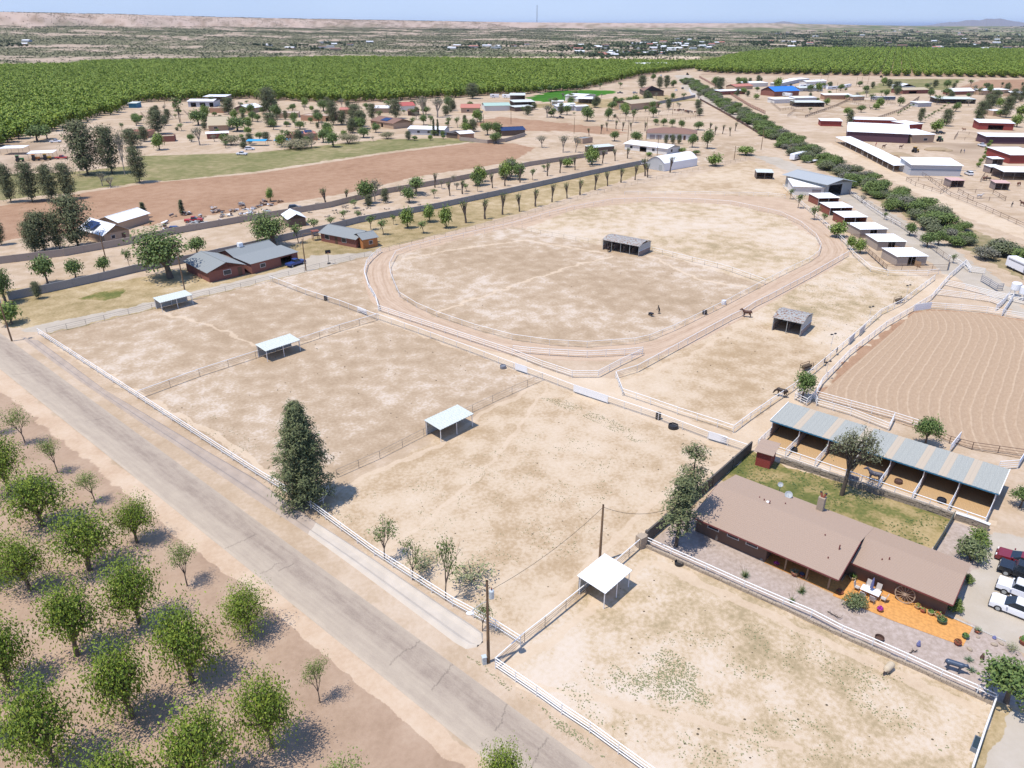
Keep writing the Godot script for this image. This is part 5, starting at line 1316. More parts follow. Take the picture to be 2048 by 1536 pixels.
func yard(A: Vector2, yw: float):
	var grn := [Color(0.08, 0.15, 0.03), Color(0.12, 0.2, 0.04)]
	# dining set
	var p := at_yard(A, yw, 18.6, 2.9)
	var t := thing("patio_table", "white rectangular patio table with a closed blue grey umbrella through it", "table", p, yw)
	box(t, "tabletop", M["white_metal"], Vector3(0, 0.72, 0), Vector3(1.9, 0.05, 1.05))
	for q in [[-0.8, -0.4], [0.8, -0.4], [-0.8, 0.4], [0.8, 0.4]]: bar(t, "leg", M["galv_dark"], Vector3(q[0], 0, q[1]), Vector3(q[0], 0.7, q[1]), 0.03)
	var u := thing("patio_umbrella", "closed blue grey patio umbrella standing in the white table", "umbrella", p, yw)
	bar(u, "pole", M["galv"], Vector3(0, 0.03, 0), Vector3(0, 2.45, 0), 0.025)
	mesh("canopy", lathe([Vector2(0.03, 1.0), Vector2(0.17, 1.05), Vector2(0.15, 1.6), Vector2(0.09, 2.2), Vector2(0.02, 2.42)], 10), M["umbrella_blue"], u)
	var seats := [[-1.35, 0.0, 0.0, "end of the white table beside the striped shade"], [1.35, 0.0, PI, "end of the white table towards the wagon wheel"], [-0.5, -0.95, -PI / 2, ""], [0.5, -0.95, -PI / 2, ""], [-0.5, 0.95, PI / 2, ""], [0.5, 0.95, PI / 2, ""]]
	for s in seats:
		var wall_side: bool = s[1] < 0
		var lab := "pale sling patio chair on the wall side of the white table" if wall_side else "pale sling patio chair on the open side of the white table"
		if s[1] == 0.0: lab = "pale sling patio chair at the " + s[3]
		var c := thing("patio_chair", lab, "chair", p + Vector3(s[0], 0, s[1]).rotated(Vector3.UP, yw), yw + s[2], "patio chairs")
		box(c, "seat", M["sling"], Vector3(0, 0.42, 0), Vector3(0.5, 0.04, 0.52))
		box(c, "backrest", M["sling"], Vector3(-0.3, 0.75, 0), Vector3(0.05, 0.65, 0.52), Vector3(0, 0, 0.22))
		for z in [-0.27, 0.27]:
			bar(c, "arm", M["galv_dark"], Vector3(-0.3, 0.64, z), Vector3(0.25, 0.62, z), 0.02)
			bar(c, "leg", M["galv_dark"], Vector3(0.25, 0.0, z), Vector3(0.22, 0.62, z), 0.018)
			bar(c, "leg", M["galv_dark"], Vector3(-0.32, 0.0, z), Vector3(-0.22, 0.45, z), 0.018)
	# wagon wheel leaning on the wall
	var w := thing("wagon_wheel", "large wooden wagon wheel leaning against the brown brick wall", "wheel", at_yard(A, yw, 21.6, 4.25), yw)
	var rim := tool(); var N := 28
	for i in N:
		var a := TAU * i / N; var b := TAU * (i + 1) / N
		tube(rim, Vector3(cos(a), sin(a), 0) * 0.95, Vector3(cos(b), sin(b), 0) * 0.95, 0.06, 0.06, 6)
	var hold := Node3D.new(); put(hold, "wheel_body", w); hold.position = Vector3(0, 0.98, 0); hold.rotation.x = -0.22
	done(rim, "rim", M["wheel_wood"], hold)
	for i in 14: bar(hold, "spoke", M["wheel_wood"], Vector3.ZERO, Vector3(cos(TAU * i / 14), sin(TAU * i / 14), 0) * 0.93, 0.028)
	bar(hold, "hub", M["wheel_wood"], Vector3(0, 0, -0.14), Vector3(0, 0, 0.14), 0.15, true)
	# pots
	pot("clay pot of orange flowers by the wagon wheel", at_yard(A, yw, 23.0, 4.15), 0.3, 0.4, "pot_cream", [Color(0.45, 0.12, 0.03), Color(0.1, 0.2, 0.04), Color(0.4, 0.25, 0.05)])
	pot("small brick red pot between the orange flower pot and the cream pot", at_yard(A, yw, 23.6, 3.9), 0.27, 0.36, "pot_clay", [Color(0.35, 0.08, 0.04), Color(0.1, 0.2, 0.04)])
	pot("cream pot of green leaves against the brown wall", at_yard(A, yw, 24.3, 4.05), 0.3, 0.4, "pot_cream", grn)
	pot("cream pot with red and orange flowers near the house corner", at_yard(A, yw, 24.9, 4.2), 0.34, 0.42, "pot_cream", [Color(0.45, 0.1, 0.03), Color(0.12, 0.2, 0.04)])
	pot("wide green glazed pot standing alone on the orange patio", v3(Vector2(44,-57.06)), 0.45, 0.5, "pot_green", [Color(0.14, 0.12, 0.04), Color(0.1, 0.16, 0.04)])
	pot("round dark green cactus pot at the end of the orange patio", v3(Vector2(45.28,-54.94)), 0.32, 0.36, "pot_green", grn)
	pot("red clay pot with a small red plant at the patio corner", v3(Vector2(44.02,-54.08)), 0.34, 0.4, "pot_clay", [Color(0.25, 0.06, 0.03), Color(0.12, 0.1, 0.04)])
	pot("clay pot of magenta flowers at the patio edge", v3(Vector2(38.43,-58.71)), 0.32, 0.36, "pot_clay", [Color(0.4, 0.02, 0.3), Color(0.3, 0.02, 0.2)])
	pot("tall clay pot with a pale agave on the porch edge", v3(Vector2(31.4,-64.23)), 0.38, 0.55, "pot_clay", [Color(0.3, 0.32, 0.2), Color(0.4, 0.36, 0.26)], 0.1, true)
	pot("clay pot with a dark blue plant on the porch edge", v3(Vector2(32.17,-64.07)), 0.3, 0.36, "pot_clay", [Color(0.06, 0.08, 0.14)])
	pot("clay pot of pink flowers beside the first porch post", v3(Vector2(29.94,-65.92)), 0.3, 0.32, "pot_clay", [Color(0.5, 0.06, 0.25)])
	pot("red pot with a striped agave beyond the patio corner", v3(Vector2(46.9,-55.68)), 0.3, 0.35, "pot_clay", [Color(0.1, 0.16, 0.06), Color(0.4, 0.42, 0.3)], 0.1, true)
	pot("tan urn on the patio in the roof step corner", v3(Vector2(37.61,-63.65)), 0.36, 0.4, "pot_cream", grn, 0.12, true)
	pot("shallow clay bowl with a red plant at the porch corner", v3(Vector2(35.34,-61.42)), 0.36, 0.25, "pot_clay", [Color(0.3, 0.07, 0.04), Color(0.08, 0.12, 0.03)])
	pot("big red clay pot at the edge of the concrete drive", v3(Vector2(50.59,-54.14)), 0.45, 0.6, "pot_clay", grn, 0.16)
	# fire ring and trough
	var f := thing("fire_ring", "rusty iron fire ring on the pink gravel", "fire pit", v3(Vector2(36.6,-54.74)))
	mesh("ring", lathe([Vector2(0.42, 0), Vector2(0.45, 0.34), Vector2(0.41, 0.34), Vector2(0.39, 0.05), Vector2(0.001, 0.05)], 16), M["rust_dark"], f)
	var tub := thing("water_tub", "round black rubber tub on the sand below the yard kerb", "tub", v3(Vector2(18.92,-66.09)))
	mesh("tub", lathe([Vector2(0.45, 0), Vector2(0.5, 0.36), Vector2(0.45, 0.36), Vector2(0.42, 0.06), Vector2(0.001, 0.06)], 16), M["black"], tub)
	var tr := thing("water_trough", "grey rectangular trough against the low white fence", "trough", v3(Vector2(39.36,-42.63)), yaw(Vector2(39.36,-42.63), Vector2(40.7,-44.15)))
	box(tr, "trough_side", M["board_grey_dark"], Vector3(0, 0.25, -0.28), Vector3(1.5, 0.5, 0.05)); box(tr, "trough_side", M["board_grey_dark"], Vector3(0, 0.25, 0.28), Vector3(1.5, 0.5, 0.05))
	for x in [-0.75, 0.75]: box(tr, "trough_end", M["board_grey_dark"], Vector3(x, 0.25, 0), Vector3(0.05, 0.5, 0.61))
	box(tr, "water", M["water"], Vector3(0, 0.4, 0), Vector3(1.42, 0.03, 0.5))
	# rocks, logs, small ornaments on the gravel
	var rng := RandomNumberGenerator.new(); rng.seed = 44
	for r in [[Vector2(44.89,-53.43), 0.3, "tan boulder on the gravel past the patio corner"], [Vector2(47.64,-54.01), 0.32, "pale boulder by the drive edging"], [Vector2(48.41,-54.14), 0.26, "white boulder beside the pale one by the drive"], [Vector2(46.62,-55), 0.2, "small white rock under the agave pot"], [Vector2(28.64,-66.87), 0.3, "cream flat rock at the house wall"]]:
		var k := thing("boulder", r[2], "rock", v3(r[0]), rng.randf() * TAU)
		var m := ball(k, "stone", M["tan_stone"], Vector3(0, r[1] * 0.3, 0), Vector3(r[1] * 2, r[1] * 1.1, r[1] * 1.4))
	for l in [[Vector2(32.94,-58.56), Vector2(33.78,-57.41), "gnarled dead branch lying on the gravel"], [Vector2(38.74,-52.98), Vector2(39.51,-53.17), "small dead branch with twigs on the gravel"]]:
		var k := thing("dead_branch", l[2], "branch", v3(l[0]))
		var b: Vector2 = l[1] - l[0]
		var st := tool(); var prev := Vector3(0, 0.08, 0)
		for i in 6:
			var q := v3(b * (i + 1) / 6.0, 0.1 + rng.randf() * 0.15) + Vector3(rng.randf_range(-0.1, 0.1), 0, rng.randf_range(-0.1, 0.1))
			tube(st, prev, q, 0.05, 0.04, 5); tube(st, q, q + Vector3(rng.randf_range(-0.3, 0.3), 0.25, rng.randf_range(-0.3, 0.3)), 0.03, 0.01, 4)
			prev = q
		done(st, "wood", M["pine_bark"], k)
	for l in [[Vector2(40.06,-53.88), 0.75, "umbrella_blue", "dark blue garden figure on the gravel"], [Vector2(45.38,-52.22), 0.8, "rust_dark", "rusty milk can ornament on the gravel"], [Vector2(48.14,-54.87), 0.35, "umbrella_blue", "blue glazed ball ornament near the drive"], [Vector2(24.34,-70.52), 0.9, "tan_stone", "tan garden statue against the house wall"]]:
		var k := thing("garden_ornament", l[3], "ornament", v3(l[0]))
		var h: float = l[1]
		mesh("body", lathe([Vector2(0.16, 0), Vector2(0.2, h * 0.3), Vector2(0.13, h * 0.65), Vector2(0.07, h * 0.72), Vector2(0.11, h * 0.85), Vector2(0.001, h)], 10), M[l[2]], k)
	# low plants on the gravel
	var tuft := [Color(0.09, 0.14, 0.05), Color(0.14, 0.18, 0.06)]
	var agave := [Color(0.13, 0.18, 0.10), Color(0.17, 0.21, 0.12)]
	for k in [[Vector2(25.89,-64.07), 1.3, 1.0, "bushy red yucca with tall stalks on the gravel"], [Vector2(31.24,-61.58), 1.2, 0.9, "round green yucca near the yard fence and porch"], [Vector2(29.71,-60.12), 0.8, 0.6, "small yucca with thin stalks at the yard fence"]]:
		var t2 := thing("yucca", k[3], "plant", v3(k[0]))
		var st := tool(); var r2 := RandomNumberGenerator.new(); r2.seed = k[3].hash()
		for i in 110:
			var d := Vector3(r2.randfn(), absf(r2.randfn()) * 0.8 + 0.15, r2.randfn()).normalized()
			var b := d * Vector3(k[1] * 0.6, k[2], k[1] * 0.6); var wd := d.cross(Vector3.UP).normalized() * 0.025
			st.set_color(blend(r2, tuft))
			for v in [-wd, b, wd]: st.set_color(blend(r2, tuft)); st.set_normal(Vector3.UP); st.add_vertex(v)
		done(st, "leaves", M["leaf"], t2)
		for i in 5:
			var d := Vector3(r2.randf_range(-0.5, 0.5), 1, r2.randf_range(-0.5, 0.5)) * 1.6
			bar(t2, "flower_stalk", M["stalk"], Vector3.ZERO, d, 0.012)
	for k in [[Vector2(44.05,-52.1), 0.55, "grey green agave rosette next to the rusty can"], [Vector2(43.57,-50.81), 0.55, "grey green agave rosette next to the blue cow figure"], [Vector2(47.45,-51.98), 0.5, "small dry agave by the big tree"]]:
		var t2 := thing("agave", k[2], "plant", v3(k[0]))
		var st := tool(); var r2 := RandomNumberGenerator.new(); r2.seed = 8
		for i in 40:
			var d: Vector3 = Vector3(r2.randfn(), absf(r2.randfn()) * 0.6 + 0.2, r2.randfn()).normalized() * k[1]
			var wd := d.cross(Vector3.UP).normalized() * 0.06; var c := blend(r2, agave)
			for v in [-wd, d, wd]: st.set_color(c); st.set_normal(Vector3.UP); st.add_vertex(v)
		done(st, "leaves", M["leaf"], t2)

func ditch():
	# raised concrete channel beside the road: swept section
	var lo := P([-95.69,-133.5,-83.33,-122.3,-72.8,-112.92,-55.3,-98.09,-44.03,-88.59,-33.29,-79.51,-24.46,-71.96,-18.52,-66.7,-9.02,-57.98,-5.43,-54.67,-4.29,-53.82,-3.4,-53.82])
	var hi := P([-92.15,-132,-80.69,-121.6,-68.66,-110.62,-56.5,-100.8,-44.14,-90.76,-34.38,-83.01,-24.08,-73.64,-16.3,-67.05,-8.16,-59.82,-4.28,-56.43,-3.11,-55.34,-2.93,-54.34])
	for seg in [[0, 6, "ditch", "old"], [6, 11, "ditch", "new"]]:
		var st := tool()
		var sec := [[-0.25, -0.05], [0.0, 0.2], [0.12, 0.2], [0.3, 0.04], [0.7, 0.04], [0.88, 0.2], [1.0, 0.2], [1.2, -0.05]]
		for i in range(seg[0], seg[1]):
			for k in sec.size() - 1:
				var a: Vector2 = lo[i].lerp(hi[i], sec[k][0]); var b: Vector2 = lo[i].lerp(hi[i], sec[k + 1][0])
				var c: Vector2 = lo[i + 1].lerp(hi[i + 1], sec[k + 1][0]); var d: Vector2 = lo[i + 1].lerp(hi[i + 1], sec[k][0])
				quad(st, v3(a, sec[k][1]), v3(b, sec[k + 1][1]), v3(c, sec[k + 1][1]), v3(d, sec[k][1]))
		if seg[0] == 6:
			var e: Vector2 = lo[11]; var f: Vector2 = hi[11]
			for k in 6:
				var a0 := PI * k / 6; var a1 := PI * (k + 1) / 6
		structure(done(st, "concrete_ditch", M["ditch_old" if seg[3] == "old" else "ditch_new"]))

func power_pole(label: String, p: Vector2, h: float, opts: Array, yw := 0.0, group := "power poles") -> Node3D:
	var t := thing("power_pole", label, "pole", v3(p), yw, group)
	var st := tool()
	tube(st, Vector3(0, -0.3, 0), Vector3(0, h, 0), 0.17, 0.11, 10)
	tri(st, Vector3(-0.1, h, -0.06), Vector3(0, h, 0.11), Vector3(0.1, h, -0.06)); tri(st, Vector3(-0.1, h, -0.06), Vector3(0.1, h, -0.06), Vector3(0, h, 0.11))
	done(st, "shaft", M["pole_wood"], t)
	if "transformer" in opts:
		var m := mesh("transformer", lathe([Vector2(0.001, 0), Vector2(0.24, 0), Vector2(0.24, 0.8), Vector2(0.2, 0.88), Vector2(0.001, 0.9)], 14), M["galv_pale"], t); m.position = Vector3(0.4, h - 1.9, 0.1)
		bar(t, "bushing", M["rust_red"], Vector3(0.4, h - 1.0, 0.1), Vector3(0.42, h - 0.75, 0.1), 0.06)
		bar(t, "bracket", M["galv"], Vector3(0, h - 1.5, 0), Vector3(0.4, h - 1.5, 0.1), 0.03)
	if "lamp" in opts:
		var pts := [Vector3(0, h - 2.4, 0), Vector3(-0.5, h - 2.35, 0.35), Vector3(-1.1, h - 2.55, 0.75), Vector3(-1.35, h - 2.75, 0.9)]
		for i in 3: bar(t, "lamp_arm", M["galv"], pts[i], pts[i + 1], 0.03)
		ball(t, "street_lamp_head", M["white_metal"], pts[3] + Vector3(-0.2, -0.12, 0.15), Vector3(0.75, 0.28, 0.42))
	if "arm" in opts:
		box(t, "crossarm", M["pole_wood"], Vector3(0, h - 0.5, 0), Vector3(2.2, 0.11, 0.09))
		for x in [-1.0, -0.5, 0.5, 1.0]: bar(t, "insulator", M["white_metal"], Vector3(x, h - 0.45, 0), Vector3(x, h - 0.25, 0), 0.05)
	return t

func cable(label: String, a: Vector3, b: Vector3, sag: float, r := 0.022):
	var t := thing("power_cable", label, "cable", a)
	var st := tool(); var prev := Vector3.ZERO
	for i in 14:
		var f := (i + 1) / 14.0
		var q := (b - a) * f - Vector3(0, sag * 4 * f * (1 - f), 0)
		tube(st, prev, q, r, r, 4); prev = q
	done(st, "strand", M["cable"], t)

func poles():
	var p1 := Vector2(-2.26,-51.85); var p2 := Vector2(9.99,-66.52); var p0 := Vector2(-97.11,-132)
	power_pole("wooden power pole with a grey transformer and a street lamp arm by the road", p1, 10.0, ["transformer", "lamp"])
	power_pole("plain wooden pole behind the white roofed loafing shed", p2, 7.9, [])
	power_pole("wooden power pole with a white transformer at the drive entrance", p0, 9.6, ["transformer"], 2.4)
	cable("black cable from the roadside transformer pole to the plain wooden pole", v3(p1, 8.7), v3(p2, 7.6), 0.8)
	cable("black cable sagging from the plain wooden pole to the pines", v3(p2, 7.6), v3(Vector2(19.01,-70.05), 5.2), 1.0)
	var b := thing("meter_box", "grey green electric box at the foot of the roadside transformer pole", "box", v3(Vector2(-2.66,-51.67)), 0.3)
	box(b, "cabinet", M["galv_pale"], Vector3(0, 0.45, 0), Vector3(0.4, 0.9, 0.4)); box(b, "cabinet_lid", M["galv_pale"], Vector3(0, 0.92, 0), Vector3(0.46, 0.06, 0.46))
	for q in [[371,600,578,"thin wooden pole beside the grey shed on the drive"], [612,541,490,"wooden pole at the corner of the brick garage"], [210,515,483,"thin pole beside the tan block wall"], [1313,222,195,"pole"]]: pass
	power_pole("thin wooden pole leaning beside the loafing shed on the drive", Vector2(-72.43,-155.4), 11.0, [])
	power_pole("wooden pole between the brick house and the brown cottage drive", Vector2(-51.54,-177.8), 8.0, [])
	power_pole("wooden pole beside the tan wall under the big pines", Vector2(-107.66,-189.7), 6.5, [])
	var far := [[59.88,-397.1,0.52,11.78],[71.91,-411.9,0.54,11.41],[68.24,-357.9,0.47,9.44],[35.28,-438.5,0.57,8.61],[101.35,-346.5,0.46,6.14],[122.8,-376.6,0.49,9.86],[88.24,-333,0.44,5.94],[-0.62,-483.6,0.62,9.97],[-17.61,-478.4,0.62,6.41],[94.17,-535.2,0.69,7.09],[111.58,-541.6,0.7,7.17],[-268.7,-606.3,0.77,6.51],[-209.8,-491.5,0.63,10.12],[298.1,-725.3,0.92,8.53],[350.7,-806.8,1.02,8.48],[361.9,-820.9,1.04,7.67],[375,-835.5,1.05,7.79],[410.5,-698.1,0.89,7.41],[324.9,-835.5,1.05,7.79],[350.9,-882.6,1.11,7.18]]
	for f in far: power_pole("wooden utility pole among the far farm buildings", Vector2(f[0], f[1]), f[3], [], 0.0, "utility poles beyond the race track")
	# white steel lattice mast on the skyline
	var m := thing("radio_mast", "thin tall radio mast standing on the distant mesa", "mast", Vector3(170.0, 76.0, -5600))
	var st := tool()
	for k in 3: tube(st, Vector3(cos(k * TAU / 3), 0, sin(k * TAU / 3)) * 1.6, Vector3(cos(k * TAU / 3), 105 / 1.0, sin(k * TAU / 3)) * Vector3(1.2, 1, 1.2), 0.9, 0.8, 4)
	done(st, "lattice", M["galv_dark"], m)

func near_plants():
	var rng := RandomNumberGenerator.new(); rng.seed = 3
	var pc := [Color(0.10, 0.125, 0.05), Color(0.14, 0.16, 0.065), Color(0.075, 0.095, 0.04), Color(0.18, 0.185, 0.08)]
	var big := pine_meshes(1, 14.0, [3.2, 3.9, 4.1, 4.0, 3.8, 3.45, 3.0, 2.5, 1.9, 1.2, 0.4], 800, 14, 0.23, pc, 0.03, 0.0, 0.34)
	plant("pine_tree", big, Vector2(-26.26,-78.18), 8.8, 14.1, "tall dense conical pine at the roadside fence casting a dark shadow", "tree", "")
	var lank := pine_meshes(2, 12.0, [0.2, 0.3, 0.8, 1.6, 2.2, 2.3, 2.0, 1.7, 1.5, 1.2, 0.4], 170, 13, 0.22, pc, 0.22, 0.5, 0.36)
	plant("pine_tree", lank, Vector2(19.29,-69.39), 5.6, 9.3, "bushy pine with a bare trunk beside the stone pillar", "tree", "", 0.6)
	var tall := pine_meshes(6, 12.0, [0.2, 0.2, 0.3, 0.5, 1.1, 1.8, 2.1, 2.0, 1.6, 1.3, 0.5], 120, 12, 0.22, pc, 0.3, 0.75, 0.36)
	plant("pine_tree", tall, Vector2(21.08,-72.25), 5.0, 12.4, "lanky thin pine rising behind the bushy one at the house corner", "tree", "", 2.0)
	# twisted juniper-like tree by the stable
	var jun := tree_meshes(61, {"trunk": 3.0, "rad": 0.34, "fork": [6, 4, 3], "open": 0.78, "shrink": 0.72, "leaves": 22, "clump": 0.85, "leaf": 0.16, "slim": 0.35, "cols": [Color(0.15, 0.16, 0.08), Color(0.20, 0.195, 0.11), Color(0.12, 0.135, 0.065)], "up": 0.1, "lean": 0.25, "bark": "pine_bark", "bare": 0.3, "leafm": "needle"})
	plant("pine_tree", jun, Vector2(42.98,-79.85), 10.0, 10.0, "old open crowned pine leaning over the striped stable roof", "tree", "", 1.2)
	# scrubby trees along the concrete ditch
	var elm := [Color(0.11, 0.17, 0.04), Color(0.15, 0.20, 0.05), Color(0.08, 0.13, 0.03)]
	var k1 := []
	for i in 4: k1.append(tree_meshes(70 + i, {"trunk": 1.6, "rad": 0.14, "fork": [4, 3, 2], "open": 0.55, "shrink": 0.85, "leaves": 14, "clump": 0.75, "leaf": 0.14, "slim": 0.6, "cols": elm, "up": 0.25, "bend": 0.3, "bare": 0.35, "bark": "bark"}))
	var el := [[-14.55,-66.87,4.3,5.94],[-10.93,-63.49,3.04,6.14],[-7.03,-60.35,4.53,8.56],[-2.98,-55.88,3.03,4.26]]
	var ew := ["half bare elm with spiky dead branches at the ditch fence", "slim green elm beside the half bare one at the ditch fence", "tallest leafy elm along the ditch fence", "dark green elm sapling next to the transformer pole"]
	for i in el.size(): plant("elm_tree", k1[i], Vector2(el[i][0], el[i][1]), el[i][2], el[i][3], ew[i], "tree", "scrub elms along the ditch", i * 1.3)
	var pale := shrub_meshes(81, 3, 1.8, 420, 0.1, 0.5, [Color(0.22, 0.24, 0.11), Color(0.28, 0.27, 0.14)])
	plant("shrub", pale, Vector2(-4.36,-63.49), 5.5, 2.2, "thin pale green shrub spreading behind the ditch elms", "shrub", "")
	plant("shrub", pale, Vector2(-9.94,-65.58), 4.0, 2.0, "pale grey green shrub between the ditch elms", "shrub", "", 1.0)
	# garden shrubs
	var sage := shrub_meshes(82, 3, 2, 1500, 0.12, 0.45, [Color(0.13, 0.16, 0.06), Color(0.20, 0.22, 0.10), Color(0.09, 0.12, 0.04)])
	plant("shrub", sage, Vector2(35.94,-59.37), 2.7, 1.9, "rounded grey green oleander at the patio edge", "shrub", "")
	plant("shrub", sage, Vector2(52.47,-66.87), 3.9, 3.2, "big round oleander between the lawn end and the parked cars", "shrub", "", 2.0)
	var gr := shrub_meshes(83, 3, 2, 1100, 0.12, 0.6, [Color(0.13, 0.18, 0.03), Color(0.17, 0.22, 0.04), Color(0.09, 0.14, 0.03)])
	plant("shrub", gr, Vector2(54.87,-69.58), 3.2, 2.4, "bright green clipped shrub by the white capped wall", "shrub", "")
	plant("shrub", gr, Vector2(46.28,-58.71), 1.9, 1.8, "yellow green shrub at the corner of the brown house", "shrub", "")
	plant("shrub", gr, Vector2(50.07,-63.09), 1.4, 1.3, "small green shrub along the end wall of the brown house", "shrub", "", 1.0)
	plant("shrub", pale, Vector2(48.92,-53.36), 1.5, 0.9, "reddish dry shrub beside the big clay pot", "shrub", "", 0.4)
	var cot := tree_meshes(90, {"trunk": 1.4, "rad": 0.22, "fork": [5, 3, 3], "open": 0.7, "shrink": 0.75, "leaves": 26, "clump": 0.8, "leaf": 0.15, "slim": 0.6, "cols": elm, "up": 0.15})
	plant("shade_tree", cot, Vector2(44.67,-47.14), 5.6, 4.6, "round leafy tree at the end of the yard fence by the drive", "tree", "")
	plant("shade_tree", cot, Vector2(47.56,-107.3), 4.2, 5.0, "small leafy tree inside the little white pen by the stable", "tree", "", 2.1)
	plant("shade_tree", cot, Vector2(60.3,-92.58), 4.2, 4.6, "leafy tree growing behind the striped stable roof", "tree", "", 0.7)
	plant("shade_tree", cot, Vector2(64.54,-77.09), 3.2, 3.0, "small sparse tree at the end of the stable", "tree", "", 4.0)
	# weeds
	var tf := tool(); var r2 := RandomNumberGenerator.new(); r2.seed = 2
	for i in 12:
		var d := Vector3(r2.randfn(), absf(r2.randfn()) + 0.3, r2.randfn()).normalized() * 0.16
		leaf(tf, r2, d * 0.7, 0.1, 0.6, blend(r2, [Color(0.24, 0.27, 0.12), Color(0.29, 0.29, 0.15), Color(0.33, 0.30, 0.18)]), d)
	var tm := tf.commit()
	var xs := []
	var wn := FastNoiseLite.new(); wn.seed = 8; wn.frequency = 1.0 / 6.0; wn.fractal_octaves = 3
	for z in [[P([7.71,-54.01,13.69,-54.34,19.44,-51.48,21.6,-47.42,19.66,-45.28,16.16,-47.42,10.26,-47.42]), 1500, -0.12], [P([1.72,-51.48,13.36,-55.34,27.6,-57.41,39.76,-47.42,37.01,-42.29,15.46,-40.44,6.88,-45.28]), 1900, 0.05], [P([4.2,-107.84,8.67,-106.94,13.84,-101.79,19.89,-95.5,20.27,-93.3,18.07,-93.3,12.11,-100.15]), 700, -0.3], [P([-24.52,-77.63,-15.09,-83.38,5.75,-97.01,19.45,-88.45,13.99,-74.46,-1.26,-58.85]), 1200, 0.02], [P([55.77,-143.3,66.85,-166.3,86.37,-176.1,97.06,-170.1,83.98,-152.5,64.82,-130]), 1600, 0.04], [P([11.12,-212.5,29.26,-245,62.51,-245,84.3,-212.5,78.66,-196.5,59.67,-178.2,44.52,-196.5]), 1000, 0.1], [P([-50.36,-105.18,-20.91,-78.73,-5.9,-57.77,-4.29,-56.71,-15.27,-67.76,-35.9,-85.23,-60.45,-106.05]), 500, 0.0], [P([-1.6,-50.28,-2.58,-51.48,-4.57,-52.73,3.33,-44.76,8.53,-40.89,9,-41.35]), 300, 0.0]]:
		var poly: Array = z[0]; var lo := Vector2(1e9, 1e9); var hi := -lo
		for p in poly: lo = lo.min(p); hi = hi.max(p)
		var n := 0; var tries := 0
		while n < z[1] and tries < 60000:
			tries += 1
			var p := Vector2(r2.randf_range(lo.x, hi.x), r2.randf_range(lo.y, hi.y))
			if not inside(p, poly) or r2.randf() > (wn.get_noise_2d(p.x, p.y) - z[2] + 0.1) * 2.5: continue
			if z[1] == 1500:
				var e := (p - (lo + hi) / 2) / (hi - lo) * 2
				if r2.randf() < e.length_squared(): continue
			var s := r2.randf_range(0.16, 0.5)
			xs.append(Transform3D(Basis(Vector3.UP, r2.randf() * TAU).scaled(Vector3(s, s * 0.7, s)), v3(p, 0.01 if p.y > -108 and absf(p.x) < 52 else -0.03))); n += 1
	scatter("weeds", tm, M["leaf"], xs, "small grey green weeds scattered over the sandy paddocks", "weeds")
	# droppings
	var ms := []
	for z in [P([-1.57,-51.06,15.5,-69.58,43.68,-47.14,37.49,-39.99,11.27,-39.99]), P([-25.46,-76.76,5.27,-114.5,33.78,-90.48,15.5,-69.58,0.84,-53.82]), P([18.04,-115.71,48.6,-146,84.93,-152.2,47.23,-110.62,33.26,-96.25,18.24,-108.75]), P([-61.51,-107.48,-27.83,-143.6,5.27,-114.5,-25.73,-82.77]), P([-25.51,-157.8,0,-222.7,59.76,-166.7,26.75,-132.2,0,-132.2])]:
		var lo := Vector2(1e9, 1e9); var hi := -lo
		for p in z: lo = lo.min(p); hi = hi.max(p)
		for i in 90:
			var p := Vector2(r2.randf_range(lo.x, hi.x), r2.randf_range(lo.y, hi.y))
			if inside(p, z):
				var s := r2.randf_range(0.1, 0.26)
				ms.append(Transform3D(Basis(Vector3.UP, r2.randf() * TAU).scaled(Vector3(s, s * 0.4, s * 0.8)), v3(p, 0.0)))
	scatter("droppings", US, M["hay_dark"], ms, "small dark horse droppings dotted over the paddocks", "droppings")
	# lawn grass
	var gx := []
	for i in 6000:
		var poly := P([34.57,-90.48,37.35,-87.14,48.26,-80.43,54.24,-74.46,48.43,-67.94,41.23,-72.94,28.09,-83.62])
		var p := Vector2(r2.randf_range(30, 62), r2.randf_range(-95, -58))
		if not inside(p, poly) or wn.get_noise_2d(p.x, p.y) < -0.05: continue
		var s := r2.randf_range(0.5, 1.0)
		gx.append(Transform3D(Basis(Vector3.UP, r2.randf() * TAU).scaled(Vector3(s, s * 0.6, s)), v3(p, 0.0)))
	var gt := tool()
	for i in 12:
		var d := Vector3(r2.randfn(), absf(r2.randfn()) + 0.3, r2.randfn()).normalized() * 0.16
		leaf(gt, r2, d * 0.7, 0.1, 0.4, blend(r2, [Color(0.11, 0.16, 0.04), Color(0.16, 0.19, 0.06)]), d)
	scatter("lawn_grass", gt.commit(), M["leaf"], gx, "green lawn grass behind the brown house", "grass")

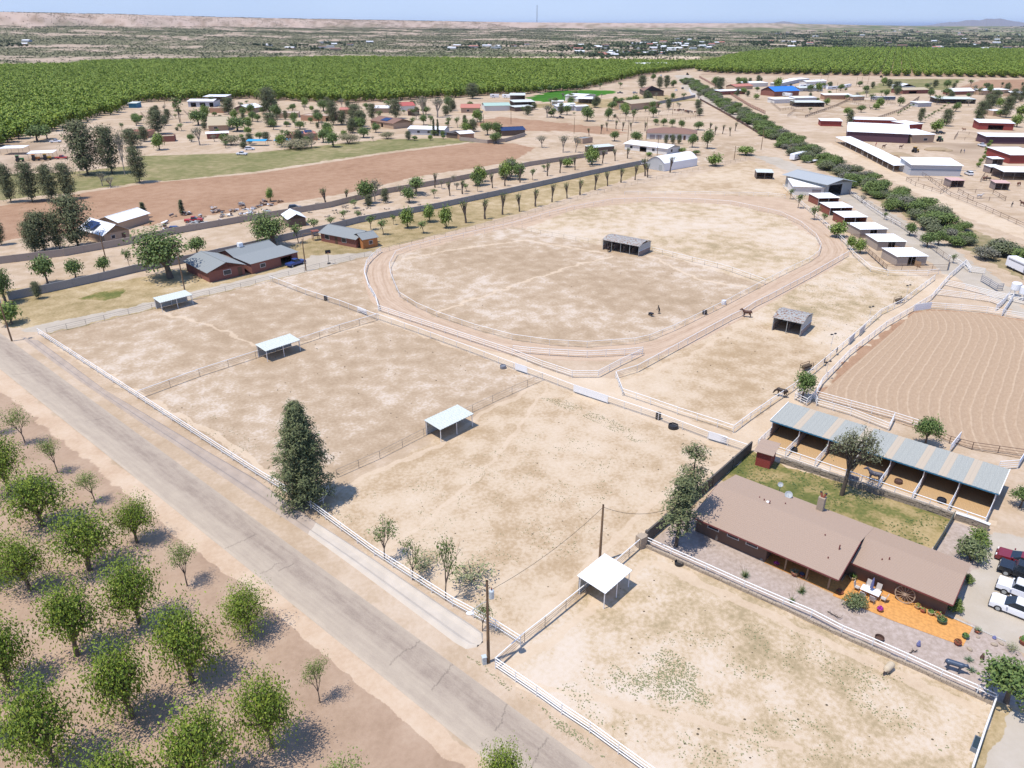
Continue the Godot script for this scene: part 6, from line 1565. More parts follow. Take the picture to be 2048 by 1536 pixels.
func materials_three():
	mat("pot_clay", Color(0.30, 0.09, 0.05), 0.8, 0, 0.15, 0.4); mat("pot_cream", Color(0.48, 0.36, 0.22), 0.8, 0, 0.1, 0.4); mat("pot_green", Color(0.05, 0.11, 0.07), 0.3)
	mat("umbrella_blue", Color(0.14, 0.15, 0.30), 0.8); mat("sling", Color(0.50, 0.46, 0.42), 0.8); mat("wheel_wood", Color(0.36, 0.26, 0.18), 0.9, 0, 0.2, 0.4)
	mat("rust_dark", Color(0.10, 0.055, 0.04), 0.85, 0.1, 0.3, 0.4); mat("board_grey_dark", Color(0.16, 0.19, 0.22), 0.6); mat("water", Color(0.03, 0.045, 0.05), 0.05); mat("stalk", Color(0.35, 0.25, 0.15), 0.9)
	mat("ditch_old", Color(0.36, 0.29, 0.23), 0.95, 0, 0.1, 9.3, 0.012); mat("ditch_new", Color(0.50, 0.435, 0.355), 0.9, 0, 0.07, 9.1, 0.012); mat("galv_pale", Color(0.50, 0.55, 0.56), 0.5, 0.1, 0.05, 0.6)

# ---------------------------------------------------------------- neighbours
func grove(tbl: Array, where: String, kits: Dictionary):
	var kinds := {0: ["pine_tree", "dark rounded evergreen pine"], 1: ["shade_tree", "mid green leafy shade tree"], 2: ["bare_tree", "grey half bare tree"], 3: ["cypress_tree", "narrow dark cypress"], 4: ["pruned_tree", "bare pruned tree"], 5: ["light_tree", "bright green bushy tree"], 6: ["tall_grass", "tan olive clump of tall reeds"], 7: ["small_tree", "sparse young tree"], 8: ["mulberry_tree", "big spreading dark green mulberry"]}
	for i in tbl.size():
		var r: Array = tbl[i]
		var k: int = r[4]
		if k == 4: r = [r[0], r[1], r[2] * 0.95, r[3] * 1.3]
		var set_: Array = kits[k]
		var cat := "reeds" if k == 6 else "tree"
		plant(kinds[k][0], set_[i % set_.size()], Vector2(r[0], r[1]), r[2], r[3], kinds[k][1] + " " + where, cat, kinds[k][0].replace("_", " ") + "s " + where, i * 2.1)

func tree_kits() -> Dictionary:
	var pc := [Color(0.10, 0.115, 0.05), Color(0.14, 0.145, 0.065), Color(0.08, 0.095, 0.04)]
	var ec := [Color(0.12, 0.175, 0.045), Color(0.16, 0.21, 0.055), Color(0.09, 0.14, 0.035)]
	var lc := [Color(0.17, 0.24, 0.045), Color(0.21, 0.27, 0.05), Color(0.13, 0.19, 0.04)]
	var gc := [Color(0.19, 0.185, 0.125), Color(0.15, 0.165, 0.09)]
	var k := {0: [], 1: [], 2: [], 3: [], 4: [], 5: [], 6: [], 7: []}
	for i in 3:
		k[0].append(pine_meshes(400 + i, 10.0, [0.8, 2.1, 3.0, 3.4, 3.5, 3.45, 3.2, 2.6, 1.5], 280, 10, 0.32, pc, 0.12, 0.25, 0.6))
		k[1].append(tree_meshes(410 + i, {"trunk": 1.5, "rad": 0.28, "fork": [5, 4, 2], "open": 0.7, "shrink": 0.75, "leaves": 17, "clump": 1.3, "leaf": 0.26, "slim": 0.6, "cols": ec, "up": 0.2}))
		k[2].append(tree_meshes(420 + i, {"trunk": 1.8, "rad": 0.2, "fork": [5, 4, 3], "open": 0.55, "shrink": 0.8, "leaves": 2, "clump": 0.9, "leaf": 0.22, "slim": 0.4, "cols": gc, "up": 0.25, "bark": "pale_bark"}))
		k[4].append(tree_meshes(430 + i, {"trunk": 1.4, "rad": 0.26, "fork": [4, 3, 2], "open": 0.4, "shrink": 0.8, "leaves": 4, "clump": 0.4, "leaf": 0.14, "slim": 0.5, "cols": ec, "up": 0.45, "bare": 0.6, "bark": "bark"}))
		k[5].append(tree_meshes(440 + i, {"trunk": 1.0, "rad": 0.2, "fork": [5, 4, 2], "open": 0.75, "shrink": 0.75, "leaves": 16, "clump": 1.1, "leaf": 0.22, "slim": 0.6, "cols": lc, "up": 0.15}))
		k[7].append(tree_meshes(450 + i, {"trunk": 1.5, "rad": 0.1, "fork": [4, 3], "open": 0.5, "shrink": 0.8, "leaves": 9, "clump": 0.7, "leaf": 0.2, "slim": 0.6, "cols": ec, "up": 0.3}))
	k[8] = [tree_meshes(480, {"trunk": 1.5, "rad": 0.3, "fork": [6, 4, 3], "open": 0.72, "shrink": 0.76, "leaves": 22, "clump": 1.1, "leaf": 0.13, "slim": 0.6, "cols": ec, "up": 0.15})]
	k[3].append(pine_meshes(460, 9.0, [0.5, 0.7, 0.75, 0.7, 0.6, 0.4, 0.1], 130, 8, 0.25, pc, 0.03, 0.0, 0.2))
	k[6].append(shrub_meshes(470, 6, 3, 1300, 0.3, 0.18, [Color(0.24, 0.21, 0.12), Color(0.30, 0.25, 0.15), Color(0.16, 0.17, 0.08)], "leaf", 12))
	return k

func neighbour_trees():
	var k := tree_kits()
	grove([[-82.9,-171.7,18.21,12.71,8],[-84.2,-192.1,6.02,4.88,1],[-110.02,-167.1,6.17,6.93,1],[-105.85,-171.7,4.61,4.61,1],[-100.93,-175.7,4.21,4.32,1],[-96.57,-179.9,3.03,5.41,7],[-106.3,-156.8,2.92,3.74,0],[-111.96,-154.1,6.86,9.33,8],[-102.54,-141,5.65,4.55,5]], "in the gardens of the brick houses", k)
	grove([[-120,-199.5,12.18,13.43,0],[-127,-195.5,9.79,10.32,0],[-128,-193.1,6.45,8.64,0],[-123.7,-197,5.75,9.58,0],[-142.6,-201.6,4.47,7.28,0],[-117.4,-234.4,2.4,4.76,3],[-106.49,-237.8,2.1,4.81,3]], "by the tan house in front of the ploughed field", k)
	grove([[-65.61,-199.5,14.95,9.94,8],[-60.19,-203.7,4.23,5.67,7],[-58.65,-216,4.75,4.46,7],[-55.09,-222,3.96,3.35,7],[-52.68,-230.4,3.46,3.45,7],[-48.28,-230.4,3.15,3.45,7],[-63.57,-252.6,4.44,5.05,4],[-57.52,-258.2,2.96,3.78,4],[-84.01,-258.2,3.49,4.8,5],[-42.39,-219,3.91,4.51,7],[-37.7,-213.1,3.81,4.71,7],[-36.52,-225.2,2.47,3.39,7],[-31.65,-220.8,4.85,6.33,5],[-26.16,-214.8,3.84,3.85,7],[-25.59,-228.4,4.99,5.58,5],[-19.99,-220.8,4.54,6.93,5]], "around the brown cottage", k)
	grove([[-14.29,-227.1,4.66,6.17,4],[-8.56,-232.4,3.8,5.66,4],[-3.08,-238.5,3.89,5.78,4],[2.47,-242.8,3.63,5.22,4],[7.96,-250.3,3.73,5.35,4],[13.9,-257.4,3.48,5.13,4],[19.51,-263.2,3.55,4.88,4],[24.62,-269.2,3.62,4.97,4],[30.96,-278.2,3.73,4.92,4],[36.52,-285.8,3.82,4.85,4],[42.61,-292.8,3.52,4.95,4],[48.86,-298,3.58,4.83,4],[54.72,-303.3,4.04,4.9,4]], "in the row on the near side of the grey wall", k)
	grove([[-22.31,-267.4,3.24,4.59,4],[-18.03,-270.9,3.28,4.64,4],[-12.75,-275.4,3.33,4.7,7],[-7.36,-281.9,3.4,4.8,4],[-2.68,-285.8,3.25,4.48,4],[3.13,-292.8,3.32,4.95,4],[8.14,-298,3.38,4.64,7],[14.48,-306.6,3.47,4.75,4],[19.98,-313.5,3.54,4.84,4],[26.77,-320.5,3.4,4.93,4],[33.96,-329.2,3.48,5.04,7],[40.27,-337,3.56,4.72,4],[46.68,-343.7,3.63,4.8,4],[53.33,-350.7,3.46,4.44,4],[-29.17,-282.9,3.22,4.44,4],[15.11,-384.9,9.06,6.72,2],[24.66,-368.6,8.71,8.77,2],[30.71,-368.6,7.25,8.31,2]], "between the two block walls", k)
	grove([[-174.7,-310,16.89,19.93,0],[-165.7,-312.3,12.44,18.14,0],[-145.4,-292.8,8.99,13.16,0],[-174.1,-257.4,7.3,12.16,0],[-167.1,-258.2,9.06,12.86,0],[-160.6,-259,8.74,11.89,0],[-156.3,-262.3,8.13,11.68,0],[-158.9,-308.9,6.57,18.73,2],[-173.7,-376.6,7.89,8,5],[-210.5,-491.5,8.88,16.57,7],[-200.2,-436.3,13.03,12.27,0],[-191.1,-384.9,12.59,8.63,0],[-160.4,-393.5,10.8,10.24,2],[-251.3,-406.2,13.77,8.55,1],[-251.5,-415.8,8.66,7.2,1],[-152.4,-283.9,8.74,4.45,2],[-156.6,-285.8,5.74,5.59,2]], "on the plot with the tractors and tall pines", k)
	grove([[-193.7,-478.4,12.36,8.73,1],[-196.7,-541.6,12.51,10.4,0],[-229,-598.4,6.88,6.43,0],[-159.9,-449.5,13.4,7.71,1],[-143.7,-393.5,11.82,5.88,6],[-168.2,-541.6,15.99,16.81,0],[-146.7,-470.9,12.17,7.46,0],[-158,-561.6,6.48,5.06,1],[-110.3,-478.4,9.89,13.89,0],[-135.7,-561.6,10.8,7.41,1],[-104.74,-478.4,9.27,8.15,0],[-94.96,-470.9,12.78,12.57,0],[-90.12,-461.2,10.15,9.56,0],[-90.79,-505.3,7.81,9.77,0],[-76.72,-513.9,11.24,11.76,0],[-103.55,-432.1,7.3,6.92,1],[-98.99,-402.5,8.4,6.99,1],[-93.92,-442.8,8.62,7.61,2],[-81.48,-421.8,8.23,5.22,1],[-78.12,-442.8,6.32,4.9,1],[-106.62,-381.5,17.98,5.25,6],[-85.13,-398.9,11.98,5.95,6],[-67.7,-417.8,9.24,4.14,6],[-135.2,-411.9,5.9,4.09,1],[-125.9,-458.8,7.72,4.5,1]], "among the adobe houses", k)
	grove([[-60.16,-528.9,15.63,14.58,2],[-49.81,-519.8,17.38,13.74,2],[-33.33,-663.1,15.19,11.74,0],[-47.09,-579.5,9.64,8.31,1],[-59.37,-466,5.12,6.26,7],[-49.55,-473.4,5.2,6.93,7],[-38.27,-466,5.12,6.26,7],[-32.85,-466,4.82,6.26,7],[-27.46,-461.2,4.77,6.21,7],[-43.38,-427.9,1.95,8.95,3],[-41.16,-427.9,1.95,8.68,3],[-13.75,-432.1,7.86,6.92,1],[-8.98,-432.1,7.86,6.92,1],[-18.96,-473.4,4.28,5.78,7],[-8.33,-398.9,7.81,5.46,1],[11,-535.2,7.56,5.81,0],[23.4,-519.8,13.37,8.78,2],[37.81,-535.2,7.56,6.45,1],[48.3,-499.7,10.3,8.17,1],[61.82,-499.7,6.44,8.47,1],[73.09,-499.7,5.47,7.87,7],[76.71,-491.5,6.66,8.64,7],[72.83,-568.6,8.74,6.14,1],[82.97,-598.4,7.65,5.72,1],[92.75,-618.6,8.68,4.8,1]], "around the long grey house and the tan barn", k)
	grove([[129.3,-786.5,12.93,10.57,0],[156.8,-882.6,7.23,7.7,1],[144.4,-773.5,8.81,10.4,0],[152.4,-779.9,8.88,10.94,0],[160.2,-786.5,7.96,7.37,1],[105.71,-773.5,7.34,6.35,7],[85.45,-767.1,6.8,5.4,7],[74.77,-767.1,7.28,6.3,7],[64,-742.7,7.06,6.11,7],[45.18,-742.7,7.53,6.11,7],[34.96,-725.3,7.36,5.98,7],[25.38,-714.2,7.25,5.89,7]], "near the brown roofed villa", k)
	grove([[88.68,-478.4,4.63,3.8,1],[92.68,-473.4,4.89,4.63,1],[96.91,-468.4,4.85,4.58,1],[100.87,-461.2,5.07,4.8,1],[109.41,-454.1,7.06,5.01,1],[54.53,-408.1,6.12,5.07,1],[64.85,-402.5,7.88,5.5,1],[79.84,-397.1,3.63,4.46,0],[83.21,-397.1,3.63,4.46,0],[86.58,-397.1,3.63,4.46,0],[90.63,-384.9,5.79,6.96,1],[97.38,-381.5,6.99,9.03,1],[55.35,-449.5,3.5,4.42,4],[61.77,-458.8,3.56,4.5,4],[64.38,-449.5,3.5,4.15,4],[69.33,-449.5,3.5,4.42,4],[77.49,-449.5,3.5,4.42,4],[50.41,-436.3,3.4,4.3,4],[42.82,-427.9,3.34,3.7,4],[113.94,-432.1,3.37,4.27,4],[119.24,-436.3,3.4,4.04,4],[121.2,-427.9,3.34,4.23,4],[115.36,-449.5,3.5,4.15,4],[129.9,-449.5,3.5,3.87,4]], "around the white houses past the race track", k)
	grove([[82.21,-368.6,4.84,2.33,5],[87.02,-360.9,4.74,2.28,1],[64.71,-357.9,4.24,1.81,5],[88.49,-330.5,7.87,5.27,5],[110.74,-360.9,9.96,4.1,5],[65.98,-314.6,4.18,5.26,4],[54.24,-306.6,5.3,6.32,4]], "by the white round roofed barn", k)
	grove([[96.14,-248,3.7,4.98,7],[95.48,-231.7,4.43,4.4,7],[96.58,-227.1,3.11,3.41,7],[94.38,-210.3,6.23,4.51,5],[92.52,-197,2.87,3.88,5],[93.79,-193.5,4.18,3.96,5],[115.93,-211.9,3.8,3.81,1],[114.74,-199.5,4.98,4.33,1],[119,-201.6,4.33,4.09,1],[117.61,-231.7,2.37,2.52,7],[113.71,-184.2,1.94,2.51,7],[120.8,-255.8,4.49,3.07,2],[98.31,-262.3,2.83,3.83,7]], "planted along the row of stalls", k)
	grove([[208.2,-478.4,5.87,8.15,0],[258.7,-491.5,6.02,8.35,0],[265.2,-473.4,8.26,9.5,0],[243.6,-442.8,8.9,7.34,5],[296.1,-491.5,10.46,12.47,0],[335.6,-551.4,10.96,11.88,0],[367.8,-598.4,11.09,11.04,0],[330,-519.8,11.03,12.81,0],[305.6,-468.4,8.48,7.43,5],[340,-519.8,9.36,8.78,5],[367.5,-754.7,11.95,7.53,0],[385.2,-698.1,10.2,5.36,1],[198.7,-478.4,2.78,2.34,0],[302.9,-672.7,7.7,6.37,2],[294.3,-672.7,5.99,4.78,2],[243.5,-606.3,6.2,5.07,5],[289.9,-742.7,4.71,6.11,0],[308.8,-767.1,4.86,6.3,0],[264.1,-786.5,10.94,9.2,5],[195.8,-742.7,11.29,11.32,0],[201.9,-786.5,8.95,10.11,1],[237.9,-835.5,7.38,6.82,1],[255.4,-850.7,5.37,4.96,0],[366.3,-586.9,7.51,7.02,5],[400.3,-627,9.6,9.68,0]], "on the red and white horse farm", k)
	grove([[263.5,-532,3.08,2.58,7],[270.1,-541.6,3.13,2.62,7],[278.5,-554.8,3.2,2.68,7],[285.6,-565.1,3.26,2.72,7],[294.8,-579.5,3.34,2.78,7],[302.5,-590.7,3.4,2.48,7],[312.5,-606.3,3.1,2.54,7],[267.4,-502.5,3.24,2.75,7],[275.1,-513.9,3.31,2.81,7],[281.7,-522.8,3.36,2.85,7],[290.1,-535.2,3.44,2.91,7],[299.2,-548.1,3.52,2.65,7],[308.4,-561.6,3.6,2.71,7],[320.3,-579.5,3.34,2.78,7],[333,-598.4,3.44,2.87,7],[295.4,-528.9,3.4,2.88,7],[305.9,-544.8,3.5,2.63,7],[317,-561.6,3.6,2.71,7],[328.9,-579.5,3.34,2.78,7],[341.4,-598.4,3.44,2.87,7],[354.8,-618.6,3.55,2.96,7],[217.1,-349.3,2.53,2,5],[224.6,-360.9,2.61,2.06,5],[232.5,-373.3,2.69,2.12,5],[240.9,-386.6,2.78,2.18,5],[248.9,-398.9,2.6,1.99,5],[209.4,-338.3,2.68,2.16,5],[202.2,-327.9,2.6,2.1,5]], "in the small planted rows of the horse farm", k)
	# garden trees and bushes between the houses
	for z in [[P([-193.4,-376.6,-266.5,-528.9,-205.5,-614.4,-30.96,-575.8,-7.13,-458.8,-33.57,-415.8,-104.59,-376.6]), 150, "between the adobe houses"], [P([179.2,-519.8,273.3,-806.8,540,-835.5,340.5,-516.9,262.3,-525.9]), 85, "between the far farm buildings"], [P([1.99,-516.9,32.29,-667.9,164.3,-687.7,125,-516.9]), 60, "around the trailers and barns"], [P([189.3,-754.7,252.6,-899.4,303.6,-899.4,201.2,-586.9]), 16, "past the far end of the drain"], [P([-65.26,-251.1,-23.71,-285.8,40.48,-349.3,47.02,-346.5,-22.31,-267.4,-53.14,-241.4]), 30, "on the strip between the block walls"]]:
		var lo := Vector2(1e9, 1e9); var hi := -lo
		for p in z[0]: lo = lo.min(p); hi = hi.max(p)
		var r3 := RandomNumberGenerator.new(); r3.seed = z[2].hash()
		var made := 0
		while made < z[1]:
			var p := Vector2(r3.randf_range(lo.x, hi.x), r3.randf_range(lo.y, hi.y))
			if not inside(p, z[0]): continue
			made += 1
			var c: int = [1, 5, 0, 7, 2, 1, 0][r3.randi() % 7]
			var w := r3.randf_range(3.0, 8.0)
			var set_: Array = k[c]
			plant(["garden_conifer", "garden_tree", "grey_garden_tree", "", "", "bright_garden_tree", "", "thin_garden_tree"][c], set_[made % set_.size()], p, w, w * r3.randf_range(0.6, 1.2), ["small dark conifer", "small leafy tree", "small grey tree", "", "", "small bright green tree", "", "small thin tree"][c] + " " + z[2], "tree", "small trees " + z[2], made * 1.3)
	# thicket along the drain
	var rng := RandomNumberGenerator.new(); rng.seed = 12
	var tc := [[Color(0.10, 0.145, 0.035), Color(0.14, 0.19, 0.045)], [Color(0.155, 0.165, 0.085), Color(0.11, 0.13, 0.06)], [Color(0.21, 0.195, 0.15), Color(0.15, 0.15, 0.10)]]
	var kits := []
	for i in 3: kits.append(shrub_meshes(500 + i, 8, 5, 1900, 0.3, 0.5, tc[i]))
	var line := P([191.8,-874.4,181.1,-760.9,166.3,-627,158.5,-541.6,147.4,-449.5,142.9,-393.5,137.1,-349.3,137.5,-326.7,135.1,-300.1,134,-270.9,132.3,-245,129.9,-221.4,129.3,-201.6,131.2,-180.3])
	var names := ["leafy green bush", "grey green saltbush", "dry pale tamarisk bush"]
	for i in line.size() - 1:
		var a: Vector2 = line[i]; var b: Vector2 = line[i + 1]
		var n := maxi(2, int(a.distance_to(b) / 2.5))
		for j in n:
			var d := (b - a).normalized()
			var p := a.lerp(b, (j + rng.randf()) / n) + Vector2(-d.y, d.x) * rng.randf_range(-7, 7)
			var c := 0 if rng.randf() < 0.5 else (1 if rng.randf() < 0.75 else 2)
			var w := rng.randf_range(5, 9.5)
			plant("drain_bush", kits[c], p, w, w * rng.randf_range(0.42, 0.6), names[c] + " in the thicket along the drain", "shrub", "bushes in the thicket along the drain", rng.randf() * TAU)
	# far settlement trees and houses
	var ftree := joined(tree_meshes(600, {"trunk": 1.5, "rad": 0.3, "fork": [5, 3], "open": 0.7, "shrink": 0.8, "leaves": 9, "clump": 1.8, "leaf": 0.8, "slim": 0.7, "cols": [Color(0.06, 0.085, 0.035), Color(0.09, 0.12, 0.045), Color(0.05, 0.07, 0.03)], "up": 0.2}))
	var zones := [[P([20.39,-2057,496.6,-2915,909,-3546,517.5,-2057,291.1,-1698,159.1,-1640]), 420, 46], [P([591.9,-2300,1548,-4975,3391,-7118,6265,-9976,7806,-9976,1697,-2148,861.6,-2057]), 2600, 60], [P([-696.9,-2148,-464.9,-2474,-357.7,-1897,-571,-1826]), 45, 9], [P([-1362,-2148,-1361,-2247,-1070,-1759,-1080,-1698]), 14, 2], [P([-228,-2247,27.19,-2752,20.39,-2057,-169.4,-1897]), 60, 9], [P([51.91,-1489,210.7,-1826,360,-1897,281.4,-1640,163.1,-1489]), 90, 8], [P([810.6,-2057,1187,-2474,1507,-2606,1145,-1974,854.1,-1897]), 160, 8]]
	var xs := []; var hn2 := 0
	for z in zones:
		var poly: Array = z[0]; var lo := Vector2(1e9, 1e9); var hi := -lo
		for p in poly: lo = lo.min(p); hi = hi.max(p)
		var made := 0; var houses := 0
		while made < z[1] or houses < z[2]:
			var p := Vector2(rng.randf_range(lo.x, hi.x), rng.randf_range(lo.y, hi.y))
			if not inside(p, poly): continue
			var r := p.length()
			if rng.randf() > pow(2200.0 / maxf(r, 2200.0), 1.2): continue
			var y := hill(atan2(p.x, -p.y), r) if r > 1500 else 0.0
			if made < z[1]:
				var s := rng.randf_range(0.8, 1.7)
				xs.append(Transform3D(Basis(Vector3.UP, rng.randf() * TAU).scaled(Vector3(s, s, s)), v3(p, y - 0.2))); made += 1
				if rng.randf() < 0.6:
					for q in rng.randi_range(1, 5):
						p += Vector2(rng.randf_range(6, 14), rng.randf_range(-5, 5))
						xs.append(Transform3D(Basis(Vector3.UP, rng.randf() * TAU).scaled(Vector3(s, s * 0.9, s)), v3(p, y - 0.2))); made += 1
			if houses < z[2]:
				p += Vector2(rng.randf_range(-30, 30), rng.randf_range(-30, 30))
				var w: String = ["stucco_white", "stucco_tan", "stucco_white", "grey_wall"][rng.randi() % 4]
				var ro: String = ["white_roof", "tile_roof", "white_roof", "grey_roof", "white_roof", "coral_roof"][rng.randi() % 6]
				var l := rng.randf_range(12, 26)
				var t := house("distant_house", "tiny %s roofed house in the settlement below the mesa" % ro.replace("_roof", "").replace("tile", "brown").replace("coral", "red"), p, p + Vector2(l, rng.randf_range(-8, 8)), rng.randf_range(9, 14), 3.2, 1.6, "x", w, ro, [], 0.3, "house", 0, "houses of the far settlement")
				t.position.y = y; houses += 1
	var mm := MultiMesh.new()
	mm.transform_format = MultiMesh.TRANSFORM_3D; mm.mesh = ftree; mm.instance_count = xs.size()
	for i in xs.size(): mm.set_instance_transform(i, xs[i])
	var o := MultiMeshInstance3D.new(); o.multimesh = mm
	put(o, "distant_trees"); tag(o, "dark tree belts of the far settlement below the mesa", "trees"); stuff(o)

func solar(t: Node3D, c: Vector3, s: Vector3, rot: Vector3): box(t, "solar_panel", M["solar"], c, s, rot)

func neighbour_houses():
	# brick house by the drive
	house("brick_house", "red brick gabled house with a grey shingle roof by the drive", Vector2(-72.03,-168.2), Vector2(-65.61,-174.5), 13, 2.5, 1.5, "z", "brick", "grey_roof", [["window", "f", 4.6, 1.0, 1.8, 1.1], ["door", "f", 7.8, 0, 1.0, 2.1]], 0.5)
	var w := house("brick_wing", "grey roofed middle wing joining the brick house and its garage", Vector2(-68.73,-179), Vector2(-61.05,-188.3), 9, 2.6, 1.4, "x", "brick", "grey_roof", [], 0.4)
	box(w, "roof_cooler", M["white_metal"], Vector3(4, 4.6, -4.6), Vector3(1.1, 1.0, 1.1))
	house("brick_garage", "flat grey roofed brick garage with the blue pickup in front", Vector2(-64.01,-174.9), Vector2(-55.46,-185.6), 7, 2.5, 0.5, "m", "brick", "grey_roof", [["window", "f", 3.2, 1.0, 1.4, 0.9], ["open", "f", 10.2, 0, 3.4, 2.1]], 0.3, "garage")
	house("brown_cottage", "grey roofed cottage with a brown brick front and playground", Vector2(-54.21,-205.8), Vector2(-42.85,-198.5), 7.5, 2.5, 1.4, "x", "brick", "grey_roof", [["window", "f", 2.5, 0.9, 1.6, 1.2], ["door", "f", 6, 0, 1.0, 2.1], ["window", "f", 9, 0.9, 1.6, 1.2]], 0.5)
	var cot := house("cottage_annex", "orange walled annex with grey roof at the end of the brown cottage", Vector2(-40.74,-197.5), Vector2(-37.22,-200.3), 5.5, 2.6, 1.1, "x", "orange_wall", "grey_roof", [["window", "f", 2.4, 1.0, 1.0, 0.9], ["door", "l", 2.2, 0, 1.1, 2.2]], 0.35)
	var h3 := house("tan_house", "tan house with pale gable roof and solar panels behind the big pines", Vector2(-113.67,-202.1), Vector2(-109.43,-208), 13, 2.8, 2.0, "z", "stucco_tan", "white_roof", [["window", "f", 2.5, 1.2, 1.0, 0.9], ["door", "f", 5.5, 0, 1.0, 2.2]], 0.6)
	solar(h3, Vector3(1.2, 4.3, -8), Vector3(3.0, 0.08, 5.0), Vector3(0, 0, 0.42))
	house("tan_house_wing", "long pale roofed wing behind the tan house", Vector2(-116.98,-217.2), Vector2(-113.28,-229), 8, 2.6, 1.3, "x", "stucco_tan", "white_roof", [], 0.5)
	house("metal_shed", "brown shed with a white gable roof beside the big dark tree", Vector2(-67.7,-221.4), Vector2(-63.02,-223.9), 8, 2.4, 1.3, "z", "brown_wall", "white_roof", [], 0.3, "shed")
	# round roofed barn
	var A := Vector2(57.96,-324.2); var B := Vector2(63.91,-317); var L := A.distance_to(B)
	var t := thing("arched_barn", "white barn with a smooth arched roof past the race track", "barn", v3(A), yaw(A, B))
	var st := tool(); var D := 22.0; var N := 12
	var prof := []
	for i in N + 1:
		var f := float(i) / N
		prof.append(Vector2(L * f, 3.2 + 2.4 * sin(PI * f) if i > 0 and i < N else 3.2))
	for i in N: slab(st, Vector3(prof[i].x, prof[i].y, 0.3), Vector3(prof[i].x, prof[i].y, -D), Vector3(prof[i + 1].x, prof[i + 1].y, -D), Vector3(prof[i + 1].x, prof[i + 1].y, 0.3), 0.08)
	done(st, "roof", M["white_roof"], t)
	var wl := tool()
	quad(wl, Vector3(0, 0, -D), Vector3(0, 3.2, -D), Vector3(0, 3.2, 0), Vector3(0, 0, 0)); quad(wl, Vector3(L, 0, 0), Vector3(L, 3.2, 0), Vector3(L, 3.2, -D), Vector3(L, 0, -D))
	for z in [0.0, -D]:
		for i in N:
			var a := Vector3(prof[i].x, 0, z); var b := Vector3(prof[i].x, prof[i].y - 0.05, z); var c := Vector3(prof[i + 1].x, prof[i + 1].y - 0.05, z); var d := Vector3(prof[i + 1].x, 0, z)
			quad(wl, a, b, c, d); quad(wl, d, c, b, a)
	done(wl, "wall", M["white_metal"], t)
	box(t, "side_door", M["galv"], Vector3(L * 0.78, 1.2, 0.03), Vector3(1.4, 2.4, 0.06))
	house("white_house", "long low white house with a pale roof past the race track", Vector2(55.73,-378.2), Vector2(73.27,-360.9), 11, 2.9, 1.0, "x", "stucco_white", "white_roof", [["window", "f", 4, 1, 1.5, 1.2], ["open", "f", 11, 0, 5, 2.3], ["window", "f", 17, 1, 1.5, 1.2], ["window", "r", 4, 1, 1.5, 1.2]], 0.6)
	house("villa", "white villa with a brown tiled hip roof and double garage", Vector2(72.82,-415.8), Vector2(98.04,-410), 16, 3.2, 2.2, "h", "stucco_white", "tile_roof", [["garage", "f", 3, 0, 2.8, 2.3], ["garage", "f", 6.5, 0, 2.8, 2.3], ["window", "f", 13, 1, 1.6, 1.3], ["window", "f", 17, 1, 1.6, 1.3], ["door", "f", 20, 0, 1.2, 2.3], ["window", "f", 24, 1, 1.6, 1.3]], 0.6)
	house("pump_house", "small tan hut by the grey bare trees and wall", Vector2(36.55,-397.1), Vector2(42.27,-402.5), 5, 2.4, 0, "f", "stucco_tan", "grey_roof", [], 0.2, "hut")
	house("shed_row", "dark low shed with a grey roof at the end of the tan wall", Vector2(37.81,-367), Vector2(49.92,-373.3), 5, 2.3, 0.4, "m", "brown_wall", "galv_roof", [["door", "f", 3, 0, 1, 2]], 0.3, "shed")
